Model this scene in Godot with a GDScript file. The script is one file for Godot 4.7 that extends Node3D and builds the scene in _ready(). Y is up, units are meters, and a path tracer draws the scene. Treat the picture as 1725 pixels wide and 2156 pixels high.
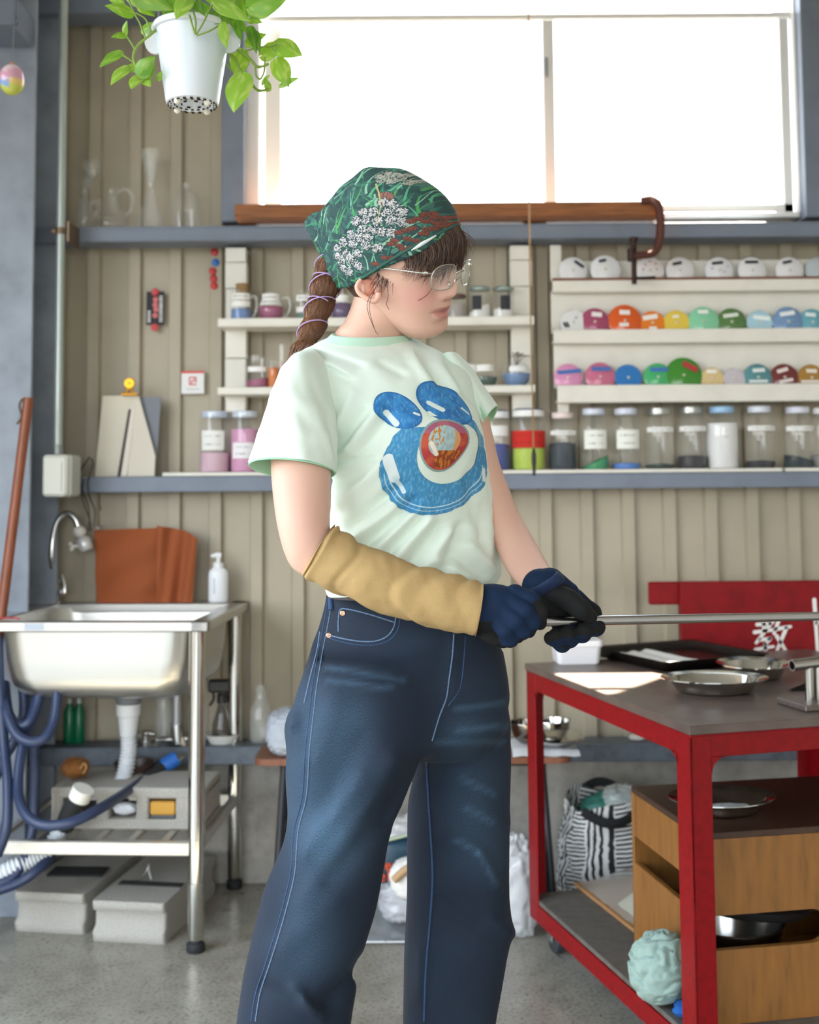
extends Node3D
# A glass-blowing workshop: a woman with a metal rod stands before a shelf wall, a sink and a red table.
const FOCAL := 2500.0        # focal length in pixels of the 1725 x 2156 frame
const EYE := 1.12            # camera height
const CY := 855.2            # row of the lens axis (the frame is cropped off centre)
const PITCH := 0.0698
const ROLL := -0.0077
const WALL := 3.52           # distance of the sheet-metal wall
var view := Basis()
var used := {}
var mats := {}
var rng := RandomNumberGenerator.new()

# ---------------------------------------------------------------- placing
func P(x: float, y: float, d: float) -> Vector3:      # the point seen at pixel x, y whose distance to the camera's plane z = 0 is d
	var r := view * Vector3((x - 862.5) / FOCAL, -(y - CY) / FOCAL, -1.0)
	return Vector3(0, EYE, 0) + r * (d / -r.z)
func on_level(x: float, y: float, h: float) -> Vector3:  # the point seen at x, y that lies at height h
	var r := view * Vector3((x - 862.5) / FOCAL, -(y - CY) / FOCAL, -1.0)
	return Vector3(0, EYE, 0) + r * ((h - EYE) / r.y)
func mpp(d: float) -> float: return d / FOCAL          # metres per pixel at distance d

# ---------------------------------------------------------------- nodes
func numbered(n: String) -> String:
	if not used.has(n):
		used[n] = 0
		return n
	used[n] += 1
	return "%s_%03d" % [n, used[n]]
func tag(o: Node3D, label: String, category := "", group := "") -> Node3D:
	o.set_meta("label", label)
	if category != "": o.set_meta("category", category)
	if group != "": o.set_meta("group", group)
	return o
func thing(called: String, at: Vector3, label: String, category: String, group := "", turn := 0.0) -> Node3D:
	var o := Node3D.new()
	o.name = numbered(called)
	add_child(o)
	o.position = at
	o.rotation.y = turn
	tag(o, label, category, group)
	return o
func part(called: String, g, m: Material, parent: Node = self) -> MeshInstance3D:
	var o := MeshInstance3D.new()
	o.mesh = g.mesh() if g is Geo else g
	o.material_override = m
	o.name = numbered(called) if parent == self else called
	o.cast_shadow = GeometryInstance3D.SHADOW_CASTING_SETTING_ON
	parent.add_child(o, true)
	return o
func struct(called: String, g, m: Material, label := "", category := "") -> MeshInstance3D:
	var o := part(called, g, m)
	o.set_meta("kind", "structure")
	if label != "": tag(o, label, category)
	return o
func clone(o: Node3D, at: Vector3, label: String, group := "", turn := 0.0) -> Node3D:
	var c: Node3D = o.duplicate()
	c.name = numbered(String(o.name).rstrip("0123456789_"))
	add_child(c)
	c.position = at
	c.rotation.y = turn
	c.set_meta("label", label)
	if group != "": c.set_meta("group", group)
	return c

# ---------------------------------------------------------------- materials
func col(hex: String) -> Color: return Color.html(hex)
func mt(hex: String, rough := 0.6, metal := 0.0, extra := {}) -> StandardMaterial3D:
	var key := "%s|%s|%s|%s" % [hex, rough, metal, extra]
	if mats.has(key): return mats[key]
	var m := StandardMaterial3D.new()
	m.resource_name = "m_" + hex
	m.albedo_color = col(hex)
	m.roughness = rough
	m.metallic = metal
	for k in extra: m.set(k, extra[k])
	mats[key] = m
	return m
func noise_tex(freq: float, colors: Array, seed_ := 1, size := 512, octaves := 4, kind := FastNoiseLite.TYPE_SIMPLEX_SMOOTH) -> NoiseTexture2D:
	var n := FastNoiseLite.new()
	n.seed = seed_
	n.noise_type = kind
	n.frequency = freq
	n.fractal_octaves = octaves
	var t := NoiseTexture2D.new()
	t.width = size
	t.height = size
	t.seamless = true
	t.noise = n
	var g := Gradient.new()
	var offs := PackedFloat32Array()
	var cols := PackedColorArray()
	for i in colors.size():
		offs.append(float(i) / (colors.size() - 1))
		cols.append(col(colors[i]) if colors[i] is String else colors[i])
	g.offsets = offs
	g.colors = cols
	t.color_ramp = g
	return t
var grains := {}
func grain(freq: float, low: float, size := 512) -> NoiseTexture2D:      # grey mottling, shared between materials
	var f := 0.012 if freq < 0.016 else (0.024 if freq < 0.035 else (0.05 if freq < 0.07 else 0.12))
	var key := "%s|%s|%s" % [f, low, size]
	if not grains.has(key):
		var m := (1.0 + low) * 0.5
		grains[key] = noise_tex(f, [Color(low, low, low), Color(m, m, m), Color(lerpf(m, 1.0, 0.5), lerpf(m, 1.0, 0.5), lerpf(m, 1.0, 0.5)), Color.WHITE], 31, size)
	return grains[key]
func worn(hex_a: String, hex_b: String, rough := 0.6, scale := 1.0, freq := 0.02, bump := 0.0, metal := 0.0, seed_ := 3, stretch := Vector3.ONE) -> StandardMaterial3D:
	var key := "w%s%s%s%s%s%s%s%s" % [hex_a, hex_b, rough, scale, freq, bump, seed_, stretch]
	if mats.has(key): return mats[key]
	var m := StandardMaterial3D.new()
	m.resource_name = "worn_" + hex_a
	var lum := minf(col(hex_a).get_luminance(), col(hex_b).get_luminance()) / maxf(col(hex_a).get_luminance(), col(hex_b).get_luminance())
	m.albedo_color = col(hex_b) if col(hex_b).get_luminance() >= col(hex_a).get_luminance() else col(hex_a)
	m.albedo_texture = grain(freq, clampf(snappedf(lum, 0.07), 0.5, 0.95))
	m.uv1_triplanar = true
	m.uv1_scale = stretch * scale
	m.roughness = rough
	m.metallic = metal
	if bump > 0.0:
		m.heightmap_enabled = true
		m.heightmap_texture = grain(freq * 2.5, 0.0, 256)
		m.heightmap_scale = bump
	mats[key] = m
	return m
func glass(hex := "f4fffb", alpha := 0.06) -> StandardMaterial3D:
	var m := mt(hex, 0.03, 0.0, {"transparency": BaseMaterial3D.TRANSPARENCY_ALPHA})
	m.albedo_color.a = alpha
	m.cull_mode = BaseMaterial3D.CULL_DISABLED
	return m

# ---------------------------------------------------------------- geometry
class Geo:
	var v := PackedVector3Array()
	var n := PackedVector3Array()
	var uv := PackedVector2Array()
	var c := PackedColorArray()
	var idx := PackedInt32Array()
	var colored := false
	var mapped := false
	func add(p: Vector3, nn: Vector3, t := Vector2.ZERO, cc := Color.WHITE) -> int:
		v.append(p); n.append(nn); uv.append(t); c.append(cc)
		return v.size() - 1
	func tri(a: int, b: int, d: int) -> void:      # counter-clockwise seen from outside
		idx.append(a); idx.append(d); idx.append(b)
	func face(pts: Array) -> void:                  # a flat convex face, counter-clockwise
		var nn := Vector3.ZERO
		for i in range(1, pts.size() - 1): nn += (pts[i] - pts[0]).cross(pts[i + 1] - pts[0])
		nn = nn.normalized()
		var f := v.size()
		for p in pts: add(p, nn, Vector2(p.x + p.z, p.y))
		for i in range(1, pts.size() - 1): tri(f, f + i, f + i + 1)
	func box(at: Vector3, size: Vector3, bev := 0.002, b := Basis()) -> Geo:
		var h := size * 0.5
		bev = minf(bev, minf(h.x, minf(h.y, h.z)) * 0.9)
		for ax in 3:
			for s in [-1.0, 1.0]:
				var u: int = (ax + 1) % 3
				var w: int = (ax + 2) % 3
				var q := []
				for k in [[-1, -1], [1, -1], [1, 1], [-1, 1]]:
					var p := Vector3.ZERO
					p[ax] = s * h[ax]
					p[u] = k[0] * (h[u] - bev)
					p[w] = k[1] * (h[w] - bev)
					q.append(at + b * p)
				if s < 0: q.reverse()
				face(q)
		if bev <= 0.0: return self
		for ax in 3:
			var u: int = (ax + 1) % 3
			var w: int = (ax + 2) % 3
			for k in [[-1, -1], [1, -1], [1, 1], [-1, 1]]:
				var q := []
				for e in [[-1, 0], [1, 0], [1, 1], [-1, 1]]:
					var p := Vector3.ZERO
					p[ax] = e[0] * (h[ax] - bev)
					p[u] = k[0] * (h[u] if e[1] == 0 else h[u] - bev)
					p[w] = k[1] * (h[w] - bev if e[1] == 0 else h[w])
					q.append(at + b * p)
				var nn: Vector3 = (q[1] - q[0]).cross(q[2] - q[0])
				var dir := Vector3.ZERO
				dir[u] = k[0]; dir[w] = k[1]
				if nn.dot(b * dir) < 0: q.reverse()
				face(q)
		for sx in [-1.0, 1.0]:
			for sy in [-1.0, 1.0]:
				for sz in [-1.0, 1.0]:
					var s3 := Vector3(sx, sy, sz)
					var q := []
					for ax in 3:
						var p := s3 * (h - Vector3.ONE * bev)
						p[ax] = s3[ax] * h[ax]
						q.append(at + b * p)
					if (q[1] - q[0]).cross(q[2] - q[0]).dot(b * s3) < 0: q.reverse()
					face(q)
		return self
	func grid(rows: Array, closed := true, uvs := false, colors: Array = [], flip := 0) -> Geo:   # rows of points; smooth; turned outwards by its signed volume
		mapped = mapped or uvs
		var nr: int = rows.size()
		var nc: int = rows[0].size()
		var f := v.size()
		var cols: int = nc + 1 if closed else nc
		var mid := Vector3.ZERO
		for r in rows:
			for p in r: mid += p
		mid /= nr * nc
		var nn := PackedVector3Array()
		nn.resize(nr * nc)
		var vol := 0.0
		for i in nr - 1:
			for j in (nc if closed else nc - 1):
				var j2 := (j + 1) % nc
				var a: Vector3 = rows[i][j]
				var b: Vector3 = rows[i][j2]
				var cc: Vector3 = rows[i + 1][j2]
				var d: Vector3 = rows[i + 1][j]
				var k: Vector3 = (cc - a).cross(d - b)
				nn[i * nc + j] += k; nn[i * nc + j2] += k; nn[(i + 1) * nc + j2] += k; nn[(i + 1) * nc + j] += k
				vol += k.dot((a + b + cc + d) * 0.25 - mid)
		var s := 1.0 if vol >= 0 else -1.0
		if flip != 0: s = float(flip)
		if not colors.is_empty(): colored = true
		for i in nr:
			for j in cols:
				var jj := j % nc
				add(rows[i][jj], nn[i * nc + jj].normalized() * s, Vector2(float(j) / (cols - 1), float(i) / (nr - 1)), colors[i][jj] if not colors.is_empty() else Color.WHITE)
		for i in nr - 1:
			for j in cols - 1:
				var a := f + i * cols + j
				if s > 0:
					tri(a, a + 1, a + cols + 1); tri(a, a + cols + 1, a + cols)
				else:
					tri(a, a + cols + 1, a + 1); tri(a, a + cols, a + cols + 1)
		return self
	func lathe(at: Vector3, prof: Array, sides := 28, b := Basis(), squash := Vector2.ONE, crease := 0.75) -> Geo:   # prof: [radius, height] from bottom outside to top
		var f := v.size()
		var segs := prof.size() - 1
		var dn := []
		for i in segs:
			var e := Vector2(prof[i + 1][0] - prof[i][0], prof[i + 1][1] - prof[i][1])
			dn.append(Vector2(e.y, -e.x).normalized())
		for i in segs:
			for e in 2:
				var k: Vector2 = dn[i]
				var o: int = i - 1 if e == 0 else i + 1
				if o >= 0 and o < segs and dn[o].dot(k) > crease: k = (k + dn[o]).normalized()
				for j in sides + 1:
					var a := TAU * j / sides
					var r: float = prof[i + e][0]
					add(at + b * Vector3(cos(a) * r * squash.x, prof[i + e][1], sin(a) * r * squash.y), (b * Vector3(cos(a) * k.x / squash.x, k.y, sin(a) * k.x / squash.y)).normalized(), Vector2(float(j) / sides, float(i + e) / segs))
			var w := sides + 1
			for j in sides:
				var a := f + i * 2 * w + j
				tri(a, a + w, a + w + 1); tri(a, a + w + 1, a + 1)
		return self
	func tube(path: Array, rad, sides := 12, cap := true, flat := 1.0) -> Geo:   # rad: a number or a list along the path
		var rows := []
		var t0: Vector3 = (path[1] - path[0]).normalized()
		var up := Vector3.UP if absf(t0.y) < 0.9 else Vector3.RIGHT
		var x := t0.cross(up).normalized()
		for i in path.size():
			var t: Vector3 = (path[mini(i + 1, path.size() - 1)] - path[maxi(i - 1, 0)]).normalized()
			x = (x - t * x.dot(t)).normalized()
			var y := t.cross(x)
			var r: float = rad if (rad is float or rad is int) else rad[i]
			var row := []
			for j in sides:
				var a := TAU * j / sides
				row.append(path[i] + (x * cos(a) * flat + y * sin(a)) * r)
			if cap and i == 0: rows.append(_shrunk(row, path[i]))
			rows.append(row)
			if cap and i == path.size() - 1: rows.append(_shrunk(row, path[i]))
		if cap:
			_cap(rows[1], rows[1 - 1][0], path[1] - path[0], true)
			_cap(rows[-2], rows[-1][0], path[-1] - path[-2], false)
			rows = rows.slice(1, rows.size() - 1)
		grid(rows, true)
		return self
	func _shrunk(row: Array, p: Vector3) -> Array:
		var o := []
		for q in row: o.append(p)
		return o
	func _cap(row: Array, mid: Vector3, along: Vector3, start: bool) -> void:
		var nn := along.normalized() * (-1.0 if start else 1.0)
		var f := add(mid, nn)
		for p in row: add(p, nn)
		var m := row.size()
		var turn: bool = (row[0] - mid).cross(row[1] - mid).dot(nn) > 0
		for j in m:
			if turn: tri(f, f + 1 + j, f + 1 + (j + 1) % m)
			else: tri(f, f + 1 + (j + 1) % m, f + 1 + j)
	func extrude(poly: PackedVector2Array, depth: float, b := Basis(), at := Vector3.ZERO) -> Geo:   # polygon in x, y; depth along z, centred
		if Geometry2D.is_polygon_clockwise(poly): poly.reverse()
		var ti := Geometry2D.triangulate_polygon(poly)
		for s in [1.0, -1.0]:
			var f := v.size()
			for p in poly: add(at + b * Vector3(p.x, p.y, s * depth * 0.5), b * Vector3(0, 0, s), p)
			for k in range(0, ti.size(), 3):
				var q := [poly[ti[k]], poly[ti[k + 1]], poly[ti[k + 2]]]
				var ccw: bool = (q[1] - q[0]).cross(q[2] - q[0]) > 0
				if ccw == (s > 0): tri(f + ti[k], f + ti[k + 1], f + ti[k + 2])
				else: tri(f + ti[k], f + ti[k + 2], f + ti[k + 1])
		for i in poly.size():
			var p := poly[i]
			var q := poly[(i + 1) % poly.size()]
			face([at + b * Vector3(p.x, p.y, -depth * 0.5), at + b * Vector3(q.x, q.y, -depth * 0.5), at + b * Vector3(q.x, q.y, depth * 0.5), at + b * Vector3(p.x, p.y, depth * 0.5)])
		return self
	func ball(at: Vector3, r: Vector3, b := Basis(), sides := 20) -> Geo:
		var prof := []
		var k := sides / 2
		for i in k + 1:
			var a := -PI / 2 + PI * i / k
			prof.append([maxf(cos(a), 0.0001), sin(a)])
		var f := v.size()
		lathe(Vector3.ZERO, prof, sides, Basis(), Vector2.ONE, 0.2)
		for i in range(f, v.size()):
			v[i] = at + b * (v[i] * r)
			n[i] = (b * (n[i] / r)).normalized()
		return self
	func mesh() -> ArrayMesh:
		var a := []
		a.resize(Mesh.ARRAY_MAX)
		a[Mesh.ARRAY_VERTEX] = v
		a[Mesh.ARRAY_NORMAL] = n
		a[Mesh.ARRAY_TEX_UV] = uv
		if colored: a[Mesh.ARRAY_COLOR] = c
		a[Mesh.ARRAY_INDEX] = idx
		var m := ArrayMesh.new()
		m.add_surface_from_arrays(Mesh.PRIMITIVE_TRIANGLES, a)
		return m

func spline(pts: Array, per := 8) -> Array:        # Catmull-Rom through the points
	var o := []
	for i in pts.size() - 1:
		var a = pts[maxi(i - 1, 0)]
		var b = pts[i]
		var c = pts[i + 1]
		var d = pts[mini(i + 2, pts.size() - 1)]
		for k in per:
			var t := float(k) / per
			o.append(0.5 * (2.0 * b + (c - a) * t + (2.0 * a - 5.0 * b + 4.0 * c - d) * t * t + (3.0 * b - a - 3.0 * c + d) * t * t * t))
	o.append(pts[-1])
	return o
func table_at(rows: Array, t: float) -> Array:      # rows of numbers sorted by their first; the row at t, smoothed
	var i := 0
	while i < rows.size() - 2 and rows[i + 1][0] < t: i += 1
	var a: Array = rows[i]
	var b: Array = rows[i + 1]
	var k := clampf((t - a[0]) / (b[0] - a[0]), 0.0, 1.0)
	var o := []
	for j in a.size(): o.append(lerpf(a[j], b[j], k))
	return o
func rounded_rect(w: float, h: float, r: float, seg := 5) -> PackedVector2Array:
	var o := PackedVector2Array()
	for k in [[1, 1, 0], [-1, 1, 1], [-1, -1, 2], [1, -1, 3]]:
		for i in seg + 1:
			var a: float = (k[2] + float(i) / seg) * PI / 2
			o.append(Vector2(k[0] * (w / 2 - r), k[1] * (h / 2 - r)) + Vector2(cos(a), sin(a)) * r)
	return o
# ---------------------------------------------------------------- a skin over a distance field (surface nets)
func skin(f: Callable, lo: Vector3, hi: Vector3, cell: float, g: Geo = null) -> Geo:
	if g == null: g = Geo.new()
	var size := hi - lo
	var B := 4
	var bx := int(ceil(size.x / cell / B)); var by := int(ceil(size.y / cell / B)); var bz := int(ceil(size.z / cell / B))
	var nx := bx * B + 1; var ny := by * B + 1; var nz := bz * B + 1
	var val := PackedFloat32Array()
	val.resize(nx * ny * nz)
	val.fill(9.0)
	var done := PackedByteArray()
	done.resize(nx * ny * nz)
	var reach := cell * B * 0.95 + cell
	var live := []
	for k in bz:
		for j in by:
			for i in bx:
				var c := lo + (Vector3(i, j, k) * B + Vector3.ONE * B * 0.5) * cell
				var dc: float = f.call(c)
				if absf(dc) > reach:
					if dc < 0:
						for kk in B + 1:
							for jj in B + 1:
								for ii in B + 1:
									var q := (i * B + ii) + nx * ((j * B + jj) + ny * (k * B + kk))
									if done[q] == 0: val[q] = -1.0
					continue
				live.append(Vector3i(i, j, k))
				for kk in B + 1:
					for jj in B + 1:
						for ii in B + 1:
							var q := (i * B + ii) + nx * ((j * B + jj) + ny * (k * B + kk))
							if done[q] == 0:
								done[q] = 1
								val[q] = f.call(lo + Vector3(i * B + ii, j * B + jj, k * B + kk) * cell)
	var at := {}
	var first := g.v.size()
	var corners := [0, 1, nx, nx + 1, nx * ny, nx * ny + 1, nx * ny + nx, nx * ny + nx + 1]
	for b in live:
		for kk in B:
			for jj in B:
				for ii in B:
					var x: int = b.x * B + ii
					var y: int = b.y * B + jj
					var z: int = b.z * B + kk
					var q := x + nx * (y + ny * z)
					var m := 0
					for e in 8:
						if val[q + corners[e]] < 0: m |= 1 << e
					if m == 0 or m == 255: continue
					var s := Vector3.ZERO
					var cnt := 0
					for e in 8:
						for ax in 3:
							var e2 := e | (1 << ax)
							if e2 == e: continue
							var a0: float = val[q + corners[e]]
							var a1: float = val[q + corners[e2]]
							if (a0 < 0) == (a1 < 0): continue
							var p := Vector3(e & 1, (e >> 1) & 1, (e >> 2) & 1)
							p[ax] = a0 / (a0 - a1)
							s += p
							cnt += 1
					at[q] = g.v.size()
					g.add(lo + (Vector3(x, y, z) + s / cnt) * cell, Vector3.ZERO)
	for q in at:
		for ax in 3:
			var st: int = [1, nx, nx * ny][ax]
			if (val[q] < 0) == (val[q + st] < 0): continue
			var u: int = [nx, nx * ny, 1][ax]
			var w: int = [nx * ny, 1, nx][ax]
			var a = at.get(q); var b2 = at.get(q - u); var c2 = at.get(q - u - w); var d2 = at.get(q - w)
			if a == null or b2 == null or c2 == null or d2 == null: continue
			if val[q] >= 0:
				var t = b2; b2 = d2; d2 = t
			var nn: Vector3 = (g.v[c2] - g.v[a]).cross(g.v[d2] - g.v[b2])
			g.tri(a, b2, c2); g.tri(a, c2, d2)
			for i in [a, b2, c2, d2]: g.n[i] += nn
	for i in range(first, g.v.size()): g.n[i] = g.n[i].normalized()
	if g.v.size() > first and f.call(g.v[first] + g.n[first] * cell) < f.call(g.v[first] - g.n[first] * cell):
		for i in range(first, g.v.size()): g.n[i] = -g.n[i]
		for i in range(0, g.idx.size(), 3):
			if g.idx[i] >= first:
				var t := g.idx[i + 1]
				g.idx[i + 1] = g.idx[i + 2]
				g.idx[i + 2] = t
	return g
func smin(a: float, b: float, k: float) -> float:
	var h := maxf(k - absf(a - b), 0.0) / k
	return minf(a, b) - h * h * k * 0.25
func cone(p: Vector3, a: Vector3, b: Vector3, ra: float, rb: float) -> float:
	var ab := b - a
	var t := clampf((p - a).dot(ab) / ab.length_squared(), 0.0, 1.0)
	return p.distance_to(a + ab * t) - lerpf(ra, rb, t)
func chain(p: Vector3, pts: Array, k := 0.012) -> float:   # pts: [point, radius]
	var d := 9.0
	for i in pts.size() - 1:
		var e: float = cone(p, pts[i][0], pts[i + 1][0], pts[i][1], pts[i + 1][1])
		d = e if i == 0 else smin(d, e, k)
	return d
func bounds(pts: Array, pad: float) -> Array:
	var lo: Vector3 = pts[0][0]
	var hi := lo
	for q in pts:
		lo = lo.min(q[0] - Vector3.ONE * q[1]); hi = hi.max(q[0] + Vector3.ONE * q[1])
	return [lo - Vector3.ONE * pad, hi + Vector3.ONE * pad]
const SKY := 2.4
const SUN := 32.0
const EXPOSURE := 1.0

func _ready() -> void:
	view = Basis(Vector3.RIGHT, PITCH) * Basis(Vector3.BACK, ROLL)
	# ---- camera
	var cam := Camera3D.new()
	cam.name = "camera"
	var at := CameraAttributesPhysical.new()
	at.frustum_near = 0.05
	at.frustum_far = 100.0
	at.frustum_focal_length = 50.0
	at.frustum_focus_distance = 1.66
	at.exposure_aperture = 5.8
	cam.attributes = at
	add_child(cam)
	cam.position = Vector3(0, EYE, 0)
	cam.basis = view
	cam.projection = Camera3D.PROJECTION_FRUSTUM
	cam.near = 0.05
	cam.far = 100.0
	cam.size = 2156.0 / FOCAL * 0.05
	cam.frustum_offset = Vector2(0, -(1078.0 - CY) / FOCAL * 0.05)
	cam.current = true
	# ---- sky, sun, exposure
	var sky_m := ProceduralSkyMaterial.new()
	sky_m.sky_top_color = Color(0.86, 0.93, 1.0)
	sky_m.sky_horizon_color = Color(1.0, 0.99, 0.97)
	sky_m.sky_energy_multiplier = SKY
	sky_m.ground_bottom_color = Color(0.80, 0.79, 0.77)
	sky_m.ground_horizon_color = Color(0.90, 0.89, 0.87)
	sky_m.ground_energy_multiplier = SKY * 0.55
	var sky := Sky.new()
	sky.sky_material = sky_m
	var env := Environment.new()
	env.background_mode = Environment.BG_SKY
	env.sky = sky
	env.tonemap_mode = Environment.TONE_MAPPER_LINEAR
	env.tonemap_exposure = EXPOSURE
	env.sdfgi_enabled = true
	env.ssao_enabled = true
	env.ssil_enabled = true
	var we := WorldEnvironment.new()
	we.name = "surroundings"
	we.environment = env
	add_child(we)
	var sun := DirectionalLight3D.new()
	sun.name = "sun"
	sun.light_color = Color(1.0, 0.96, 0.88)
	sun.light_energy = SUN
	sun.light_angular_distance = 0.6
	sun.shadow_enabled = true
	sun.sky_mode = DirectionalLight3D.SKY_MODE_LIGHT_ONLY
	add_child(sun)
	sun.look_at_from_position(Vector3.ZERO, Vector3(-0.70, -1.996, 1.0), Vector3.UP)
	# ---- the place, then what stands in it
	build_room()
	build_person()
	build_table()
	build_sink()
	build_shelves()
	build_wall_things()
	build_floor_things()

# ================================================================ the room
func rib_sheet(g: Geo, x0: float, x1: float, y0: float, y1: float, z: float) -> void:   # folded sheet metal, ribs towards the room
	var p := 0.1222
	var k0 := int(floor((x0 - 0.4175) / p)) - 1
	var k1 := int(ceil((x1 - 0.4175) / p)) + 1
	for k in range(k0, k1):
		var e := 0.4175 + k * p
		var xs := [e, e + 0.004, e + 0.0835, e + 0.0885, e + p]
		var zs := [z + 0.019, z, z, z + 0.019, z + 0.019]
		for i in 4:
			var a: float = clampf(xs[i], x0, x1)
			var b: float = clampf(xs[i + 1], x0, x1)
			if b - a < 0.0002: continue
			g.face([Vector3(a, y0, zs[i]), Vector3(b, y0, zs[i + 1]), Vector3(b, y1, zs[i + 1]), Vector3(a, y1, zs[i])])
func build_room() -> void:
	var sheet := worn("aca28c", "b6ac96", 0.45, 0.6, 0.008)
	var steel := worn("6b7686", "798393", 0.45, 1.2, 0.012, 0.0, 0.0, 9)
	var conc := worn("8f8b84", "a9a59d", 0.85, 1.6, 0.03, 0.15)
	var X0 := -1.75
	var X1 := 2.1
	var Z1 := 3.6
	var TOP := 3.0
	# floor: smooth cement with specks, faint stains and hairline cracks
	var fl := StandardMaterial3D.new()
	fl.resource_name = "cement_floor"
	fl.albedo_texture = noise_tex(0.012, [col("847f74"), col("979388"), col("9e9a8f"), col("a8a499")], 21, 1024, 6)
	fl.uv1_triplanar = true
	fl.uv1_scale = Vector3.ONE * 0.7
	fl.detail_enabled = true
	fl.detail_blend_mode = BaseMaterial3D.BLEND_MODE_MUL
	fl.detail_albedo = noise_tex(0.11, [col("6f6a63"), col("c9c6c0"), col("f4f2ee"), col("ffffff"), col("ffffff"), col("f6f4f0")], 22, 1024, 5)
	fl.roughness = 0.34
	fl.roughness_texture = noise_tex(0.03, [Color(0.75, 0.75, 0.75), Color(1.0, 1.0, 1.0)], 23, 512)
	var g := Geo.new().box(Vector3((X0 + X1) / 2, -0.05, 0), Vector3(X1 - X0 + 0.4, 0.1, 8.0), 0.0)
	struct("floor", g, fl, "grey speckled cement floor of the workshop", "floor")
	# window opening in the sheet wall
	var wl := P(515, 300, WALL).x
	var wr := P(1682, 300, WALL).x
	var wb := P(1100, 468, WALL).y
	var wt := 2.86
	g = Geo.new()
	rib_sheet(g, X0, wl, 0.36, TOP, -WALL - 0.02)
	rib_sheet(g, wl, wr, 0.36, wb, -WALL - 0.02)
	rib_sheet(g, wr, X1, 0.36, TOP, -WALL - 0.02)
	rib_sheet(g, wl, wr, wt, TOP, -WALL - 0.02)
	# outer skin, so that the wall has thickness
	for r in [[X0, wl, 0.36, TOP], [wl, wr, 0.36, wb], [wr, X1, 0.36, TOP], [wl, wr, wt, TOP]]:
		g.box(Vector3((r[0] + r[1]) / 2, (r[2] + r[3]) / 2, -WALL - 0.06), Vector3(r[1] - r[0], r[3] - r[2], 0.05), 0.0)
	struct("wall_back", g, sheet, "beige ribbed sheet-metal wall behind the shelves", "wall")
	g = Geo.new().box(Vector3((X0 + X1) / 2, 0.18, -WALL - 0.03), Vector3(X1 - X0, 0.36, 0.16), 0.004)
	struct("baseboard_back", g, conc, "rough grey concrete kerb at the foot of the sheet-metal wall", "wall base")
	g = Geo.new().box(Vector3(X1 + 0.06, TOP / 2, 0), Vector3(0.12, TOP, 8.0), 0.0)
	struct("wall_right", g, worn("c9c2b4", "d2ccbf", 0.7, 0.6, 0.01), "beige side wall to the right, outside the picture", "wall")
	g = Geo.new()       # left wall with the wide shutter opening
	g.box(Vector3(X0 - 0.06, TOP / 2, -3.05), Vector3(0.12, TOP, 1.4), 0.0)
	g.box(Vector3(X0 - 0.06, TOP / 2, 3.0), Vector3(0.12, TOP, 1.6), 0.0)
	g.box(Vector3(X0 - 0.06, 2.75, -0.3), Vector3(0.12, 0.5, 5.2), 0.0)
	struct("wall_left", g, worn("c3beb2", "cdc8bc", 0.7, 0.6, 0.01, 0.0, 0.0, 4), "light side wall with the open shutter doorway at the left", "wall")
	g = Geo.new()
	g.box(Vector3(X0 + 0.2, TOP / 2, Z1 + 0.06), Vector3(0.4, TOP, 0.12), 0.0)
	g.box(Vector3(X1 - 0.2, TOP / 2, Z1 + 0.06), Vector3(0.4, TOP, 0.12), 0.0)
	g.box(Vector3((X0 + X1) / 2, 2.78, Z1 + 0.06), Vector3(X1 - X0 - 0.8, 0.44, 0.12), 0.0)
	struct("wall_front", g, worn("c3beb2", "cdc8bc", 0.7, 0.6, 0.01, 0.0, 0.0, 4), "wall with a wide open doorway behind the viewer", "wall")
	g = Geo.new().box(Vector3((X0 + X1) / 2, TOP + 0.05, 0.06), Vector3(X1 - X0 + 0.3, 0.1, 7.3), 0.0)
	struct("ceiling", g, mt("c8c6c0", 0.8), "pale flat ceiling above the workshop", "ceiling")
	# steel frame of the wall: girts, posts, column
	var gz := -WALL + 0.12
	var ya := P(700, 474, -gz).y
	var yb := P(700, 505, -gz).y
	g = Geo.new()
	g.box(Vector3((X0 + X1) / 2, (ya + yb) / 2, gz - 0.005), Vector3(X1 - X0, ya - yb, 0.006), 0.001)
	g.box(Vector3((X0 + X1) / 2, ya - 0.003, gz - 0.05), Vector3(X1 - X0, 0.006, 0.1), 0.001)
	g.box(Vector3((X0 + X1) / 2, yb + 0.003, gz - 0.05), Vector3(X1 - X0, 0.006, 0.1), 0.001)
	struct("trim_1", g, steel, "blue-grey steel girt under the window sill", "steel beam")
	gz = -WALL + 0.10
	ya = P(1000, 998, -gz).y
	yb = P(1000, 1031, -gz).y
	var xb := P(150, 1020, -gz).x
	g = Geo.new().box(Vector3((xb + X1) / 2, (ya + yb) / 2, gz - 0.05), Vector3(X1 - xb, ya - yb, 0.1), 0.002)
	struct("trim_2", g, steel, "blue-grey steel girt carrying the row of big jars", "steel beam")
	gz = -WALL + 0.13
	ya = P(1300, 1566, -gz).y
	yb = P(1300, 1604, -gz).y
	g = Geo.new().box(Vector3((X0 + X1) / 2, (ya + yb) / 2, gz - 0.05), Vector3(X1 - X0, ya - yb, 0.1), 0.002)
	struct("trim_3", g, worn("525c6b", "69737f", 0.5, 2.0, 0.02, 0.0, 0.0, 10), "dark worn steel girt low on the wall above the concrete kerb", "steel beam")
	ya = P(300, 26, WALL - 0.12).y
	g = Geo.new().box(Vector3((X0 + wl) / 2, ya + 0.1, -WALL + 0.07), Vector3(wl - X0, 0.2, 0.1), 0.002)
	struct("trim_4", g, steel, "dark steel beam above the left wall panels", "steel beam")
	var pl := P(494, 300, WALL - 0.06).x
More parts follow.
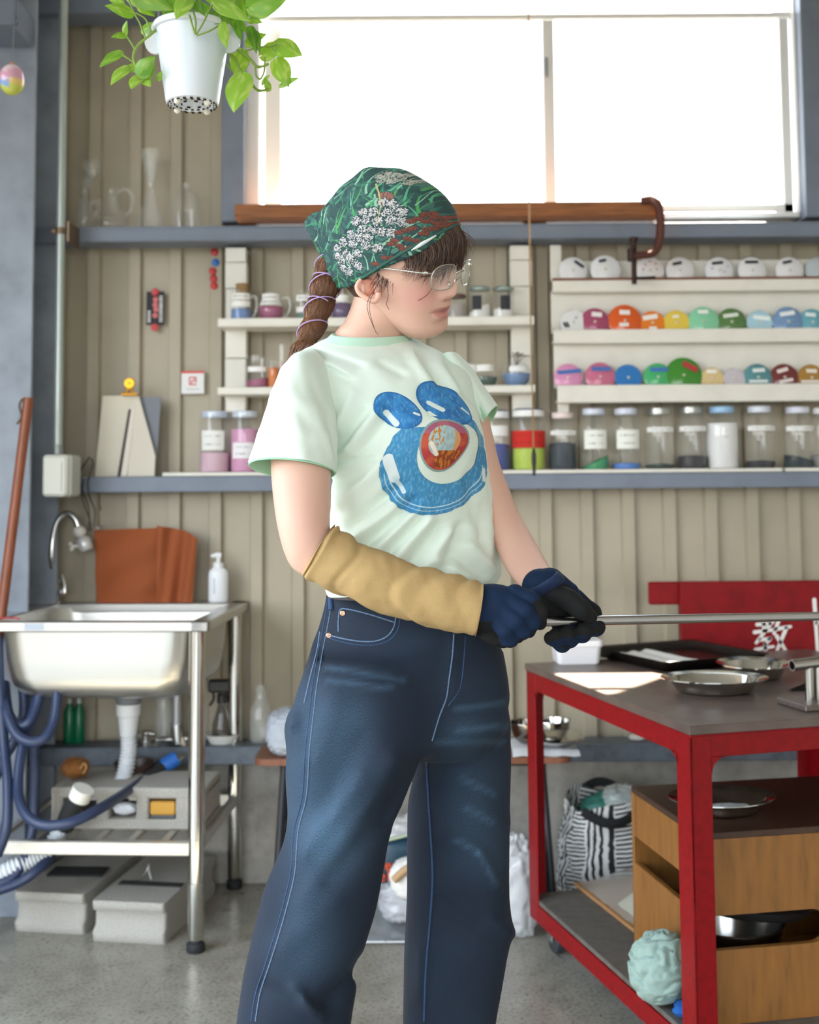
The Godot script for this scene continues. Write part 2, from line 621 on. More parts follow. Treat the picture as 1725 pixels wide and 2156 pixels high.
	g = Geo.new().box(Vector3(pl, (yb + TOP) / 2 + 0.6, -WALL + 0.05), Vector3(0.066, TOP - ya + 1.0, 0.1), 0.002)
	g = Geo.new().box(Vector3(pl, (P(494, 472, WALL - 0.06).y + TOP) / 2, -WALL + 0.05), Vector3(0.066, TOP - P(494, 472, WALL - 0.06).y, 0.09), 0.002)
	struct("trim_5", g, steel, "blue-grey steel post left of the window", "steel post")
	var pr := P(1705, 300, WALL - 0.06).x
	g = Geo.new().box(Vector3(pr, (P(1705, 462, WALL - 0.06).y + TOP) / 2, -WALL + 0.05), Vector3(0.055, TOP - P(1705, 462, WALL - 0.06).y, 0.09), 0.002)
	struct("trim_6", g, steel, "blue-grey steel post right of the window", "steel post")
	# H-section column at the left edge
	var cd := 3.22
	var ca := P(-80, 900, cd).x
	var cb := P(66, 800, cd).x
	g = Geo.new()
	g.box(Vector3((ca + cb) / 2, TOP / 2, -cd - 0.008), Vector3(cb - ca, TOP, 0.014), 0.002)
	g.box(Vector3((ca + cb) / 2 + 0.012, TOP / 2, -cd - 0.12), Vector3(0.012, TOP, 0.22), 0.001)
	g.box(Vector3((ca + cb) / 2, TOP / 2, -cd - 0.23), Vector3(cb - ca + 0.02, TOP, 0.014), 0.002)
	struct("trim_7", g, worn("7f8998", "98a1ae", 0.5, 1.2, 0.01, 0.0, 0.0, 12), "wide blue-grey steel column at the left edge", "steel column")
	g = Geo.new()
	var hb := P(40, 88, cd - 0.05).y
	var poly := PackedVector2Array([Vector2(X0, hb + 0.02), Vector2(P(70, 88, cd).x, hb + 0.0), Vector2(P(72, 60, cd).x, hb + 0.08), Vector2(X0 + 0.1, hb + 0.3), Vector2(X0, hb + 0.3)])
	g.extrude(poly, 0.16, Basis(), Vector3(0, 0, -cd + 0.09))
	struct("trim_8", g, steel, "steel haunch where a beam meets the left column", "steel beam")
	# window: white aluminium frame, two sliding sashes, a light above the transom
	var win := Node3D.new()
	win.name = "window_1"
	add_child(win)
	win.set_meta("kind", "structure")
	tag(win, "wide white-framed window with sliding sashes, blown out by daylight", "window")
	var white := mt("e9e9e6", 0.5)
	var fz := -WALL + 0.0
	g = Geo.new()
	for x in [[wl, 0.05], [wr - 0.02, 0.03]]:
		g.box(Vector3(x[0] + x[1] / 2, (wb + wt) / 2, fz), Vector3(x[1], wt - wb, 0.09), 0.002)
	g.box(Vector3((wl + wr) / 2, wb + 0.008, fz), Vector3(wr - wl, 0.016, 0.09), 0.002)
	g.box(Vector3((wl + wr) / 2, wt - 0.02, fz), Vector3(wr - wl, 0.04, 0.09), 0.002)
	part("window_frame", g, white, win)
	var ty := P(1100, 40, WALL).y
	g = Geo.new().box(Vector3((wl + wr) / 2 + 0.02, ty, fz + 0.01), Vector3(wr - wl - 0.05, 0.018, 0.022), 0.002)
	part("transom", g, white, win)
	var stx := [P(594, 300, WALL).x, P(1152, 300, WALL).x]
	for i in 2:
		var a: float = [wl + 0.06, stx[1] - 0.012][i]
		var b: float = [stx[1] + 0.02, wr - 0.03][i]
		var z: float = fz + [-0.018, 0.016][i]
		g = Geo.new()
		var sw: float = [0.05, 0.034][i]
		g.box(Vector3(a + sw / 2, (wb + ty) / 2, z), Vector3(sw, ty - wb - 0.03, 0.026), 0.002)
		g.box(Vector3(b - 0.014, (wb + ty) / 2, z), Vector3(0.028, ty - wb - 0.03, 0.026), 0.002)
		g.box(Vector3((a + b) / 2, wb + 0.03, z), Vector3(b - a, 0.028, 0.026), 0.002)
		var sash := part("sash", g, white, win)
		part("pane", Geo.new().box(Vector3((a + b) / 2, (wb + ty) / 2, z), Vector3(b - a - 0.05, ty - wb - 0.06, 0.004), 0.0), glass("ffffff", 0.03), sash)
	part("latch", Geo.new().box(Vector3(stx[1] - 0.003, P(1150, 150, WALL).y, fz + 0.034), Vector3(0.012, 0.06, 0.012), 0.003), mt("8d9090", 0.4, 0.5), win)
	part("pane", Geo.new().box(Vector3((wl + wr) / 2, (ty + wt) / 2, fz), Vector3(wr - wl - 0.06, wt - ty - 0.06, 0.004), 0.0), glass("ffffff", 0.03), win)

# ================================================================ the woman
# Cross-sections are given as the two outline points of a limb with their distances, half its thickness in depth and a tilt.
func rings(rows: Array, per := 6, sides := 40) -> Array:
	var A := []
	var B := []
	var W := []
	for r in rows:
		A.append(P(r[0], r[1], r[2]))
		B.append(P(r[3], r[4], r[5]))
		W.append(Vector3(0, r[7] if r.size() > 7 else 0.0, r[6]))
	A = spline(A, per); B = spline(B, per); W = spline(W, per)
	var o := []
	for i in A.size():
		var m: Vector3 = (A[i] + B[i]) * 0.5
		var u: Vector3 = (B[i] - A[i]) * 0.5
		var row := []
		for j in sides:
			var t := TAU * j / sides
			row.append(m + u * cos(t) + W[i] * sin(t))
		o.append(row)
	return o
func pix(p: Vector3) -> Vector2:                     # where a point is seen
	var q := view.inverse() * (p - Vector3(0, EYE, 0))
	return Vector2(862.5 + q.x / -q.z * FOCAL, CY - q.y / -q.z * FOCAL)
func seg2(p: Vector2, a: Vector2, b: Vector2) -> float:
	var ab := b - a
	var t := clampf((p - a).dot(ab) / ab.length_squared(), 0.0, 1.0)
	return p.distance_to(a + ab * t)
func relief(p: Vector2, folds: Array) -> float:      # folds: [x1, y1, x2, y2, width, height] in the plane of the picture
	var h := 0.0
	for f in folds:
		var d: float = seg2(p, Vector2(f[0], f[1]), Vector2(f[2], f[3])) / f[4]
		if d < 2.2: h += f[5] * exp(-d * d)
	return h
func pushed(rows: Array, folds: Array, noise: FastNoiseLite = null, amp := 0.0) -> Array:   # cloth relief along the outward direction
	for i in rows.size():
		var m := Vector3.ZERO
		for p in rows[i]: m += p
		m /= rows[i].size()
		for j in rows[i].size():
			var p: Vector3 = rows[i][j]
			var out := (p - m).normalized()
			var h := 0.0
			if out.z > -0.35: h = relief(pix(p), folds) * clampf(out.z + 0.6, 0.0, 1.0)
			if noise: h += noise.get_noise_3dv(p * 100.0) * amp
			rows[i][j] = p + out * h
	return rows
func noise3(freq: float, seed_: int) -> FastNoiseLite:
	var n := FastNoiseLite.new()
	n.seed = seed_
	n.frequency = freq
	n.fractal_octaves = 2
	return n
func hit(f: Callable, x: float, y: float, d0: float, lift := 0.0) -> Vector3:
	var a := P(x, y, d0)
	var dir := (P(x, y, d0 + 0.1) - a).normalized()
	var t := 0.0
	for i in 120:
		var d: float = f.call(a + dir * t)
		if d < 0.0003: break
		t += clampf(d * 0.6, 0.0004, 0.02)
		if t > 0.5: break
	return a + dir * (t - lift)

# ---- head, in its own axes: forward, up, to her left
var head_o := Vector3.ZERO
var hf := Vector3.ZERO
var hu := Vector3.ZERO
var hl := Vector3.ZERO
func hd(f: float, u: float, l: float) -> Vector3: return head_o + hf * f + hu * u + hl * l
func head_local(p: Vector3) -> Vector3:
	var q := p - head_o
	return Vector3(q.dot(hf), q.dot(hu), q.dot(hl))
const HEAD_ROWS := [[-0.064, 0.060, 0.030, 0.010], [-0.059, 0.079, 0.030, 0.024], [-0.050, 0.0905, 0.008, 0.038], [-0.042, 0.0930, -0.008, 0.046], [-0.034, 0.0915, -0.018, 0.051], [-0.025, 0.0910, -0.030, 0.055], [-0.0172, 0.0920, -0.045, 0.058], [-0.0074, 0.0935, -0.058, 0.061], [0.0031, 0.0915, -0.072, 0.064],
	[0.017, 0.0880, -0.083, 0.068], [0.035, 0.0910, -0.092, 0.071], [0.050, 0.0950, -0.095, 0.073], [0.070, 0.0965, -0.094, 0.073], [0.090, 0.0930, -0.092, 0.070], [0.105, 0.0850, -0.088, 0.064], [0.122, 0.068, -0.075, 0.052], [0.137, 0.038, -0.048, 0.032], [0.144, -0.005, -0.010, 0.002]]
const NOSE := [[-0.06, 0.0, 0.016], [-0.005, 0.0, 0.015], [0.001, 0.006, 0.0145], [0.004, 0.0115, 0.0135], [0.009, 0.0190, 0.0120], [0.016, 0.0235, 0.0105], [0.024, 0.0210, 0.0095], [0.034, 0.0155, 0.0085], [0.0445, 0.0090, 0.008], [0.056, 0.0045, 0.009], [0.075, 0.0, 0.010], [0.16, 0.0, 0.01]]
func bump(x: float, w: float) -> float: return exp(-(x / w) * (x / w))
func smooth_row(rows: Array, t: float) -> Array:
	var a := table_at(rows, t - 0.0022)
	var b := table_at(rows, t)
	var c := table_at(rows, t + 0.0022)
	var o := []
	for i in a.size(): o.append((a[i] + 2.0 * b[i] + c[i]) * 0.25)
	return o
func head_point(u: float, th: float, extra := 0.0) -> Vector3:
	var r := smooth_row(HEAD_ROWS, u)
	var mid: float = (r[1] + r[2]) * 0.5 + (r[1] - r[2]) * 0.06
	var cf := cos(th)
	var f: float = mid + (r[1] - mid if cf > 0 else mid - r[2]) * signf(cf) * pow(absf(cf), 0.92)
	var l: float = r[3] * signf(sin(th)) * pow(absf(sin(th)), 0.86)
	if cf > 0:
		var nz := smooth_row(NOSE, u)
		f += nz[1] * bump(l, nz[2])
		var al := absf(l)
		f += 0.0045 * bump(al - 0.0135, 0.006) * bump(u - 0.009, 0.007)             # wings of the nose
		f += 0.0052 * bump(l, 0.019) * bump(u + 0.0085, 0.0052) - 0.0030 * bump(l, 0.021) * bump(u + 0.0172, 0.0016) + 0.0050 * bump(l, 0.017) * bump(u + 0.0240, 0.0052)   # lips
		f -= 0.0022 * bump(al - 0.024, 0.004) * bump(u + 0.0180, 0.005)              # corners of the mouth
		f -= 0.0030 * bump(l, 0.018) * bump(u + 0.0340, 0.005)
		f -= 0.0090 * bump(al - 0.033, 0.015) * bump(u - 0.043, 0.012)               # eye sockets
		f += 0.0062 * bump(al - 0.033, 0.011) * bump(u - 0.0395, 0.0065)             # lids over the eyeballs
		f += 0.0025 * bump(al - 0.034, 0.020) * bump(u - 0.061, 0.006)               # brows
		f += 0.0030 * bump(al - 0.040, 0.018) * bump(u - 0.010, 0.014)               # cheeks
	var o := Vector3(mid + (f - mid) * (1.0 + extra), u, l * (1.0 + extra))
	return o
func build_person() -> void:
	head_o = P(823, 610, 1.75)
	var f0 := Vector3(0.883, 0, 0.469)
	hl = Vector3(0.469, 0, -0.883)
	hf = f0 * 0.970 + Vector3.DOWN * 0.242
	hu = Vector3.UP * 0.970 + f0 * 0.242
	var left := hl
	hl = left * cos(0.26) + hu * sin(0.26)
	hu = hu * cos(0.26) - left * sin(0.26)
	var person := thing("person", Vector3.ZERO, "woman in pale green T-shirt, wide jeans, flowered headscarf, glasses and gloves, facing right", "person")
	# ------------------------------------------------------------ body: head, neck, trunk, arms in one mesh
	var skin_m := mt("ffffff", 0.5, 0.0, {"vertex_color_use_as_albedo": true, "subsurf_scatter_enabled": true, "subsurf_scatter_strength": 0.12})
	var base := Color(0.71, 0.435, 0.33)
	var g := Geo.new()
	var rows := []
	var cols := []
	var nu := 150
	var ns := 144
	for i in nu + 1:
		var u := lerpf(-0.0638, 0.144, float(i) / nu)
		var row := []
		var crow := []
		for j in ns:
			var th := TAU * j / ns
			# denser towards the face
			th = th - 0.55 * sin(th)
			var q := head_point(u, th)
			row.append(hd(q.x, q.y, q.z))
			var c := base
			var al := absf(q.z)
			if q.x > 0.03:
				c = c.lerp(Color(0.68, 0.30, 0.26), 0.75 * bump(al - 0.040, 0.020) * bump(u - 0.008, 0.020))
				var lip := 0.0
				if al < 0.0245:
					var k := 1.0 - pow(al / 0.0245, 2.0)
					lip = smoothstep(-0.0185 - 0.0110 * k, -0.0168 - 0.0100 * k, u) * (1.0 - smoothstep(-0.0140 + 0.004 * k, -0.0110 + 0.004 * k, u)) * smoothstep(0.0, 0.25, k)
				c = c.lerp(Color(0.55, 0.20, 0.19), 0.75 * lip)
				c = c.lerp(Color(0.34, 0.13, 0.11), 0.8 * bump(l_abs(q.z, 0.0), 0.022) * bump(u + 0.0173, 0.0011))
				if al > 0.017 and al < 0.046: c = c.lerp(Color(0.06, 0.035, 0.03), 0.85 * bump(u - 0.0350 - 0.002 * bump(al - 0.034, 0.012), 0.0016))   # lowered lashes
				if al > 0.014 and al < 0.056: c = c.lerp(Color(0.12, 0.07, 0.055), 0.75 * bump(u - 0.0595 - 0.003 * bump(al - 0.03, 0.02), 0.0030))    # eyebrows
				c = c.lerp(Color(0.30, 0.12, 0.10), 0.8 * bump(al - 0.0065, 0.0035) * bump(u - 0.0005, 0.0022) * (1.0 if q.x > 0.093 else 0.0))       # nostrils
			crow.append(c)
		rows.append(row)
		cols.append(crow)
	g.grid(rows, true, false, cols)
	var limb := func(lrows: Array, per: int, sides: int, c0: Color):
		var rr := rings(lrows, per, sides)
		var cc := []
		for r in rr:
			var x := []
			for p in r: x.append(c0)
			cc.append(x)
		g.grid(rr, true, false, cc)
	# neck into the trunk, then down to the hips
	limb.call([[757, 575, 1.75, 868, 625, 1.75, 0.045], [750, 610, 1.75, 862, 655, 1.75, 0.049], [738, 650, 1.75, 857, 682, 1.75, 0.049], [724, 680, 1.745, 855, 700, 1.755, 0.050], [706, 702, 1.742, 854, 714, 1.758, 0.048], [706, 735, 1.74, 850, 745, 1.76, 0.05],
		[670, 800, 1.71, 940, 800, 1.79, 0.07], [680, 900, 1.70, 985, 900, 1.79, 0.095], [715, 1000, 1.70, 1010, 1000, 1.79, 0.095], [730, 1150, 1.72, 1000, 1150, 1.78, 0.075], [750, 1260, 1.74, 980, 1260, 1.77, 0.045], [750, 1400, 1.74, 980, 1400, 1.77, 0.045], [760, 1500, 1.74, 960, 1500, 1.77, 0.04], [800, 1560, 1.74, 920, 1560, 1.77, 0.02]], 6, 40, Color(0.72, 0.44, 0.33))
	# her right arm
	limb.call([[612, 790, 1.62, 690, 800, 1.64, 0.040], [588, 850, 1.60, 696, 860, 1.61, 0.044], [575, 910, 1.585, 698, 915, 1.595, 0.044], [571, 975, 1.58, 697, 978, 1.585, 0.042], [575, 1040, 1.575, 696, 1040, 1.58, 0.041], [585, 1110, 1.57, 694, 1098, 1.575, 0.040], [601, 1168, 1.57, 697, 1115, 1.575, 0.039],
		[622, 1201, 1.57, 706, 1126, 1.575, 0.036], [668, 1222, 1.57, 733, 1150, 1.575, 0.034], [764, 1252, 1.575, 811, 1180, 1.58, 0.033], [880, 1300, 1.58, 920, 1208, 1.585, 0.034], [975, 1322, 1.59, 1000, 1238, 1.59, 0.028], [1030, 1325, 1.595, 1045, 1250, 1.595, 0.024]], 6, 36, base)
	# her left arm
	limb.call([[930, 800, 1.83, 985, 800, 1.84, 0.040], [950, 860, 1.83, 1022, 858, 1.84, 0.042], [966, 920, 1.83, 1037, 912, 1.84, 0.041], [985, 990, 1.82, 1052, 975, 1.83, 0.039], [1002, 1050, 1.81, 1072, 1028, 1.82, 0.038], [1020, 1100, 1.79, 1092, 1078, 1.80, 0.037], [1042, 1150, 1.76, 1120, 1128, 1.76, 0.036], [1066, 1198, 1.71, 1150, 1180, 1.71, 0.033], [1094, 1236, 1.67, 1164, 1210, 1.67, 0.027], [1120, 1250, 1.655, 1165, 1232, 1.655, 0.014]], 6, 36, base)
	# legs inside the trousers down to the floor
	for r in [[770, 1.69, 690, 1.69, 610], [960, 1.81, 955, 1.82, 950]]:
		limb.call([[r[0] - 50, 1480, r[1], r[0] + 40, 1480, r[1], 0.035], [r[2] - 50, 2000, r[3], r[2] + 50, 2000, r[3], 0.05], [r[4] - 35, 2500, r[3], r[4] + 35, 2500, r[3], 0.04]], 5, 20, base)
	# her right ear: helix, lobe and bowl
	var ear := []
	for k in [[760, 586], [753, 596], [752, 606], [758, 616], [769, 624], [780, 630], [790, 631], [796, 624], [797, 615]]: ear.append(P(k[0], k[1] + 2, 1.672))
	var ec := Color(0.80, 0.45, 0.34)
	var paint := func(from: int, c0: Color):
		for i in range(from, g.v.size()): g.c[i] = c0
	var at0 := g.v.size()
	var earr := []
	for i in 49: earr.append(lerpf(0.0028, 0.0052, i / 48.0))
	g.tube(spline(ear, 6), earr, 10)
	paint.call(at0, ec)
	at0 = g.v.size()
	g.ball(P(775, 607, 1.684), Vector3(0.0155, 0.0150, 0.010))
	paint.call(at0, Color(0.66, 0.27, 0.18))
	at0 = g.v.size()
	g.ball(P(795, 608, 1.676), Vector3(0.0050, 0.0075, 0.005))
	g.ball(P(764, 609, 1.678), Vector3(0.0055, 0.010, 0.005))
	g.ball(P(788, 627, 1.675), Vector3(0.0075, 0.0055, 0.005))
	paint.call(at0, ec)
	part("body", g, skin_m, person)
	# ------------------------------------------------------------ hair
	var hair_m := mt("ffffff", 0.42, 0.0, {"vertex_color_use_as_albedo": true})
	g = Geo.new()
	rows = []
	cols = []
	for i in 40:
		var u := lerpf(-0.022, 0.085, i / 39.0)
		var row := []
		var crow := []
		for j in 60:
			var th0 := lerpf(1.12, 2.05, clampf((0.062 - u) / 0.045, 0.0, 1.0))
			var th := lerpf(th0, TAU - th0, j / 59.0)
			var q := head_point(u, th, 0.018 + 0.006 * sin(j * 2.3))
			row.append(hd(q.x, q.y, q.z))
			crow.append(Color(0.045, 0.026, 0.018).lerp(Color(0.10, 0.055, 0.035), fmod(j * 0.37, 1.0)))
		rows.append(row)
		cols.append(crow)
	g.grid(rows, false, false, cols, 0)
	var hair := part("hair", g, hair_m, person)
	# fringe and loose strands
	g = Geo.new()
	var fringe := func(a: Vector3, b: Vector3, bow: Vector3, r: float, c0: Color):
		var f1 := g.v.size()
		var pts := []
		for k in 9:
			var t := k / 8.0
			pts.append(a.lerp(b, t) + bow * 4.0 * t * (1.0 - t))
		var rad := []
		for k in 9: rad.append(r * (1.0 - 0.75 * pow(k / 8.0, 2.0)))
		g.tube(pts, rad, 5, false)
		for i in range(f1, g.v.size()): g.c[i] = c0
	g.colored = true
	var R := RandomNumberGenerator.new()
	for i in 850:
		var l := R.randf_range(-0.066, 0.062)
		var k := l / 0.068
		var f := 0.094 * sqrt(maxf(0.02, 1.0 - k * k * 0.80)) + 0.003
		var a := hd(f, 0.0441 + 0.59 * f - 0.27 * absf(l) + 0.010, l)
		var lu := R.randf_range(0.036, 0.070) + (0.006 if absf(k) < 0.3 else 0.0) - (0.016 * R.randf() if k < -0.2 else 0.0)
		var ff := 0.099 * sqrt(maxf(0.03, 1.0 - k * k * 0.80)) + 0.004 + R.randf_range(0.0, 0.004)
		var b := hd(ff, lu, l + R.randf_range(-0.012, 0.004))
		fringe.call(a, b, hf * R.randf_range(0.004, 0.012), R.randf_range(0.0003, 0.0007), Color(0.038, 0.020, 0.014).lerp(Color(0.20, 0.095, 0.055), R.randf() * R.randf() + 0.35 * clampf(k, 0.0, 1.0)))
	for i in 34:      # hair before the ear
		var a := P(R.randf_range(796, 832), R.randf_range(566, 578), 1.672)
		var b := a + Vector3(R.randf_range(-0.016, -0.002), R.randf_range(-0.034, -0.012), 0.002)
		fringe.call(a, b, Vector3(R.randf_range(-0.003, 0.003), 0, R.randf_range(0.0, 0.003)), 0.0004, Color(0.07, 0.038, 0.026))
	for s in [[800, 590, 778, 640, 788, 690, 797, 705], [806, 585, 776, 630, 776, 660, 792, 700], [812, 590, 818, 620, 814, 640, 820, 652], [922, 585, 905, 614, 893, 626, 880, 633], [900, 520, 870, 545, 850, 556, 832, 558], [905, 515, 880, 548, 862, 552, 845, 548]]:
		var pts := []
		for k in 4: pts.append(P(s[2 * k], s[2 * k + 1], 1.668 + (0.008 if s[0] > 880 else 0.0)))
		var f1 := g.v.size()
		g.tube(spline(pts, 5), 0.00042, 5, false)
		for i in range(f1, g.v.size()): g.c[i] = Color(0.075, 0.038, 0.026)
	for i in 26:      # fly-away hair at the temple
		var a := P(R.randf_range(962, 976), R.randf_range(478, 500), 1.76)
		var b := P(R.randf_range(970, 996), R.randf_range(515, 545), 1.77)
		fringe.call(a, b, Vector3(R.randf_range(0.002, 0.014), R.randf_range(-0.002, 0.006), 0), 0.00035, Color(0.18, 0.085, 0.05))
	part("fringe", g, hair_m, hair)
	# ------------------------------------------------------------ plait with its cord
	var spine := spline([P(706, 545, 1.765), P(692, 575, 1.76), P(684, 610, 1.755), P(674, 645, 1.75), P(662, 680, 1.745), P(650, 712, 1.74), P(643, 730, 1.74)], 10)
	var plait_m := mt("ffffff", 0.5, 0.0, {"vertex_color_use_as_albedo": true})
	g = Geo.new()
	rows = []
	cols = []
	for i in spine.size():
		var t := float(i) / (spine.size() - 1)
		var r := lerpf(0.0225, 0.0165, t) * (0.80 + 0.26 * absf(sin(t * PI * 4.6 + 0.4)))
		if t > 0.84: r = lerpf(0.011, 0.0200, (t - 0.84) / 0.16)
		var row := []
		var crow := []
		for j in 40:
			var a := TAU * j / 40
			var k := 0.97 + 0.03 * sin(j * 2.7)
			row.append(spine[i] + Vector3(cos(a) * r * k, sin(a) * r * 0.15, sin(a) * r * k))
			crow.append(Color(0.135, 0.055, 0.026).lerp(Color(0.30, 0.125, 0.055), fmod(j * 0.61 + 0.3 * sin(t * 40.0 + j), 1.0)))
		rows.append(row)
		cols.append(crow)
	g.grid(rows, true, false, cols)
	for i in 2600:     # strands lying along it, their ends standing off a little
		var t0 := R.randf_range(-0.06, 0.97)
		var an := R.randf_range(0.0, TAU)
		var drift := R.randf_range(-0.5, 0.5)
		var lift := R.randf_range(0.0, 0.35) * R.randf()
		var pts := []
		for k in 6:
			var t := clampf(t0 + k * 0.034, 0.0, 1.0)
			var fi := t * (spine.size() - 1)
			var q: Vector3 = spine[int(fi)].lerp(spine[mini(int(fi) + 1, spine.size() - 1)], fi - int(fi))
			if t0 + k * 0.034 > 1.0: q += Vector3(-0.006, -0.03, 0) * (t0 + k * 0.034 - 1.0) * 6.0
			var r := lerpf(0.0225, 0.0165, t) * (0.80 + 0.26 * absf(sin(t * PI * 4.6 + 0.4)))
			if t > 0.84: r = lerpf(0.011, 0.020, (t - 0.84) / 0.16)
			var a := an + drift * k * 0.35
			pts.append(q + Vector3(cos(a), 0.1 * sin(a), sin(a)) * (r * (1.0 + 0.02 * R.randf()) + lift * 0.012 * pow(k / 5.0, 2.0)))
		var f1 := g.v.size()
		g.tube(pts, [0.0005, 0.0005, 0.00045, 0.0004, 0.0003, 0.00015], 4, false)
		var hc := Color(0.085, 0.034, 0.016).lerp(Color(0.34, 0.155, 0.07), R.randf() * (0.6 + 0.4 * cos(an - 2.6)))
		for e in range(f1, g.v.size()): g.c[e] = hc
	var plait := part("plait", g, plait_m, person)
	g = Geo.new()
	var cord := []
	for i in 160:
		var t := 0.02 + 0.84 * i / 159.0
		var fi := t * (spine.size() - 1)
		var q: Vector3 = spine[int(fi)].lerp(spine[mini(int(fi) + 1, spine.size() - 1)], fi - int(fi))
		var r := lerpf(0.0225, 0.0165, t) * (0.80 + 0.26 * absf(sin(t * PI * 4.6 + 0.4))) * 1.10
		var a := t * TAU * 4.3 + 0.6
		cord.append(q + Vector3(cos(a) * r, 0.010 * sin(a), sin(a) * r))
	g.tube(cord, 0.0010, 6)
	var cord2 := []
	for i in 90:
		var t := 0.10 + 0.42 * i / 89.0
		var fi := t * (spine.size() - 1)
		var q: Vector3 = spine[int(fi)].lerp(spine[mini(int(fi) + 1, spine.size() - 1)], fi - int(fi))
		var r := lerpf(0.0225, 0.0165, t) * (0.80 + 0.26 * absf(sin(t * PI * 4.6 + 0.4))) * 1.12
		var a := -t * TAU * 4.3 + 2.4
		cord2.append(q + Vector3(cos(a) * r, 0.010 * sin(a), sin(a) * r))
	g.tube(cord2, 0.0010, 6)
	part("hair_cord", g, mt("b59ad0", 0.5), plait)
	build_scarf(person)
	build_glasses(person)
	build_shirt(person)
	build_jeans(person)
	build_gloves(person)
func l_abs(a: float, b: float) -> float: return absf(a - b)

# ---- headscarf
func scarf_field(p: Vector3) -> float:
	var q := head_local(p)
	var e := (q - Vector3(-0.002, 0.066, 0.0)) / Vector3(0.1085, 0.107, 0.0865)
	var k := e.length()
	var d := (k - 1.0) * k / maxf((e / Vector3(0.1085, 0.107, 0.0865)).length(), 0.001)
	var t := Vector3(q.x, q.y, q.z * 1.5)
	var c := cone(t, Vector3(-0.045, 0.092, 0), Vector3(-0.1535, 0.0785, 0), 0.074, 0.005)
	c = smin(c, cone(t, Vector3(-0.150, 0.074, 0), Vector3(-0.078, 0.020, 0), 0.006, 0.034), 0.03)
	d = smin(d, c * 0.8, 0.035)
	# pull folds that run from the knot behind to the brow
	var a := atan2(q.y - 0.0 - 0.9 * (q.x + 0.10) * 0.9, q.x + 0.115)
	var far := Vector2(q.x + 0.10, q.y - 0.005).length()
	d += 0.0022 * sin(a * 26.0 + far * 14.0) * clampf(1.0 - far / 0.17, 0.0, 1.0) + 0.0010 * sin(q.x * 95.0 + q.y * 60.0 + 1.5 * sin(q.z * 40.0))
	var cut := (0.0441 + 0.59 * q.x - 0.27 * absf(q.z) - q.y) * 0.84 + 0.002 * sin(q.x * 60.0)
	return maxf(d, cut)
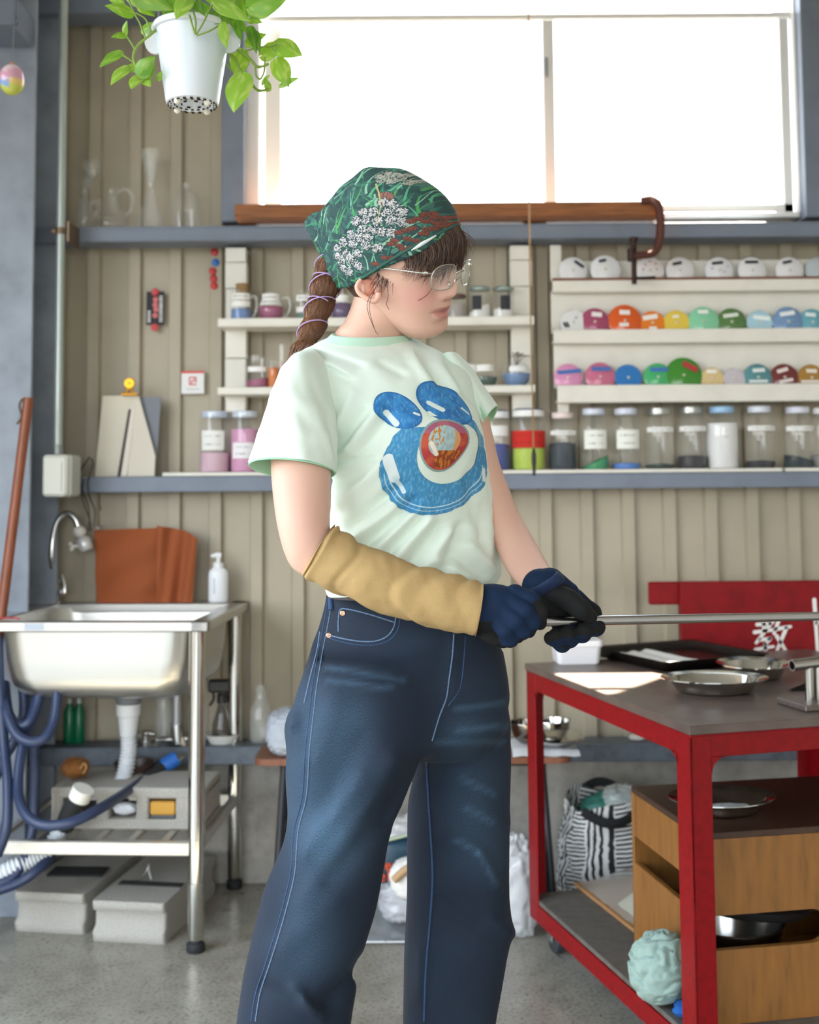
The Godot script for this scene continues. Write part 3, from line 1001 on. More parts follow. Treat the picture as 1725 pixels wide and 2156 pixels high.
func build_scarf(person: Node3D) -> void:
	var g := skin(scarf_field, head_o - Vector3.ONE * 0.20 + Vector3(-0.02, 0.06, 0), head_o + Vector3(0.14, 0.20, 0.14), 0.004)
	# painted cotton: green leaves, white umbels, russet flower heads
	var S := 800
	var im := Image.create(S, S, false, Image.FORMAT_RGB8)
	im.fill(col("2a4a48"))
	var R := RandomNumberGenerator.new()
	var to := func(x: float, y: float) -> Vector2:
		var q := head_local(hit(scarf_field, x, y, 1.5))
		return Vector2((q.x + 0.19) / 0.33 * S, (0.20 - q.y) / 0.25 * S)
	var dab := func(c: Vector2, rx: float, ry: float, cc: Color):
		for yy in range(int(-ry), int(ry) + 1):
			var w := rx * sqrt(maxf(0.0, 1.0 - yy * yy / (ry * ry + 0.01)))
			im.fill_rect(Rect2i(int(c.x - w), int(c.y + yy), maxi(1, int(2 * w)), 1), cc)
	for i in 900:
		var c := Vector2(R.randf() * S, R.randf() * S)
		dab.call(c, R.randf_range(6, 26), R.randf_range(4, 18), col("213a3f").lerp(col("4a7a6b"), R.randf()))
	for i in 420:      # blades of grass
		var c := Vector2(R.randf() * S, R.randf() * S)
		var dir := Vector2.UP.rotated(R.randf_range(-0.9, 0.9))
		var bend := R.randf_range(-0.05, 0.05)
		var cc: Color = [col("378a62"), col("55a57c"), col("2b6656"), col("86b69c"), col("4a9658"), col("1b333a")][R.randi() % 6]
		var w := R.randf_range(1.2, 6.0)
		for k in R.randi_range(14, 40):
			dab.call(c, w * (1.0 - k / 40.0) + 0.6, w * (1.0 - k / 40.0) + 0.6, cc)
			c += dir * 3.2
			dir = dir.rotated(bend)
	var umbel := func(x: float, y: float, rx: float, ry: float, tint: Color):
		var c: Vector2 = to.call(x, y)
		var kx := S / 0.33 / 1428.0
		var ky := S / 0.25 / 1428.0
		dab.call(c, rx * kx * 1.05, ry * ky * 1.08, col("263f40"))
		for i in 90:
			var a := R.randf() * TAU
			var rr := sqrt(R.randf())
			var lobe := 1.0 + 0.12 * sin(a * 7.0 + x)
			dab.call(c + Vector2(cos(a) * rx * kx, sin(a) * ry * ky) * rr * lobe * 0.92, R.randf_range(1.6, 3.2), R.randf_range(1.4, 2.8), tint.darkened(R.randf() * 0.30 + 0.12 * maxf(0.0, sin(a)) * rr))
	for f in [[805, 426], [823, 428], [836, 441], [845, 446], [765, 448], [787, 446], [812, 448], [750, 466], [770, 463], [796, 466], [823, 463], [849, 468], [761, 483], [783, 485], [803, 488], [823, 490], [739, 494], [757, 499], [774, 499], [724, 510], [743, 514], [770, 516], [794, 523], [713, 523], [730, 534], [752, 534], [719, 551], [743, 551], [735, 543], [712, 540], [722, 565], [735, 572], [757, 560]]:
		umbel.call(f[0] + R.randf_range(-2, 2), f[1], 12.5, 10.0, col("e2dcda"))
	for f in [[818, 373], [832, 369], [803, 380], [823, 382], [840, 377], [862, 384], [814, 366], [848, 370], [800, 372]]:
		umbel.call(f[0], f[1], 12.0, 5.5, col("c4c7b6"))
	for f in [[803, 411], [816, 410], [822, 414]]:
		umbel.call(f[0], f[1], 9.0, 6.0, col("a97565"))
	for f in [[867, 466], [880, 461], [895, 452], [909, 450], [915, 459], [900, 466], [924, 470], [935, 459], [947, 459], [840, 490], [856, 485], [869, 481], [831, 507], [823, 514], [858, 503], [842, 518], [812, 543], [825, 543], [849, 525], [902, 483], [915, 481], [893, 492], [946, 472], [930, 476], [880, 508], [866, 522], [790, 556]]:
		umbel.call(f[0], f[1], 9.0, 4.4, col("8a4a3a"))
	for k in 40:       # the long pale stalk
		var t := k / 39.0
		var p := Vector2(792, 388).lerp(Vector2(784, 470), t) + Vector2(14.0 * sin(t * PI * 0.8), 0)
		dab.call(to.call(p.x, p.y), 4.2 - 2.6 * t, 3.0, col("b9ab78"))
	var cloth := StandardMaterial3D.new()
	cloth.resource_name = "printed_cotton"
	cloth.albedo_texture = ImageTexture.create_from_image(im)
	cloth.roughness = 0.85
	for i in g.v.size():
		var q := head_local(g.v[i])
		g.uv[i] = Vector2((q.x + 0.19) / 0.33, (0.20 - q.y) / 0.25)
	var scarf := part("headscarf", g, cloth, person)
	var hem := []
	for k in 26:
		var t := k / 25.0
		hem.append(hit(scarf_field, lerpf(751, 962, t), lerpf(594, 473, t) - 6.0 * sin(t * PI), 1.55, 0.0005))
	part("hem", Geo.new().tube(hem, 0.0022, 8), mt("2f5a50", 0.85), scarf)
	var lining := []
	for k in 10:
		var t := k / 9.0
		lining.append(hit(scarf_field, lerpf(866, 930, t), lerpf(526, 487, t) + 1.0, 1.55, 0.001))
	part("lining", Geo.new().tube(lining, [0.0008, 0.0020, 0.0028, 0.0030, 0.0028, 0.0025, 0.0021, 0.0018, 0.0014, 0.0007], 8), mt("e6ebe6", 0.85), scarf)

# ---- glasses
func build_glasses(person: Node3D) -> void:
	var wire := mt("c9c6bb", 0.22, 0.9)
	var gl := Node3D.new()
	gl.name = "glasses"
	person.add_child(gl)
	var g := Geo.new()
	for s in [-1.0, 1.0]:
		var rim := []
		var disc := []
		for k in 36:
			var a := TAU * k / 36
			var cx := signf(cos(a)) * pow(absf(cos(a)), 0.72)
			var cy := signf(sin(a)) * pow(absf(sin(a)), 0.78)
			var l: float = s * (0.0335 + 0.0245 * cx)
			var p := hd(0.1115 - pow(absf(l) / 0.058, 2.0) * 0.0125 + 0.05 * cy * 0.019, 0.0385 + 0.0185 * cy - 0.001 * cx, l)
			rim.append(p)
		var mid := Vector3.ZERO
		for p in rim: mid += p
		mid /= 36
		var loop := rim.duplicate()
		loop.append(rim[0])
		loop.append(rim[1])
		g.tube(loop, 0.0009, 6, false)
		var lg := Geo.new()
		var inner := []
		for p in rim: inner.append(mid)
		lg.grid([inner, rim], true, false, [], 1)
		part("lens", lg, glass("ffffff", 0.05), gl)
	var bridge := spline([hd(0.1115, 0.043, -0.0095), hd(0.1165, 0.047, -0.004), hd(0.1165, 0.047, 0.004), hd(0.1115, 0.043, 0.0095)], 6)
	g.tube(bridge, 0.0012, 6)
	for s in [-1.0, 1.0]:
		g.tube(spline([hd(0.1115, 0.036, s * 0.0100), hd(0.105, 0.032, s * 0.0115), hd(0.1035, 0.028, s * 0.0115)], 5), 0.0006, 6)
		g.ball(hd(0.1030, 0.026, s * 0.0115), Vector3(0.002, 0.005, 0.003))
	part("frame", g, wire, gl)
	for s in [-1.0, 1.0]:
		g = Geo.new()
		g.tube(spline([hd(0.0985, 0.0455, s * 0.0580), hd(0.090, 0.0460, s * 0.070), hd(0.05, 0.0455, s * 0.0765), hd(0.0, 0.0430, s * 0.0785)], 6), 0.0012, 6)
		g.box(hd(0.0935, 0.0458, s * 0.066), Vector3(0.006, 0.004, 0.003), 0.0005)
		part("temple", g, wire, gl)

# ---- T-shirt
func build_shirt(person: Node3D) -> void:
	var knit := StandardMaterial3D.new()
	knit.resource_name = "pale_green_jersey"
	knit.albedo_color = col("e2efe3")
	knit.roughness = 0.9
	knit.rim_enabled = true
	knit.rim = 0.25
	knit.heightmap_enabled = true
	knit.heightmap_texture = noise_tex(0.25, [Color.BLACK, Color.WHITE], 41, 256, 2)
	knit.heightmap_scale = 0.02
	knit.uv1_triplanar = true
	knit.uv1_scale = Vector3.ONE * 9.0
	var rows := rings([[702, 708, 1.725, 857, 708, 1.765, 0.055, -0.013], [672, 720, 1.715, 888, 722, 1.775, 0.070, -0.016], [636, 740, 1.70, 930, 742, 1.79, 0.085, -0.014], [612, 768, 1.69, 974, 768, 1.80, 0.098, -0.008], [612, 805, 1.69, 992, 802, 1.80, 0.106, 0.0], [640, 852, 1.69, 1001, 850, 1.80, 0.112, 0.0], [668, 900, 1.69, 1011, 900, 1.80, 0.117, 0.0],
		[686, 950, 1.69, 1021, 948, 1.80, 0.118, 0.0], [695, 1000, 1.69, 1030, 998, 1.80, 0.114, 0.0], [697, 1050, 1.69, 1038, 1048, 1.80, 0.110, 0.0], [696, 1100, 1.69, 1044, 1096, 1.80, 0.106, 0.0], [692, 1150, 1.69, 1051, 1142, 1.80, 0.106, 0.0], [688, 1200, 1.69, 1055, 1182, 1.80, 0.108, 0.0], [687, 1238, 1.69, 1056, 1206, 1.80, 0.106, 0.0], [693, 1255, 1.69, 1049, 1223, 1.80, 0.098, 0.0], [712, 1252, 1.70, 1035, 1222, 1.79, 0.085, 0.0]], 12, 150)
	var folds := [[739, 1104, 802, 1050, 11, -0.006], [802, 1050, 845, 1022, 12, -0.005], [752, 1135, 830, 1076, 9, 0.006], [752, 1160, 870, 1054, 11, -0.007], [780, 1175, 885, 1075, 10, 0.006], [790, 1195, 885, 1085, 10, -0.006], [817, 1200, 905, 1094, 10, 0.005], [850, 1205, 925, 1110, 12, -0.006], [890, 1205, 945, 1120, 11, 0.004], [930, 1210, 975, 1110, 12, -0.005],
		[709, 969, 790, 966, 6, -0.003], [716, 930, 765, 868, 12, -0.006], [735, 945, 800, 860, 12, 0.005], [760, 950, 815, 880, 10, -0.004], [712, 900, 745, 830, 11, 0.004], [690, 775, 735, 800, 9, -0.003], [650, 745, 735, 786, 8, 0.003], [660, 735, 760, 770, 7, -0.003], [800, 765, 850, 790, 8, -0.003], [865, 745, 900, 800, 9, 0.004], [885, 740, 930, 810, 9, -0.005], [915, 745, 955, 820, 10, 0.004], [945, 760, 985, 840, 9, -0.005],
		[1021, 1060, 1018, 1138, 9, -0.004], [1032, 1080, 1030, 1170, 7, 0.003], [700, 1010, 760, 1000, 12, -0.003], [720, 1060, 800, 985, 14, 0.005], [990, 1150, 1040, 1200, 10, 0.005], [960, 1170, 1020, 1212, 10, -0.005], [920, 1180, 980, 1215, 9, 0.004], [900, 925, 960, 905, 60, 0.012], [985, 1000, 1005, 1100, 14, -0.003]]
	for f in folds: f[5] *= 1.7
	var plain_cloth := []
	for r in rows: plain_cloth.append(r.duplicate())
	rows = pushed(rows, folds, noise3(0.18, 5), 0.0026)
	var g := Geo.new().grid(rows, true)
	var flat_cloth := Geo.new().grid(plain_cloth, true)      # the same cloth before it was creased
	var shirt := part("t_shirt", g, knit, person)
	# collar of ribbed jersey
	var cg := Geo.new().grid(rings([[706, 706, 1.727, 853, 706, 1.763, 0.0525, -0.0125], [699, 703, 1.725, 859, 702, 1.765, 0.0570, -0.0130], [693, 708, 1.72, 865, 708, 1.767, 0.0605, -0.0150], [683, 718, 1.715, 874, 719, 1.772, 0.0680, -0.0185], [678, 723, 1.712, 880, 724, 1.775, 0.0710, -0.0195], [676, 727, 1.712, 882, 728, 1.775, 0.0690, -0.020]], 5, 120), true)
	part("collar", cg, mt("bfe2cb", 0.9), shirt)
	# sleeves, open at the hem
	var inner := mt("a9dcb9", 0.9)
	var sl := [[662, 736, 1.69, 722, 806, 1.73, 0.075, 0.0], [620, 748, 1.64, 706, 838, 1.66, 0.072, 0.004], [592, 782, 1.62, 709, 872, 1.63, 0.066, 0.006], [572, 828, 1.605, 710, 905, 1.61, 0.064, 0.008], [553, 885, 1.595, 711, 935, 1.60, 0.064, 0.010], [537, 938, 1.59, 709, 965, 1.595, 0.065, 0.011], [524, 978, 1.585, 707, 994, 1.59, 0.066, 0.012]]
	var sr := pushed(rings(sl, 8, 80), [[600, 780, 640, 960, 16, 0.003], [560, 900, 600, 940, 12, -0.003], [650, 780, 690, 900, 10, -0.004], [670, 850, 700, 960, 8, 0.003], [690, 860, 705, 960, 6, -0.003], [610, 850, 660, 900, 14, -0.003]], noise3(0.2, 6), 0.002)
	part("sleeve", Geo.new().grid(sr, true), knit, shirt)
	var lip := rings([[524, 978, 1.585, 707, 994, 1.59, 0.066, 0.012], [527, 981, 1.585, 704, 995, 1.59, 0.0635, 0.012], [540, 945, 1.59, 704, 965, 1.595, 0.062, 0.011], [556, 890, 1.60, 702, 925, 1.60, 0.061, 0.010]], 5, 80)
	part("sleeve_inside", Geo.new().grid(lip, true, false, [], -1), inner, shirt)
	var hemr := []
	for p in sr[sr.size() - 5]: hemr.append(p + (p - sr[sr.size() - 5][40]).normalized() * 0.0)
	sl = [[925, 752, 1.80, 968, 752, 1.83, 0.07, 0.0], [940, 790, 1.81, 990, 775, 1.84, 0.066, 0.004], [962, 830, 1.82, 1012, 806, 1.85, 0.060, 0.006], [986, 870, 1.825, 1031, 834, 1.855, 0.058, 0.008], [1010, 905, 1.83, 1048, 861, 1.86, 0.057, 0.010]]
	sr = pushed(rings(sl, 8, 60), [[985, 790, 1020, 880, 5, -0.004], [975, 800, 1005, 895, 5, 0.003]], noise3(0.2, 7), 0.002)
	part("sleeve", Geo.new().grid(sr, true), knit, shirt)
	lip = rings([[1010, 905, 1.83, 1048, 861, 1.86, 0.057, 0.010], [1010, 902, 1.83, 1045, 862, 1.86, 0.054, 0.010], [990, 866, 1.825, 1026, 836, 1.855, 0.053, 0.008]], 5, 60)
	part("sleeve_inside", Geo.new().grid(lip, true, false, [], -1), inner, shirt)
	# hem stitching of the near sleeve
	# print on the chest: glass rings in blue round a red and amber drop
	var S := 460
	var im := Image.create(S, S, false, Image.FORMAT_RGBA8)
	im.fill(Color(1, 1, 1, 0))
	var n := noise3(0.02, 61)
	n.fractal_octaves = 4
	for y in S:
		for x in S:
			var u := 770.0 + 300.0 * x / S      # the print's own sheet, 300 wide and 300 high
			var v := 785.0 + 300.0 * y / S
			var q := Vector2(u, v)
			var c := Color(0, 0, 0, 0)
			var w := n.get_noise_2d(x, y)
			var fine := n.get_noise_2d(x * 5.0 + 300.0, y * 2.0)
			# big ring, open at the upper left
			var e := Vector2((u - 921.0) / 106.0, (v - 975.0) / 106.0)
			var r := e.length()
			var ri := Vector2((u - 936.0) / 60.0, (v - 954.0) / 65.0).length()
			if r < 1.0 + 0.03 * w and ri > 1.0 and (v > 902.0 or u > 960.0):
				c = col("3f8dbd").lerp(col("8fb6cc"), clampf((ri - 1.0) < 0.35 and u > 960 and v < 960 if false else (0.75 if u > 985 and v < 940 else 0.0), 0.0, 1.0))
				c = c.lerp(col("377fae"), clampf(0.4 + w, 0, 1) * 0.5).lerp(col("b4d2e0"), clampf(fine * 1.3, 0, 1) * 0.6)
				if absf(r - 0.86) < 0.012 and v > 980: c = col("b9d6e2")
				if absf(r - 0.93) < 0.008 and v > 990: c = col("a9cbdd")
				if seg2(q, Vector2(825, 960), Vector2(842, 1000)) < 9.0: c = col("dbe6e6")
				if seg2(q, Vector2(842, 1000), Vector2(862, 1030)) < 4.0: c = col("cfe0e4")
				if seg2(q, Vector2(1014, 990), Vector2(1016, 1012)) < 4.5: c = col("e3eceb")
				c.a = 1.0
			# two lobes above
			for L in [[840.0, 864.0, 50.0, 34.0, 0.62], [931.0, 850.0, 56.0, 39.0, 0.75]]:
				var p := (q - Vector2(L[0], L[1])).rotated(-L[4])
				var k := Vector2(p.x / L[2], p.y / L[3]).length()
				if k < 1.0:
					c = col("3a8ccb").lerp(col("286fb0"), clampf(0.5 + w * 1.3, 0, 1)).lerp(col("7fb4da"), clampf(fine * 1.3, 0, 1) * 0.8)
					if k > 0.93: c = c.lerp(col("1c5a98"), 0.5)
					c.a = 1.0
			if seg2(q, Vector2(818, 868), Vector2(836, 892)) < 6.5 or seg2(q, Vector2(905, 850), Vector2(925, 865)) < 5.0 or seg2(q, Vector2(963, 860), Vector2(972, 872)) < 2.0 or seg2(q, Vector2(872, 872), Vector2(880, 876)) < 2.5: c = col("dfeae8")
			if absf(u - 906.0) < 8.0 - (v - 866.0) * -0.1 and v > 868 and v < 879 and u - 900.0 < (v - 866.0): c = col("e3efe6")
			# the drop in the middle
			var dk := Vector2((u - 922.0) / (44.0 - 0.10 * (v - 940.0)), (v - 940.0) / 54.0).length()
			if dk < 1.0:
				c = col("b43a3c").lerp(col("c9583f"), clampf(0.5 + w * 2.0, 0, 1))
				if v < 915: c = c.lerp(col("a77aa6"), 0.55)
				if dk > 0.93: c = col("8aa6a4")
				var ik := Vector2((u - 920.0) / 28.0, (v - 932.0) / 33.0).length()
				if ik < 1.0:
					c = col("b9cfd0").lerp(col("9db8bd"), clampf(0.5 + fine, 0, 1))
					if fine > 0.12 and u < 920 and v < 940: c = col("cf8130")
					if u > 937 and ik > 0.5: c = col("d9a06a")
				if v > 950 and dk < 0.86 and u > 907: c = col("c9781f").lerp(col("8f3a20"), clampf(0.5 + fine * 2.5, 0, 1))
				if seg2(q, Vector2(897, 935), Vector2(909, 958)) < 3.5: c = col("efe6d6")
				c.a = 1.0
			im.set_pixel(x, y, c)
	var pm := StandardMaterial3D.new()
	pm.resource_name = "shirt_print"
	pm.albedo_texture = ImageTexture.create_from_image(im)
	pm.transparency = BaseMaterial3D.TRANSPARENCY_ALPHA_SCISSOR
	pm.alpha_scissor_threshold = 0.5
	pm.roughness = 0.75
	pm.texture_repeat = false
	# laid on the cloth: sheet coordinates are measured on the chest's own plane
	var near := func(x: float, y: float) -> Vector3:
		var best := 1e9
		var o2 := Vector3.ZERO
		for i in flat_cloth.v.size():
			if flat_cloth.n[i].z < 0.1: continue
			var e := pix(flat_cloth.v[i]).distance_squared_to(Vector2(x, y))
			if e < best:
				best = e
				o2 = flat_cloth.v[i]
		return o2
	var o: Vector3 = near.call(918, 945)
	var ax: Vector3 = (near.call(1000, 945) - near.call(836, 945)) / 164.0
	var ay: Vector3 = (near.call(918, 1045) - near.call(918, 845)) / 200.0
	var nn := ax.cross(ay).normalized()
	if nn.z < 0: nn = -nn
	var flat := func(p: Vector3) -> Vector2:
		var rel: Vector3 = p - o
		return Vector2(rel.dot(ay.cross(nn)) / ax.dot(ay.cross(nn)), rel.dot(nn.cross(ax)) / ay.dot(nn.cross(ax)))
	# the jersey is stretched round the chest: even out the sheet across and down
	var e1: float = flat.call(near.call(1000, 945)).x
	var e0: float = flat.call(near.call(836, 945)).x
	var qb := (82.0 / e1 + 82.0 / e0) / (e1 - e0)
	var qa := 82.0 / e1 - qb * e1
	e1 = flat.call(near.call(918, 1045)).y
	e0 = flat.call(near.call(918, 845)).y
	var rb := (100.0 / e1 + 100.0 / e0) / (e1 - e0)
	var ra := 100.0 / e1 - rb * e1
	var pg := Geo.new()
	var keep := {}
	for i in g.v.size():
		if flat_cloth.n[i].dot(nn) < -0.2 or flat_cloth.n[i].z < -0.4: continue
		var q := pix(g.v[i])
		if q.x < 740 or q.x > 1090 or q.y < 770 or q.y > 1130: continue
		var e: Vector2 = flat.call(flat_cloth.v[i])
		var a := e.x * qa + e.x * e.x * qb
		var b := e.y * ra + e.y * e.y * rb
		keep[i] = pg.add(g.v[i] + g.n[i] * 0.0007, g.n[i], Vector2((918.0 + a - 770.0) / 300.0, (945.0 + b - 785.0) / 300.0))
	for i in range(0, g.idx.size(), 3):
		if keep.has(g.idx[i]) and keep.has(g.idx[i + 1]) and keep.has(g.idx[i + 2]):
			for k in 3: pg.idx.append(keep[g.idx[i + k]])
	tag(part("print", pg, pm, shirt), "blue looped glass picture with a red and amber centre")

# ---- jeans
var leg_tabs := []
func slices(rows: Array) -> Dictionary:             # [y, left, right, distance, depth ratio] in picture rows -> world tables by height
	var pts := []
	for r in rows:
		var a := P(r[1], r[0], r[3])
		var b := P(r[2], r[0], r[3])
		pts.append([a.y, (a.x + b.x) * 0.5, -r[3], (b.x - a.x) * 0.5, (b.x - a.x) * 0.5 * r[4]])
	pts.reverse()
	var y0: float = pts[0][0]
	var y1: float = pts[-1][0]
	var n := 90
	var t := []
	for i in n + 1:
		var yy := lerpf(y0, y1, float(i) / n)
		var s := [0.0, 0.0, 0.0, 0.0, 0.0]
		for w in [-0.02, -0.01, 0.0, 0.01, 0.02]:
			var k := table_at(pts, yy + w)
			for j in 5: s[j] += k[j] * 0.2
		t.append(PackedFloat32Array([s[1], s[2], s[3], s[4]]))
	return {"y0": y0, "y1": y1, "n": n, "t": t}
func slice_field(p: Vector3, s: Dictionary) -> float:
	var h: float = (p.y - s.y0) / (s.y1 - s.y0) * s.n
	var i := clampi(int(h), 0, s.n - 1)
	var k := clampf(h - i, 0.0, 1.0)
	var a: PackedFloat32Array = s.t[i]
	var b: PackedFloat32Array = s.t[i + 1]
	var dx := p.x - lerpf(a[0], b[0], k)
	var dz := p.z - lerpf(a[1], b[1], k)
	var ra := lerpf(a[2], b[2], k)
	var rb := lerpf(a[3], b[3], k)
	var q := sqrt(dx * dx / (ra * ra) + dz * dz / (rb * rb))
	var d := (q - 1.0) * q / maxf(sqrt(dx * dx / (ra * ra * ra * ra) + dz * dz / (rb * rb * rb * rb)), 0.001) if q > 0.2 else -minf(ra, rb) * 0.8
	return maxf(d, maxf(p.y - s.y1, s.y0 - p.y))
var jean_folds := []
func jeans_field(p: Vector3) -> float:
	var d := smin(slice_field(p, leg_tabs[1]), slice_field(p, leg_tabs[2]), 0.018)
	d = smin(d, slice_field(p, leg_tabs[0]), 0.03)
	if absf(d) < 0.03 and p.z > -1.84: d -= relief(pix(p), jean_folds)
	return d
func build_jeans(person: Node3D) -> void:
	leg_tabs = [slices([[1235, 690, 1038, 1.75, 0.62], [1260, 688, 1040, 1.75, 0.62], [1300, 678, 1042, 1.75, 0.62], [1350, 662, 1048, 1.75, 0.62], [1400, 645, 1062, 1.75, 0.62], [1450, 628, 1070, 1.75, 0.62], [1500, 613, 1074, 1.75, 0.60], [1545, 625, 1066, 1.75, 0.56], [1580, 670, 1030, 1.75, 0.45], [1600, 730, 980, 1.75, 0.3]]),
		slices([[1380, 662, 900, 1.70, 0.8], [1450, 630, 910, 1.69, 0.8], [1500, 613, 912, 1.69, 0.8], [1560, 605, 910, 1.685, 0.78], [1600, 603, 902, 1.68, 0.78], [1650, 600, 871, 1.68, 0.80], [1700, 608, 847, 1.68, 0.84], [1751, 604, 823, 1.68, 0.88], [1800, 590, 813, 1.68, 0.9], [1831, 571, 809, 1.68, 0.9], [1880, 552, 800, 1.68, 0.9], [1946, 538, 786, 1.68, 0.9], [1984, 528, 769, 1.68, 0.9], [2043, 514, 760, 1.68, 0.9], [2137, 500, 741, 1.68, 0.9], [2300, 480, 725, 1.68, 0.9], [2560, 465, 710, 1.68, 0.9], [2740, 465, 705, 1.68, 0.9]]),
		slices([[1380, 860, 1058, 1.80, 0.85], [1450, 870, 1070, 1.80, 0.85], [1520, 872, 1074, 1.81, 0.85], [1600, 868, 1077, 1.82, 0.9], [1692, 858, 1074, 1.82, 0.9], [1789, 857, 1073, 1.82, 0.9], [1893, 857, 1072, 1.82, 0.9], [1963, 853, 1082, 1.82, 0.9], [2001, 851, 1070, 1.82, 0.9], [2067, 850, 1060, 1.82, 0.9], [2156, 848, 1043, 1.82, 0.9], [2400, 850, 1020, 1.82, 0.95], [2590, 850, 1010, 1.82, 0.95]])]
	jean_folds = [[612, 1545, 622, 1560, 16, 0.006], [612, 1525, 618, 1512, 14, 0.008], [660, 1600, 700, 1480, 30, 0.006], [690, 1700, 760, 1560, 26, -0.005], [740, 1760, 830, 1600, 24, 0.006], [800, 1720, 880, 1600, 18, -0.006], [640, 1800, 760, 1640, 22, 0.006], [690, 1850, 800, 1720, 22, -0.006], [640, 1900, 720, 1780, 24, 0.005],
		[560, 2080, 640, 2110, 14, -0.004], [640, 2110, 670, 2130, 14, 0.012], [670, 2120, 760, 2030, 16, -0.008], [620, 2085, 680, 2150, 14, 0.008], [590, 2000, 700, 1900, 26, 0.004], [690, 1440, 860, 1445, 12, 0.002], [700, 1410, 860, 1400, 12, -0.002],
		[910, 1640, 1000, 1690, 16, -0.003], [1000, 1690, 1060, 1730, 12, 0.004], [940, 1740, 1010, 1800, 14, 0.004], [1010, 1800, 1050, 1870, 12, 0.005], [930, 1790, 1000, 1880, 16, -0.004], [960, 1560, 1060, 1530, 14, 0.003], [960, 1500, 1060, 1490, 12, -0.003], [1040, 1940, 1080, 1965, 12, 0.006], [930, 1900, 1000, 1950, 16, -0.004], [890, 2000, 880, 2100, 12, 0.004], [960, 1340, 950, 1460, 8, 0.003]]
	for f in jean_folds: f[5] *= 1.5
	var g := skin(jeans_field, Vector3(-0.33, 0.01, -2.02), Vector3(0.20, 1.0, -1.50), 0.0075)
	g.colored = true
	var dark := Color(0.0072, 0.022, 0.050)
	var lite := Color(0.105, 0.205, 0.305)
	var n := noise3(0.10, 77)
	for i in g.v.size():
		var q := pix(g.v[i])
		var f := 0.0
		f += 0.55 * bump(seg2(q, Vector2(720, 1520), Vector2(690, 1760)), 70.0)
		f += 0.35 * bump(seg2(q, Vector2(680, 1760), Vector2(640, 2000)), 60.0)
		f += 0.25 * bump(seg2(q, Vector2(640, 1450), Vector2(610, 1700)), 40.0)
		f += 0.28 * bump(seg2(q, Vector2(980, 1560), Vector2(1000, 1800)), 60.0)
		for w in [[690, 1405, 850, 1432], [690, 1432, 830, 1450], [960, 1492, 1065, 1480], [965, 1535, 1070, 1530], [920, 1565, 1060, 1562], [975, 1640, 1040, 1672], [960, 1770, 1010, 1795], [1010, 1795, 1045, 1860], [980, 1700, 1035, 1730]]:
			f += 0.38 * bump(seg2(q, Vector2(w[0], w[1]), Vector2(w[2], w[3])), 6.0)
		f += 0.10 * n.get_noise_3dv(g.v[i] * 60.0)
		g.c[i] = dark.lerp(lite, clampf(f, 0.0, 1.0))
	var denim := StandardMaterial3D.new()
	denim.resource_name = "indigo_denim"
	denim.vertex_color_use_as_albedo = true
	denim.albedo_texture = noise_tex(0.15, [col("4a4f58"), col("8c929c"), col("d8dce2"), col("ffffff")], 71, 512, 3)
	denim.uv1_triplanar = true
	denim.uv1_scale = Vector3(15.0, 5.0, 15.0)
	denim.roughness = 0.85
	denim.heightmap_enabled = true
	denim.heightmap_texture = noise_tex(0.3, [Color.BLACK, Color.WHITE], 72, 256, 2)
	denim.heightmap_scale = 0.03
	var jeans := part("jeans", g, denim, person)
	var seam_m := worn("35537a", "6f8aab", 0.85, 30.0, 0.03, 0.0, 0.0, 73)
	var rib_m := worn("1d3557", "35557f", 0.85, 30.0, 0.03, 0.0, 0.0, 74)
	var along := func(pts: Array, lift: float) -> Array:
		var o := []
		var s := spline(pts, 7)
		for p in s:
			var q := hit(jeans_field, p.x, p.y, 1.45, lift)
			if jeans_field(q) < 0.004: o.append(q)      # only where the cloth is met
		return o
	var V := func(a: Array) -> Array:
		var o := []
		for i in range(0, a.size(), 2): o.append(Vector2(a[i], a[i + 1]))
		return o
	var side := [699, 1268, 690, 1320, 680, 1370, 668, 1440, 661, 1500, 652, 1580, 648, 1650, 643, 1690, 628, 1750, 622, 1830, 612, 1880, 590, 1960, 568, 2030, 548, 2090, 538, 2150]
	part("side_seam", Geo.new().tube(along.call(V.call(side), 0.0), 0.0010, 6), seam_m, jeans)
	var side2 := []
	for i in range(0, side.size(), 2): side2.append_array([side[i] - 9, side[i + 1]])
	part("side_seam", Geo.new().tube(along.call(V.call(side2), -0.0003), 0.0009, 5), rib_m, jeans)
	part("pocket_edge", Geo.new().tube(along.call(V.call([692, 1337, 720, 1344, 755, 1350, 790, 1350, 815, 1340, 829, 1322, 834, 1300]), 0.0), 0.0011, 6), seam_m, jeans)
	part("pocket_edge", Geo.new().tube(along.call(V.call([694, 1344, 722, 1352, 757, 1358, 795, 1357, 822, 1346, 838, 1326, 843, 1302]), -0.0002), 0.0008, 5), rib_m, jeans)
	part("coin_pocket", Geo.new().tube(along.call(V.call([713, 1330, 713, 1305, 717, 1284, 735, 1283, 780, 1294, 830, 1310]), 0.0), 0.0012, 6), seam_m, jeans)
	part("fly_seam", Geo.new().tube(along.call(V.call([956, 1335, 953, 1380, 946, 1430, 940, 1470, 925, 1510, 910, 1560]), 0.0), 0.0011, 6), seam_m, jeans)
	part("fly_seam", Geo.new().tube(along.call(V.call([980, 1340, 976, 1400, 968, 1450, 944, 1486]), -0.0002), 0.0009, 5), rib_m, jeans)
	part("inner_seam", Geo.new().tube(along.call(V.call([898, 1605, 902, 1680, 906, 1740, 911, 1830, 910, 1880, 904, 1960, 897, 2040, 893, 2150]), 0.0), 0.0015, 6), rib_m, jeans)
	part("back_pocket_edge", Geo.new().tube(along.call(V.call([674, 1330, 668, 1370, 655, 1420, 641, 1480]), 0.0), 0.0013, 6), seam_m, jeans)
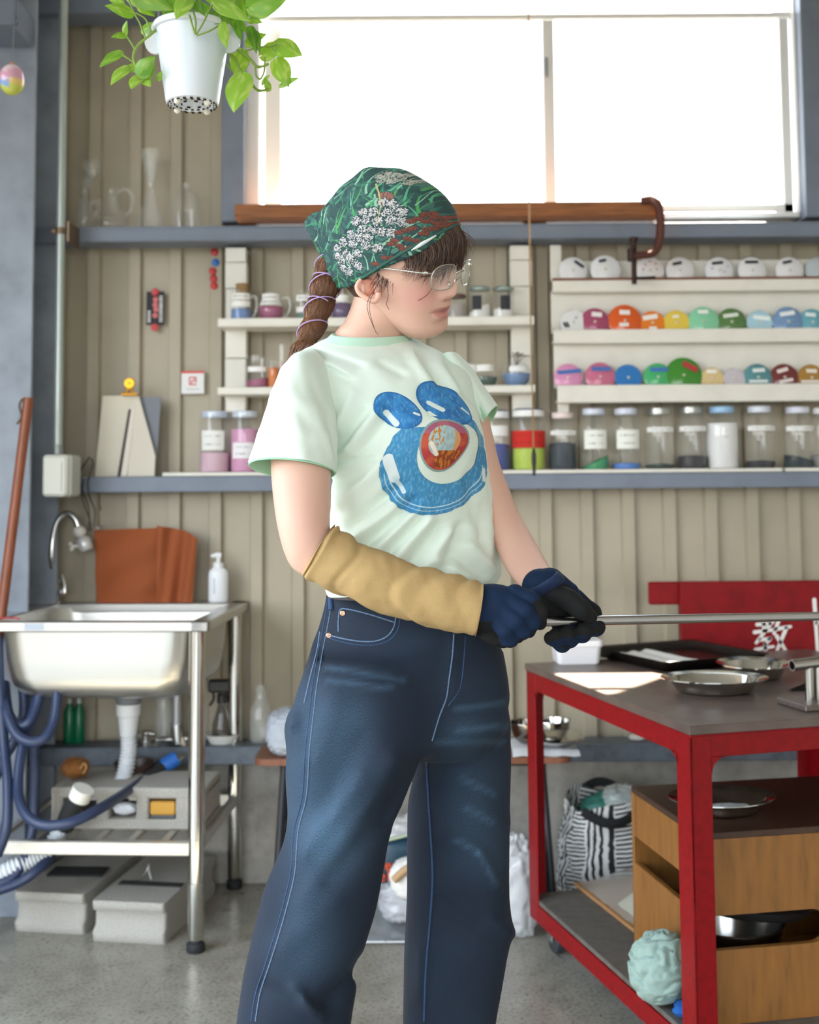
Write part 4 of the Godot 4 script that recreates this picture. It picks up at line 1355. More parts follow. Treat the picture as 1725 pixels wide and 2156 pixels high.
	var loop: Array = along.call(V.call([696, 1256, 697, 1270, 698, 1284]), 0.002)
	part("belt_loop", Geo.new().tube(loop, 0.004, 8), rib_m, jeans)
	for r in [[722, 1291], [693, 1338]]:
		var c := hit(jeans_field, r[0], r[1], 1.45, 0.001)
		var rv := Geo.new().lathe(c, [[0.0042, -0.001], [0.0042, 0.0008], [0.0032, 0.0018], [0.0018, 0.0018], [0.0014, 0.0004], [0.0, 0.0004]], 16, Basis(Vector3.RIGHT, PI / 2))
		part("rivet", rv, mt("c99f86", 0.3, 0.9), jeans)
	part("belt", Geo.new().grid(rings([[690, 1240, 1.70, 1038, 1222, 1.79, 0.112], [690, 1256, 1.70, 1038, 1240, 1.79, 0.112]], 4, 60), true), mt("2b201e", 0.6), jeans)

# ---- gloves and the knitted arm cover
var hand := []
func hand_field(p: Vector3) -> float:
	var d := 9.0
	for i in hand.size():
		var e := chain(p, hand[i], 0.009)
		d = e if i == 0 else smin(d, e, 0.0018)
	return d
func build_gloves(person: Node3D) -> void:
	var nav := Color(0.008, 0.020, 0.054)
	var blk := Color(0.013, 0.0125, 0.014)
	var gm := mt("ffffff", 0.8, 0.0, {"vertex_color_use_as_albedo": true, "metallic_specular": 0.3})
	var C := func(list: Array) -> Array:
		var o := []
		for q in list: o.append([P(q[0], q[1], q[2]), q[3]])
		return o
	for side in 2:
		if side == 0:    # her right hand: a fist round the rod, back of the hand towards us
			hand = [C.call([[985, 1282, 1.59, 0.029], [1020, 1281, 1.592, 0.030], [1050, 1276, 1.59, 0.027], [1078, 1272, 1.59, 0.020]]), C.call([[1030, 1305, 1.595, 0.022], [1055, 1302, 1.590, 0.023]]),
				C.call([[1085, 1252, 1.586, 0.0140], [1117, 1264, 1.580, 0.0108], [1135, 1288, 1.580, 0.0100], [1137, 1312, 1.594, 0.0094]]), C.call([[1074, 1268, 1.578, 0.0140], [1104, 1286, 1.568, 0.0108], [1120, 1310, 1.576, 0.0100], [1114, 1329, 1.594, 0.0092]]),
				C.call([[1060, 1287, 1.574, 0.0140], [1086, 1306, 1.564, 0.0108], [1100, 1328, 1.573, 0.0100], [1090, 1340, 1.593, 0.0092]]), C.call([[1045, 1303, 1.576, 0.0135], [1064, 1326, 1.567, 0.0102], [1075, 1345, 1.576, 0.0094], [1060, 1351, 1.595, 0.0088]]),
				C.call([[1015, 1312, 1.60, 0.016], [1032, 1330, 1.594, 0.0130], [1048, 1344, 1.592, 0.0110]])]
		else:            # her left hand: palm turned to us, the rod on the curled fingers, thumb along it
			hand = [C.call([[1138, 1236, 1.655, 0.0255], [1155, 1252, 1.660, 0.0285], [1177, 1266, 1.664, 0.027], [1205, 1276, 1.670, 0.020]]), C.call([[1150, 1266, 1.660, 0.024], [1175, 1287, 1.668, 0.016]]), C.call([[1158, 1232, 1.655, 0.024], [1195, 1250, 1.667, 0.017]]),
				C.call([[1212, 1260, 1.674, 0.0135], [1247, 1290, 1.676, 0.0112], [1255, 1320, 1.664, 0.0112], [1230, 1328, 1.634, 0.0110]]), C.call([[1200, 1274, 1.678, 0.0135], [1228, 1314, 1.678, 0.0112], [1226, 1334, 1.664, 0.0112], [1196, 1332, 1.636, 0.0110]]),
				C.call([[1186, 1284, 1.678, 0.0135], [1206, 1328, 1.676, 0.0110], [1200, 1345, 1.662, 0.0108], [1172, 1337, 1.638, 0.0104]]), C.call([[1170, 1290, 1.676, 0.0130], [1188, 1340, 1.672, 0.0106], [1184, 1356, 1.660, 0.0100], [1160, 1344, 1.641, 0.0096]]),
				C.call([[1168, 1250, 1.636, 0.0160], [1197, 1263, 1.624, 0.0132], [1222, 1282, 1.618, 0.0120], [1243, 1299, 1.630, 0.0100]])]
		var all := []
		for h in hand: all.append_array(h)
		var bb := bounds(all, 0.012)
		var g := skin(hand_field, bb[0], bb[1], 0.0022)
		g.colored = true
		for i in g.v.size():
			var best := 9.0
			var w := 0
			for k in hand.size():
				var d := chain(g.v[i], hand[k])
				if d < best:
					best = d
					w = k
			var q := pix(g.v[i])
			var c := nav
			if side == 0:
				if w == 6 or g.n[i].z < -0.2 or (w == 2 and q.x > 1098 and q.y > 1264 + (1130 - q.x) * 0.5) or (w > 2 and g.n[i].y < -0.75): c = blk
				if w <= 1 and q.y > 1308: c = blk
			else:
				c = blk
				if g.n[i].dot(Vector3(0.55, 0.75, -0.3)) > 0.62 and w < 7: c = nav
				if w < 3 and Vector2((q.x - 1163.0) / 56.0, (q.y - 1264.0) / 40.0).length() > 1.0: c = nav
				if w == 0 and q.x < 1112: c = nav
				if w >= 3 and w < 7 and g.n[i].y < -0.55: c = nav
			g.c[i] = c
		var glove := part("glove", g, gm, person)
		if side == 1:
			part("cuff", Geo.new().grid(rings([[1104, 1242, 1.655, 1170, 1204, 1.64, 0.030], [1102, 1245, 1.655, 1174, 1203, 1.64, 0.0335], [1104, 1250, 1.655, 1180, 1207, 1.64, 0.0340], [1109, 1257, 1.655, 1187, 1213, 1.642, 0.031], [1118, 1262, 1.655, 1190, 1221, 1.645, 0.026]], 5, 40), true), mt("14284a", 0.85), glove)
	# arm cover of tan jersey, gathered into soft rolls
	var ws := [[638, 1205, 1.57, 701, 1108, 1.575, 0.0400], [641, 1213, 1.57, 708, 1112, 1.575, 0.0425], [652, 1222, 1.57, 722, 1120, 1.575, 0.0425], [700, 1242, 1.57, 762, 1144, 1.575, 0.042], [760, 1268, 1.57, 815, 1165, 1.575, 0.041], [830, 1297, 1.575, 875, 1188, 1.58, 0.040], [900, 1318, 1.58, 940, 1208, 1.583, 0.039], [955, 1330, 1.583, 985, 1222, 1.586, 0.038], [996, 1334, 1.586, 1014, 1229, 1.588, 0.037], [1001, 1333, 1.588, 1017, 1231, 1.588, 0.036], [999, 1329, 1.588, 1014, 1234, 1.588, 0.034]]
	var rr := rings(ws, 14, 72)
	var nz := noise3(0.15, 91)
	for i in rr.size():
		var t := float(i) / (rr.size() - 1)
		var m := Vector3.ZERO
		for p in rr[i]: m += p
		m /= rr[i].size()
		for j in 72:
			var a := TAU * j / 72
			var w := t * 9.0 + 0.35 * sin(a * 1.0 + 0.7) + 0.25 * sin(a * 2.0 + t * 9.0)
			var h := 0.0042 * pow(absf(sin(w * PI * 0.9 + 0.4)), 1.5) * (0.6 + 0.4 * sin(a + t * 12.0)) - 0.0035 * bump(w - 4.6, 0.16) - 0.003 * bump(w - 2.9, 0.14) - 0.0035 * bump(w - 0.75, 0.07)
			if i < 3 or i > rr.size() - 6: h = 0.0
			rr[i][j] += (rr[i][j] - m).normalized() * (h + 0.0012 * nz.get_noise_3dv(rr[i][j] * 250.0))
	var tan_m := worn("b2925f", "bf9f6b", 0.92, 14.0, 0.05, 0.03, 0.0, 92)
	part("arm_cover", Geo.new().grid(rr, true), tan_m, person)
	# ------------------------------------------------------------ the rod she holds
	var a := P(1060, 1310, 1.576)
	var b := P(1800, 1296, 1.95)
	var rod := thing("metal_rod", a, "long thin steel rod held level in both gloved hands", "rod")
	part("tube", Geo.new().tube([Vector3.ZERO, (b - a) * 0.5, b - a], 0.0068, 20), mt("b9b9bb", 0.22, 1.0), rod)

# ================================================================ the red table and what is on, in and behind it
const TOPH := 0.69
var table_o := Vector3.ZERO
var table_b := Basis()
func tl(p: Vector3) -> Vector3: return table_o + table_b * p
func oval_profile() -> Array:
	return [[0.0, 0.0], [0.62, 0.0], [0.70, 0.05], [0.84, 0.26], [0.89, 0.27], [1.0, 0.30], [1.0, 0.32], [0.885, 0.29], [0.825, 0.275], [0.685, 0.07], [0.61, 0.02], [0.0, 0.02]]
func oval_plate(called: String, at: Vector3, rx: float, rz: float, h: float, turn: float, label: String) -> Node3D:
	var o := thing(called, at, label, "plate", "oval steel plates of the red table", turn)
	var prof := []
	for q in oval_profile(): prof.append([q[0] * rx, q[1] * h / 0.32])
	part("dish", Geo.new().lathe(Vector3.ZERO, prof, 48, Basis(), Vector2(1.0, rz / rx)), mt("d2d3cf", 0.10, 1.0), o)
	return o
func frit(o: Node3D, rx: float, rz: float, y: float, seed_: int, hex := "e3eae6") -> void:   # heap of crushed glass in a plate
	var R := RandomNumberGenerator.new()
	R.seed = seed_
	var rows := []
	for i in 8:
		var row := []
		for j in 28:
			var a := TAU * j / 28
			var k := (1.0 - i / 7.5) * (1.0 + 0.12 * sin(a * 3.0 + seed_) + R.randf_range(-0.04, 0.04))
			row.append(Vector3(cos(a) * rx * k, y + 0.008 * (i / 7.0) + R.randf_range(0.0, 0.0015), sin(a) * rz * k))
		rows.append(row)
	part("crushed_glass", Geo.new().grid(rows, true, false, [], 1), worn(hex, "f7faf8", 0.5, 20.0, 0.2, 0.1, 0.0, 130), o).set_meta("kind", "stuff")
func build_table() -> void:
	var c0 := on_level(1452, 1529, TOPH)
	var c1 := on_level(1105, 1396, TOPH)
	table_o = Vector3(c0.x, 0, c0.z)
	var zaxis := Vector3(c0.x - c1.x, 0, c0.z - c1.z)
	var D := zaxis.length()
	zaxis = zaxis.normalized()
	var turn := atan2(zaxis.x, zaxis.z)
	table_b = Basis(Vector3.UP, turn)
	var W := 0.80
	var red := worn("7c070f", "8a0a12", 0.42, 3.0, 0.02, 0.0, 0.0, 101)
	red.metallic_specular = 0.35
	var t := thing("work_table", table_o, "red angle-iron work table on castors with a dark brown board top", "table", "", turn)
	part("table_top", Geo.new().box(Vector3(W / 2, TOPH - 0.0085, -D / 2), Vector3(W, 0.017, D), 0.0015), worn("51443e", "6a5b54", 0.34, 1.6, 0.012, 0.02, 0.0, 102), t)
	var s := 0.042
	var th := 0.004
	var yt := TOPH - 0.017
	var yb := 0.125
	var xs := [0.003, W - 0.003]
	var zs := [-0.003, -D + 0.003]
	for i in 2:
		for j in 2:
			var g := Geo.new()
			var sx := 1.0 if i == 0 else -1.0
			var sz := -1.0 if j == 0 else 1.0
			g.box(Vector3(xs[i] + sx * s / 2, (yt + yb) / 2 - 0.02, zs[j] + sz * th / 2), Vector3(s, yt - yb + 0.04, th), 0.001)
			g.box(Vector3(xs[i] + sx * th / 2, (yt + yb) / 2 - 0.02, zs[j] + sz * s * 0.65), Vector3(th, yt - yb + 0.04, s * 1.3), 0.001)
			part("leg", g, red, t)
	for lvl in 2:
		var y: float = [yt, yb][lvl]
		var dy: float = -s / 2
		var flat: float = [yt - 0.002, yb - 0.002][lvl]
		for j in 2:
			var sz := -1.0 if j == 0 else 1.0
			var g := Geo.new()
			g.box(Vector3(W / 2, y + dy, zs[j] + sz * (th / 2 + 0.0009)), Vector3(W - 0.006, s, th), 0.001)
			g.box(Vector3(W / 2, flat, zs[j] + sz * s / 2), Vector3(W - 0.004, th, s), 0.001)
			part("rail", g, red, t)
		for i in 2:
			var sx := 1.0 if i == 0 else -1.0
			var g := Geo.new()
			g.box(Vector3(xs[i] + sx * (th / 2 + 0.0009), y + dy, -D / 2), Vector3(th, s, D - 0.006), 0.001)
			g.box(Vector3(xs[i] + sx * s / 2, flat, -D / 2), Vector3(s, th, D - 0.004), 0.001)
			part("rail", g, red, t)
	for q in [[0.05, -0.046], [0.05, -D + 0.046], [W - 0.05, -0.046], [W - 0.05, -D + 0.046]]:      # rounded gussets under the top rails
		var g := Geo.new()
		var poly := PackedVector2Array([Vector2(0, 0), Vector2(0, -0.03)])
		for k in 6:
			var a := PI / 2 * k / 5.0
			poly.append(Vector2(0.03 - 0.03 * cos(a), -0.03 + 0.03 * sin(a)))
		var flipx := Basis.from_scale(Vector3(1, 1, 1)) if q[0] < 0.3 else Basis(Vector3.UP, PI)
		g.extrude(poly, 0.004, flipx, Vector3(q[0] - (0.005 if q[0] < 0.3 else -0.005), yt - s, zs[0] - 0.002 if q[1] > -0.3 else zs[1] + 0.002))
		g.extrude(poly, 0.004, Basis(Vector3.UP, PI / 2 if q[1] > -0.3 else -PI / 2), Vector3(xs[0] + 0.002 if q[0] < 0.3 else xs[1] - 0.002, yt - s, q[1] + (-0.006 if q[1] > -0.3 else 0.006)))
		part("gusset", g, red, t)
	part("lower_shelf", Geo.new().box(Vector3(W / 2, yb + 0.006, -D / 2), Vector3(W - 0.012, 0.010, D - 0.012), 0.001), worn("55524e", "6d6963", 0.6, 2.0, 0.02, 0.0, 0.0, 104), t)
	for q in [[0.06, -0.06], [0.06, -D + 0.03], [W - 0.06, -0.06], [W - 0.06, -D + 0.06]]:
		var c := Vector3(q[0], 0.035, q[1])
		var cs := part("castor", Geo.new().lathe(c, [[0.0, -0.012], [0.028, -0.012], [0.034, -0.008], [0.035, 0.0], [0.034, 0.008], [0.028, 0.012], [0.0, 0.012]], 28, Basis(Vector3.BACK, PI / 2)), mt("33353a", 0.5), t)
		var g := Geo.new()
		for e in [-1.0, 1.0]: g.box(c + Vector3(e * 0.016, 0.020, 0), Vector3(0.003, 0.052, 0.03), 0.001)
		g.box(c + Vector3(0, 0.0445, 0), Vector3(0.05, 0.004, 0.05), 0.001)
		g.lathe(c, [[0.0, -0.019], [0.008, -0.019], [0.008, 0.019], [0.0, 0.019]], 14, Basis(Vector3.BACK, PI / 2))
		part("fork", g, mt("9b9c9a", 0.35, 0.9), cs)
	# ---- on the top
	var y := TOPH + 0.0005
	var at := on_level(1217, 1398, y)
	var o := thing("food_container", at + Vector3(0, 0, -0.03), "small white lidded plastic box on the far left corner of the red table", "container", "", 0.05)
	var g := Geo.new()
	var rr := func(w: float, h: float, r: float, yy: float) -> Array:
		var out := []
		for p in rounded_rect(w, h, r): out.append(Vector3(p.x, yy, p.y))
		return out
	g.grid([rr.call(0.098, 0.078, 0.012, 0.0), rr.call(0.104, 0.082, 0.013, 0.004), rr.call(0.112, 0.090, 0.014, 0.045)], true)
	g.grid([rr.call(0.001, 0.001, 0.0005, 0.0), rr.call(0.098, 0.078, 0.012, 0.0)], true, false, [], -1)
	part("tub", g, mt("e6e6ea", 0.35), o)
	g = Geo.new()
	g.grid([rr.call(0.119, 0.097, 0.015, 0.043), rr.call(0.121, 0.099, 0.016, 0.046), rr.call(0.120, 0.098, 0.016, 0.056), rr.call(0.116, 0.094, 0.015, 0.058), rr.call(0.108, 0.086, 0.012, 0.0565), rr.call(0.002, 0.002, 0.0005, 0.0565)], true)
	part("lid", g, mt("ededf0", 0.4), o)
	o = oval_plate("oval_plate", on_level(1505, 1457, y), 0.113, 0.086, 0.032, turn * 0.2, "oval steel plate nearest the front edge of the red table")
	frit(o, 0.066, 0.048, 0.003, 1)
	o = oval_plate("oval_plate", on_level(1589, 1425, y), 0.084, 0.098, 0.032, -0.2, "oval steel plate of crushed glass beside the black baking tray")
	frit(o, 0.050, 0.062, 0.003, 2)
	# baking tray with a sheet of white paper
	at = on_level(1430, 1390, y)
	o = thing("baking_tray", at, "black steel baking tray at the back of the red table", "tray", "", 0.42)
	g = Geo.new()
	g.grid([rr.call(0.30, 0.30, 0.015, 0.024), rr.call(0.316, 0.316, 0.02, 0.026), rr.call(0.318, 0.318, 0.02, 0.024), rr.call(0.302, 0.302, 0.016, 0.021), rr.call(0.286, 0.286, 0.014, 0.0), rr.call(0.001, 0.001, 0.0003, 0.0)], true)
	g.grid([rr.call(0.30, 0.30, 0.015, 0.024), rr.call(0.284, 0.284, 0.013, 0.003), rr.call(0.001, 0.001, 0.0003, 0.003)], true, false, [], 1)
	part("pan", g, mt("2b2724", 0.32, 0.55), o)
	var pts := [on_level(1300, 1375, y + 0.006), on_level(1347, 1366, y + 0.008), on_level(1502, 1391, y + 0.008), on_level(1418, 1408, y + 0.006)]
	var rows := []
	for i in 12:
		var row := []
		for k in 16:
			var a: Vector3 = pts[0].lerp(pts[3], i / 11.0)
			var b: Vector3 = pts[1].lerp(pts[2], i / 11.0)
			row.append(a.lerp(b, k / 15.0) - pts[0] + Vector3(0, 0.003 * sin(k * 0.9 + i * 0.5) * (0.3 + 0.7 * k / 15.0), 0))
		rows.append(row)
	var sheet := thing("paper_sheet", pts[0], "white sheet of paper lying in the black baking tray", "paper")
	part("sheet", Geo.new().grid(rows, false, false, [], 1), mt("f2f2f0", 0.9), sheet)
	# rod rest: steel base plate, square post and a short pipe
	at = on_level(1700, 1492, y)
	o = thing("rod_rest", at + Vector3(0.035, 0, -0.03), "steel rod rest with a short pipe on a flat base at the right table edge", "stand", "", turn)
	part("base", Geo.new().box(Vector3(0, 0.006, 0), Vector3(0.13, 0.012, 0.10), 0.002), worn("6f6460", "857a75", 0.4, 6.0, 0.03, 0.0, 0.6, 110), o)
	g = Geo.new()
	for k in [-1.0, 1.0]: g.lathe(Vector3(-0.012 + k * 0.010, 0.012, 0), [[0.0, 0.0], [0.009, 0.0], [0.009, 0.066], [0.0, 0.066]], 16)
	part("post", g, mt("a9a6a0", 0.25, 1.0), o)
	g = Geo.new()
	g.lathe(Vector3(0.03, 0.086, 0.0), [[0.0085, -0.09], [0.0115, -0.09], [0.0115, 0.09], [0.0085, 0.09], [0.0085, -0.09]], 22, Basis(Vector3.BACK, PI / 2 + 0.06))
	part("pipe", g, mt("b0aeaa", 0.25, 1.0), o)
	at = on_level(1692, 1452, y)
	o = thing("scraper", at, "small black folded metal scraper lying beside the rod rest", "tool", "", 0.5)
	g = Geo.new()
	g.face([Vector3(-0.035, 0.0, 0.0), Vector3(0.05, 0.0, 0.035), Vector3(0.05, 0.022, 0.0), Vector3(-0.035, 0.004, -0.002)])
	g.face([Vector3(-0.035, 0.004, -0.002), Vector3(0.05, 0.022, 0.0), Vector3(0.05, 0.002, -0.035), Vector3(-0.035, 0.0, -0.01)])
	part("blade", g, mt("191919", 0.35, 0.6), o)
	# ---- on the lower shelf: wooden crate with a slot, a plate on it, pans in it
	var ys := yb + 0.0115
	var cf := Vector3(0.05, 0, -0.055)                  # its front left corner on the shelf
	var cw := 0.44
	var cd := 0.36
	var ch := 0.345
	var ply := worn("7d4f22", "95642e", 0.42, 3.0, 0.02, 0.0, 0.0, 111, Vector3(1, 0.15, 1))
	o = thing("wooden_crate", tl(cf + Vector3(0, ys, 0)), "varnished plywood crate with slots on the lower shelf of the red table", "crate", "", turn - 0.09)
	part("top_board", Geo.new().box(Vector3(cw / 2, ch - 0.006, -cd / 2), Vector3(cw, 0.012, cd), 0.001), worn("38251c", "4b3326", 0.35, 3.0, 0.02, 0.0, 0.0, 112), o)
	var poly := PackedVector2Array([Vector2(0, 0), Vector2(cw, 0), Vector2(cw, ch - 0.012), Vector2(0, ch - 0.012), Vector2(0, 0.195)])
	for k in 9:
		var a := PI / 2 - PI * k / 8.0
		poly.append(Vector2(0.215 + 0.031 * cos(a), 0.164 + 0.031 * sin(a)))
	poly.append(Vector2(0.0, 0.133))
	part("front_panel", Geo.new().extrude(poly, 0.012, Basis(), Vector3(0, 0, -0.006)), ply, o)
	part("back_panel", Geo.new().box(Vector3(cw / 2, ch / 2 - 0.006, -cd + 0.006), Vector3(cw, ch - 0.012, 0.012), 0.001), ply, o)
	part("bottom_board", Geo.new().box(Vector3(cw / 2, 0.006, -cd / 2), Vector3(cw - 0.002, 0.012, cd - 0.03), 0.001), ply, o)
	part("side_panel", Geo.new().box(Vector3(0.006, ch - 0.056, -cd / 2), Vector3(0.012, 0.088, cd - 0.028), 0.001), ply, o)
	part("side_panel", Geo.new().box(Vector3(0.006, 0.095, -cd / 2), Vector3(0.012, 0.19, cd - 0.028), 0.001), ply, o)
	part("side_panel", Geo.new().box(Vector3(cw - 0.006, ch / 2 - 0.006, -cd / 2), Vector3(0.012, ch - 0.012, cd - 0.028), 0.001), ply, o)
	o = oval_plate("oval_plate", tl(cf + Vector3(0.115, ys + ch + 0.0005, -0.125)), 0.108, 0.085, 0.030, turn, "oval steel plate on top of the wooden crate")
	frit(o, 0.062, 0.045, 0.003, 3, "b9c2c2")
	o = thing("mixing_bowl", tl(cf + Vector3(0.13, ys + 0.013, -0.13)), "deep steel bowl stored inside the wooden crate", "bowl")
	part("bowl", Geo.new().lathe(Vector3.ZERO, [[0.0, 0.0], [0.06, 0.0], [0.085, 0.03], [0.10, 0.12], [0.104, 0.121], [0.104, 0.124], [0.098, 0.123], [0.082, 0.032], [0.058, 0.003], [0.0, 0.003]], 40), mt("b9b9b6", 0.2, 1.0), o)
	o = thing("steel_tray", tl(cf + Vector3(0.17, ys + 0.150, -0.12)), "shallow steel tray lying on the bowl inside the crate", "tray", "", turn)
	part("dish", Geo.new().lathe(Vector3.ZERO, [[0.0, 0.0], [0.11, 0.0], [0.135, 0.018], [0.137, 0.019], [0.134, 0.020], [0.109, 0.002], [0.0, 0.002]], 44, Basis(Vector3.BACK, -0.13), Vector2(1.0, 0.62)), mt("8d8a8a", 0.3, 0.9), o)
	# thin board with a clay-filled plastic bag, sticking out to the left
	var yc := ys
	o = thing("plywood_board", tl(Vector3(0.265, yc, -0.66)), "thin plywood board lying on the lower shelf of the red table", "board", "", turn)
	part("board", Geo.new().box(Vector3(0, 0.004, 0), Vector3(0.27, 0.008, 0.36), 0.001), worn("9a6b42", "b38455", 0.6, 4.0, 0.02, 0.0, 0.0, 114), o)
	o = thing("clay_bag", tl(Vector3(0.265, yc + 0.0085, -0.66)), "clear plastic bag of pale clay on the thin plywood board", "bag", "", turn)
	rows = []
	var nz := noise3(6.0, 115)
	for i in 22:
		var row := []
		for k in 22:
			var u := i / 21.0 * 2.0 - 1.0
			var v := k / 21.0 * 2.0 - 1.0
			row.append(Vector3(-0.005 + u * 0.125, 0.001 + 0.068 * maxf(0.0, 1.0 - u * u) * maxf(0.0, 1.0 - v * v) + 0.010 * absf(nz.get_noise_2d(u, v)), v * 0.17))
		rows.append(row)
	part("film", Geo.new().grid(rows, false, false, [], 1), mt("c9ccc9", 0.22, 0.0, {"transparency": BaseMaterial3D.TRANSPARENCY_ALPHA, "albedo_color": Color(0.78, 0.80, 0.79, 0.25)}), o)
	rows = []
	for i in 20:
		var row := []
		for k in 24:
			var a := TAU * k / 24
			var q := 1.0 - i / 19.0
			var r := (1.0 + 0.22 * nz.get_noise_2d(cos(a) * 0.4, sin(a) * 0.4)) * q
			row.append(Vector3(-0.03 + cos(a) * 0.075 * r, 0.0005 + 0.045 * (1.0 - q * q) + 0.016 * nz.get_noise_2d(r * cos(a), r * sin(a)) * (1.0 - q), 0.05 + sin(a) * 0.10 * r))
		rows.append(row)
	part("clay", Geo.new().grid(rows, true, false, [], 1), worn("b3ab8f", "c4bda2", 0.9, 8.0, 0.05, 0.2, 0.0, 116), o)
	# rolled cloth in front of the crate
	at = tl(Vector3(0.018, ys, -0.165))
	o = thing("rolled_towel", at, "pale teal cloth rolled into a bundle at the corner of the lower shelf", "towel")
	rows = []
	nz = noise3(9.0, 117)
	for i in 70:
		var v := i / 69.0 * PI
		var row := []
		for k in 90:
			var a := TAU * k / 90
			var d := Vector3(sin(v) * cos(a), cos(v), sin(v) * sin(a))
			var fold := 0.13 * absf(sin(a * 1.5 + v * 3.5 + 5.0 * nz.get_noise_3dv(d * 0.10))) + 0.13 * absf(nz.get_noise_3dv(d * 0.10)) - 0.08 * bump(absf(nz.get_noise_3dv(d * 0.2 + Vector3.ONE)), 0.05)
			row.append(Vector3(d.x * 0.056, 0.066 + d.y * 0.0645, d.z * 0.052) * Vector3(1.0 + fold, 1.0 + fold * 0.35, 1.0 + fold) + Vector3(0.006 * d.y, 0, 0))
		rows.append(row)
	part("cloth", Geo.new().grid(rows, true), worn("88a39b", "97b0a8", 0.95, 12.0, 0.05, 0.0, 0.0, 118), o)
	o = thing("blue_cloth", at + Vector3(0.040, 0, 0.055), "bright blue cloth tucked under the rolled teal towel", "cloth")
	rows = []
	for i in 14:
		var v := i / 13.0 * PI
		var row := []
		for k in 30:
			var a := TAU * k / 30
			var f := 1.0 + 0.15 * sin(a * 5.0) + 0.1 * sin(v * 9.0)
			row.append(Vector3(sin(v) * cos(a) * 0.030 * f, 0.014 + cos(v) * 0.0135, sin(v) * sin(a) * 0.03 * f))
		rows.append(row)
	part("cloth", Geo.new().grid(rows, true), mt("1459a8", 0.85), o)
	# ---- red board with painted writing behind the table
	var bd := 3.27
	var bl := P(1432, 1300, bd).x
	var bt := P(1600, 1223, bd).y
	o = thing("red_board", Vector3(bl + 0.28, 0, -bd), "red painted wooden board with white brush writing behind the table", "sign")
	var redw := worn("7d060f", "8c0a13", 0.5, 2.5, 0.015, 0.02, 0.0, 120)
	redw.metallic_specular = 0.35
	part("panel", Geo.new().box(Vector3(0.0, bt - 0.16, 0), Vector3(0.56, 0.32, 0.022), 0.002), redw, o)
	var bar := P(1390, 1252, bd)
	part("crossbar", Geo.new().box(Vector3(-0.02, bt - 0.033, -0.022), Vector3(0.64 + 0.04, 0.062, 0.020), 0.004), redw, o)
	for sx in [-0.22, 0.22]: part("stake", Geo.new().box(Vector3(sx, (bt - 0.1) / 2, -0.046), Vector3(0.03, bt - 0.1, 0.025), 0.002), mt("4a3227", 0.7), o)
	g = Geo.new()
	var ch0 := P(1586, 1306, bd)
	var kx := (P(1660, 1306, bd).x - ch0.x)
	var ky := (ch0.y - P(1586, 1386, bd).y)
	for st in [[0.08, 0.10, 0.46, 0.08], [0.28, -0.02, 0.26, 0.28], [0.0, 0.30, 0.56, 0.24], [0.52, 0.02, 0.04, 0.58], [0.16, 0.50, 0.44, 0.47], [0.44, 0.47, 0.29, 0.62], [0.29, 0.62, 0.30, 0.98], [0.30, 0.98, 0.19, 0.90], [0.02, 0.76, 0.52, 0.68], [0.70, -0.02, 0.55, 0.34], [0.62, 0.22, 1.02, 0.16], [0.90, 0.20, 0.52, 1.0], [0.62, 0.40, 1.0, 1.0]]:
		_stroke(g, Vector3(ch0.x - bl - 0.28 + st[0] * kx, ch0.y - st[1] * ky, 0.0118), Vector3(ch0.x - bl - 0.28 + st[2] * kx, ch0.y - st[3] * ky, 0.0118), 0.0052)
	var c2 := P(1712, 1262, bd)
	for st in [[0.0, 0.0, 0.06, 1.55], [-0.08, 1.72, 0.9, 1.62], [0.06, 0.6, 0.9, 0.5]]:
		_stroke(g, Vector3(c2.x - bl - 0.28 + st[0] * kx, c2.y - st[1] * ky, 0.0118), Vector3(c2.x - bl - 0.28 + st[2] * kx, c2.y - st[3] * ky, 0.0118), 0.0056)
	part("lettering", g, mt("efece8", 0.6), o)
func _stroke(g: Geo, a: Vector3, b: Vector3, r: float) -> void:      # a painted brush stroke with round ends, 1 mm thick
	var dir := (b - a).normalized()
	var sd := Vector3(-dir.y, dir.x, 0)
	var pts := []
	for k in 7:
		var t := PI / 2 + PI * k / 6.0
		pts.append(a + (dir * cos(t) + sd * sin(t)) * r)
	for k in 7:
		var t := -PI / 2 + PI * k / 6.0
		pts.append(b + (dir * cos(t) + sd * sin(t)) * r * 0.8)
	g.face(pts)

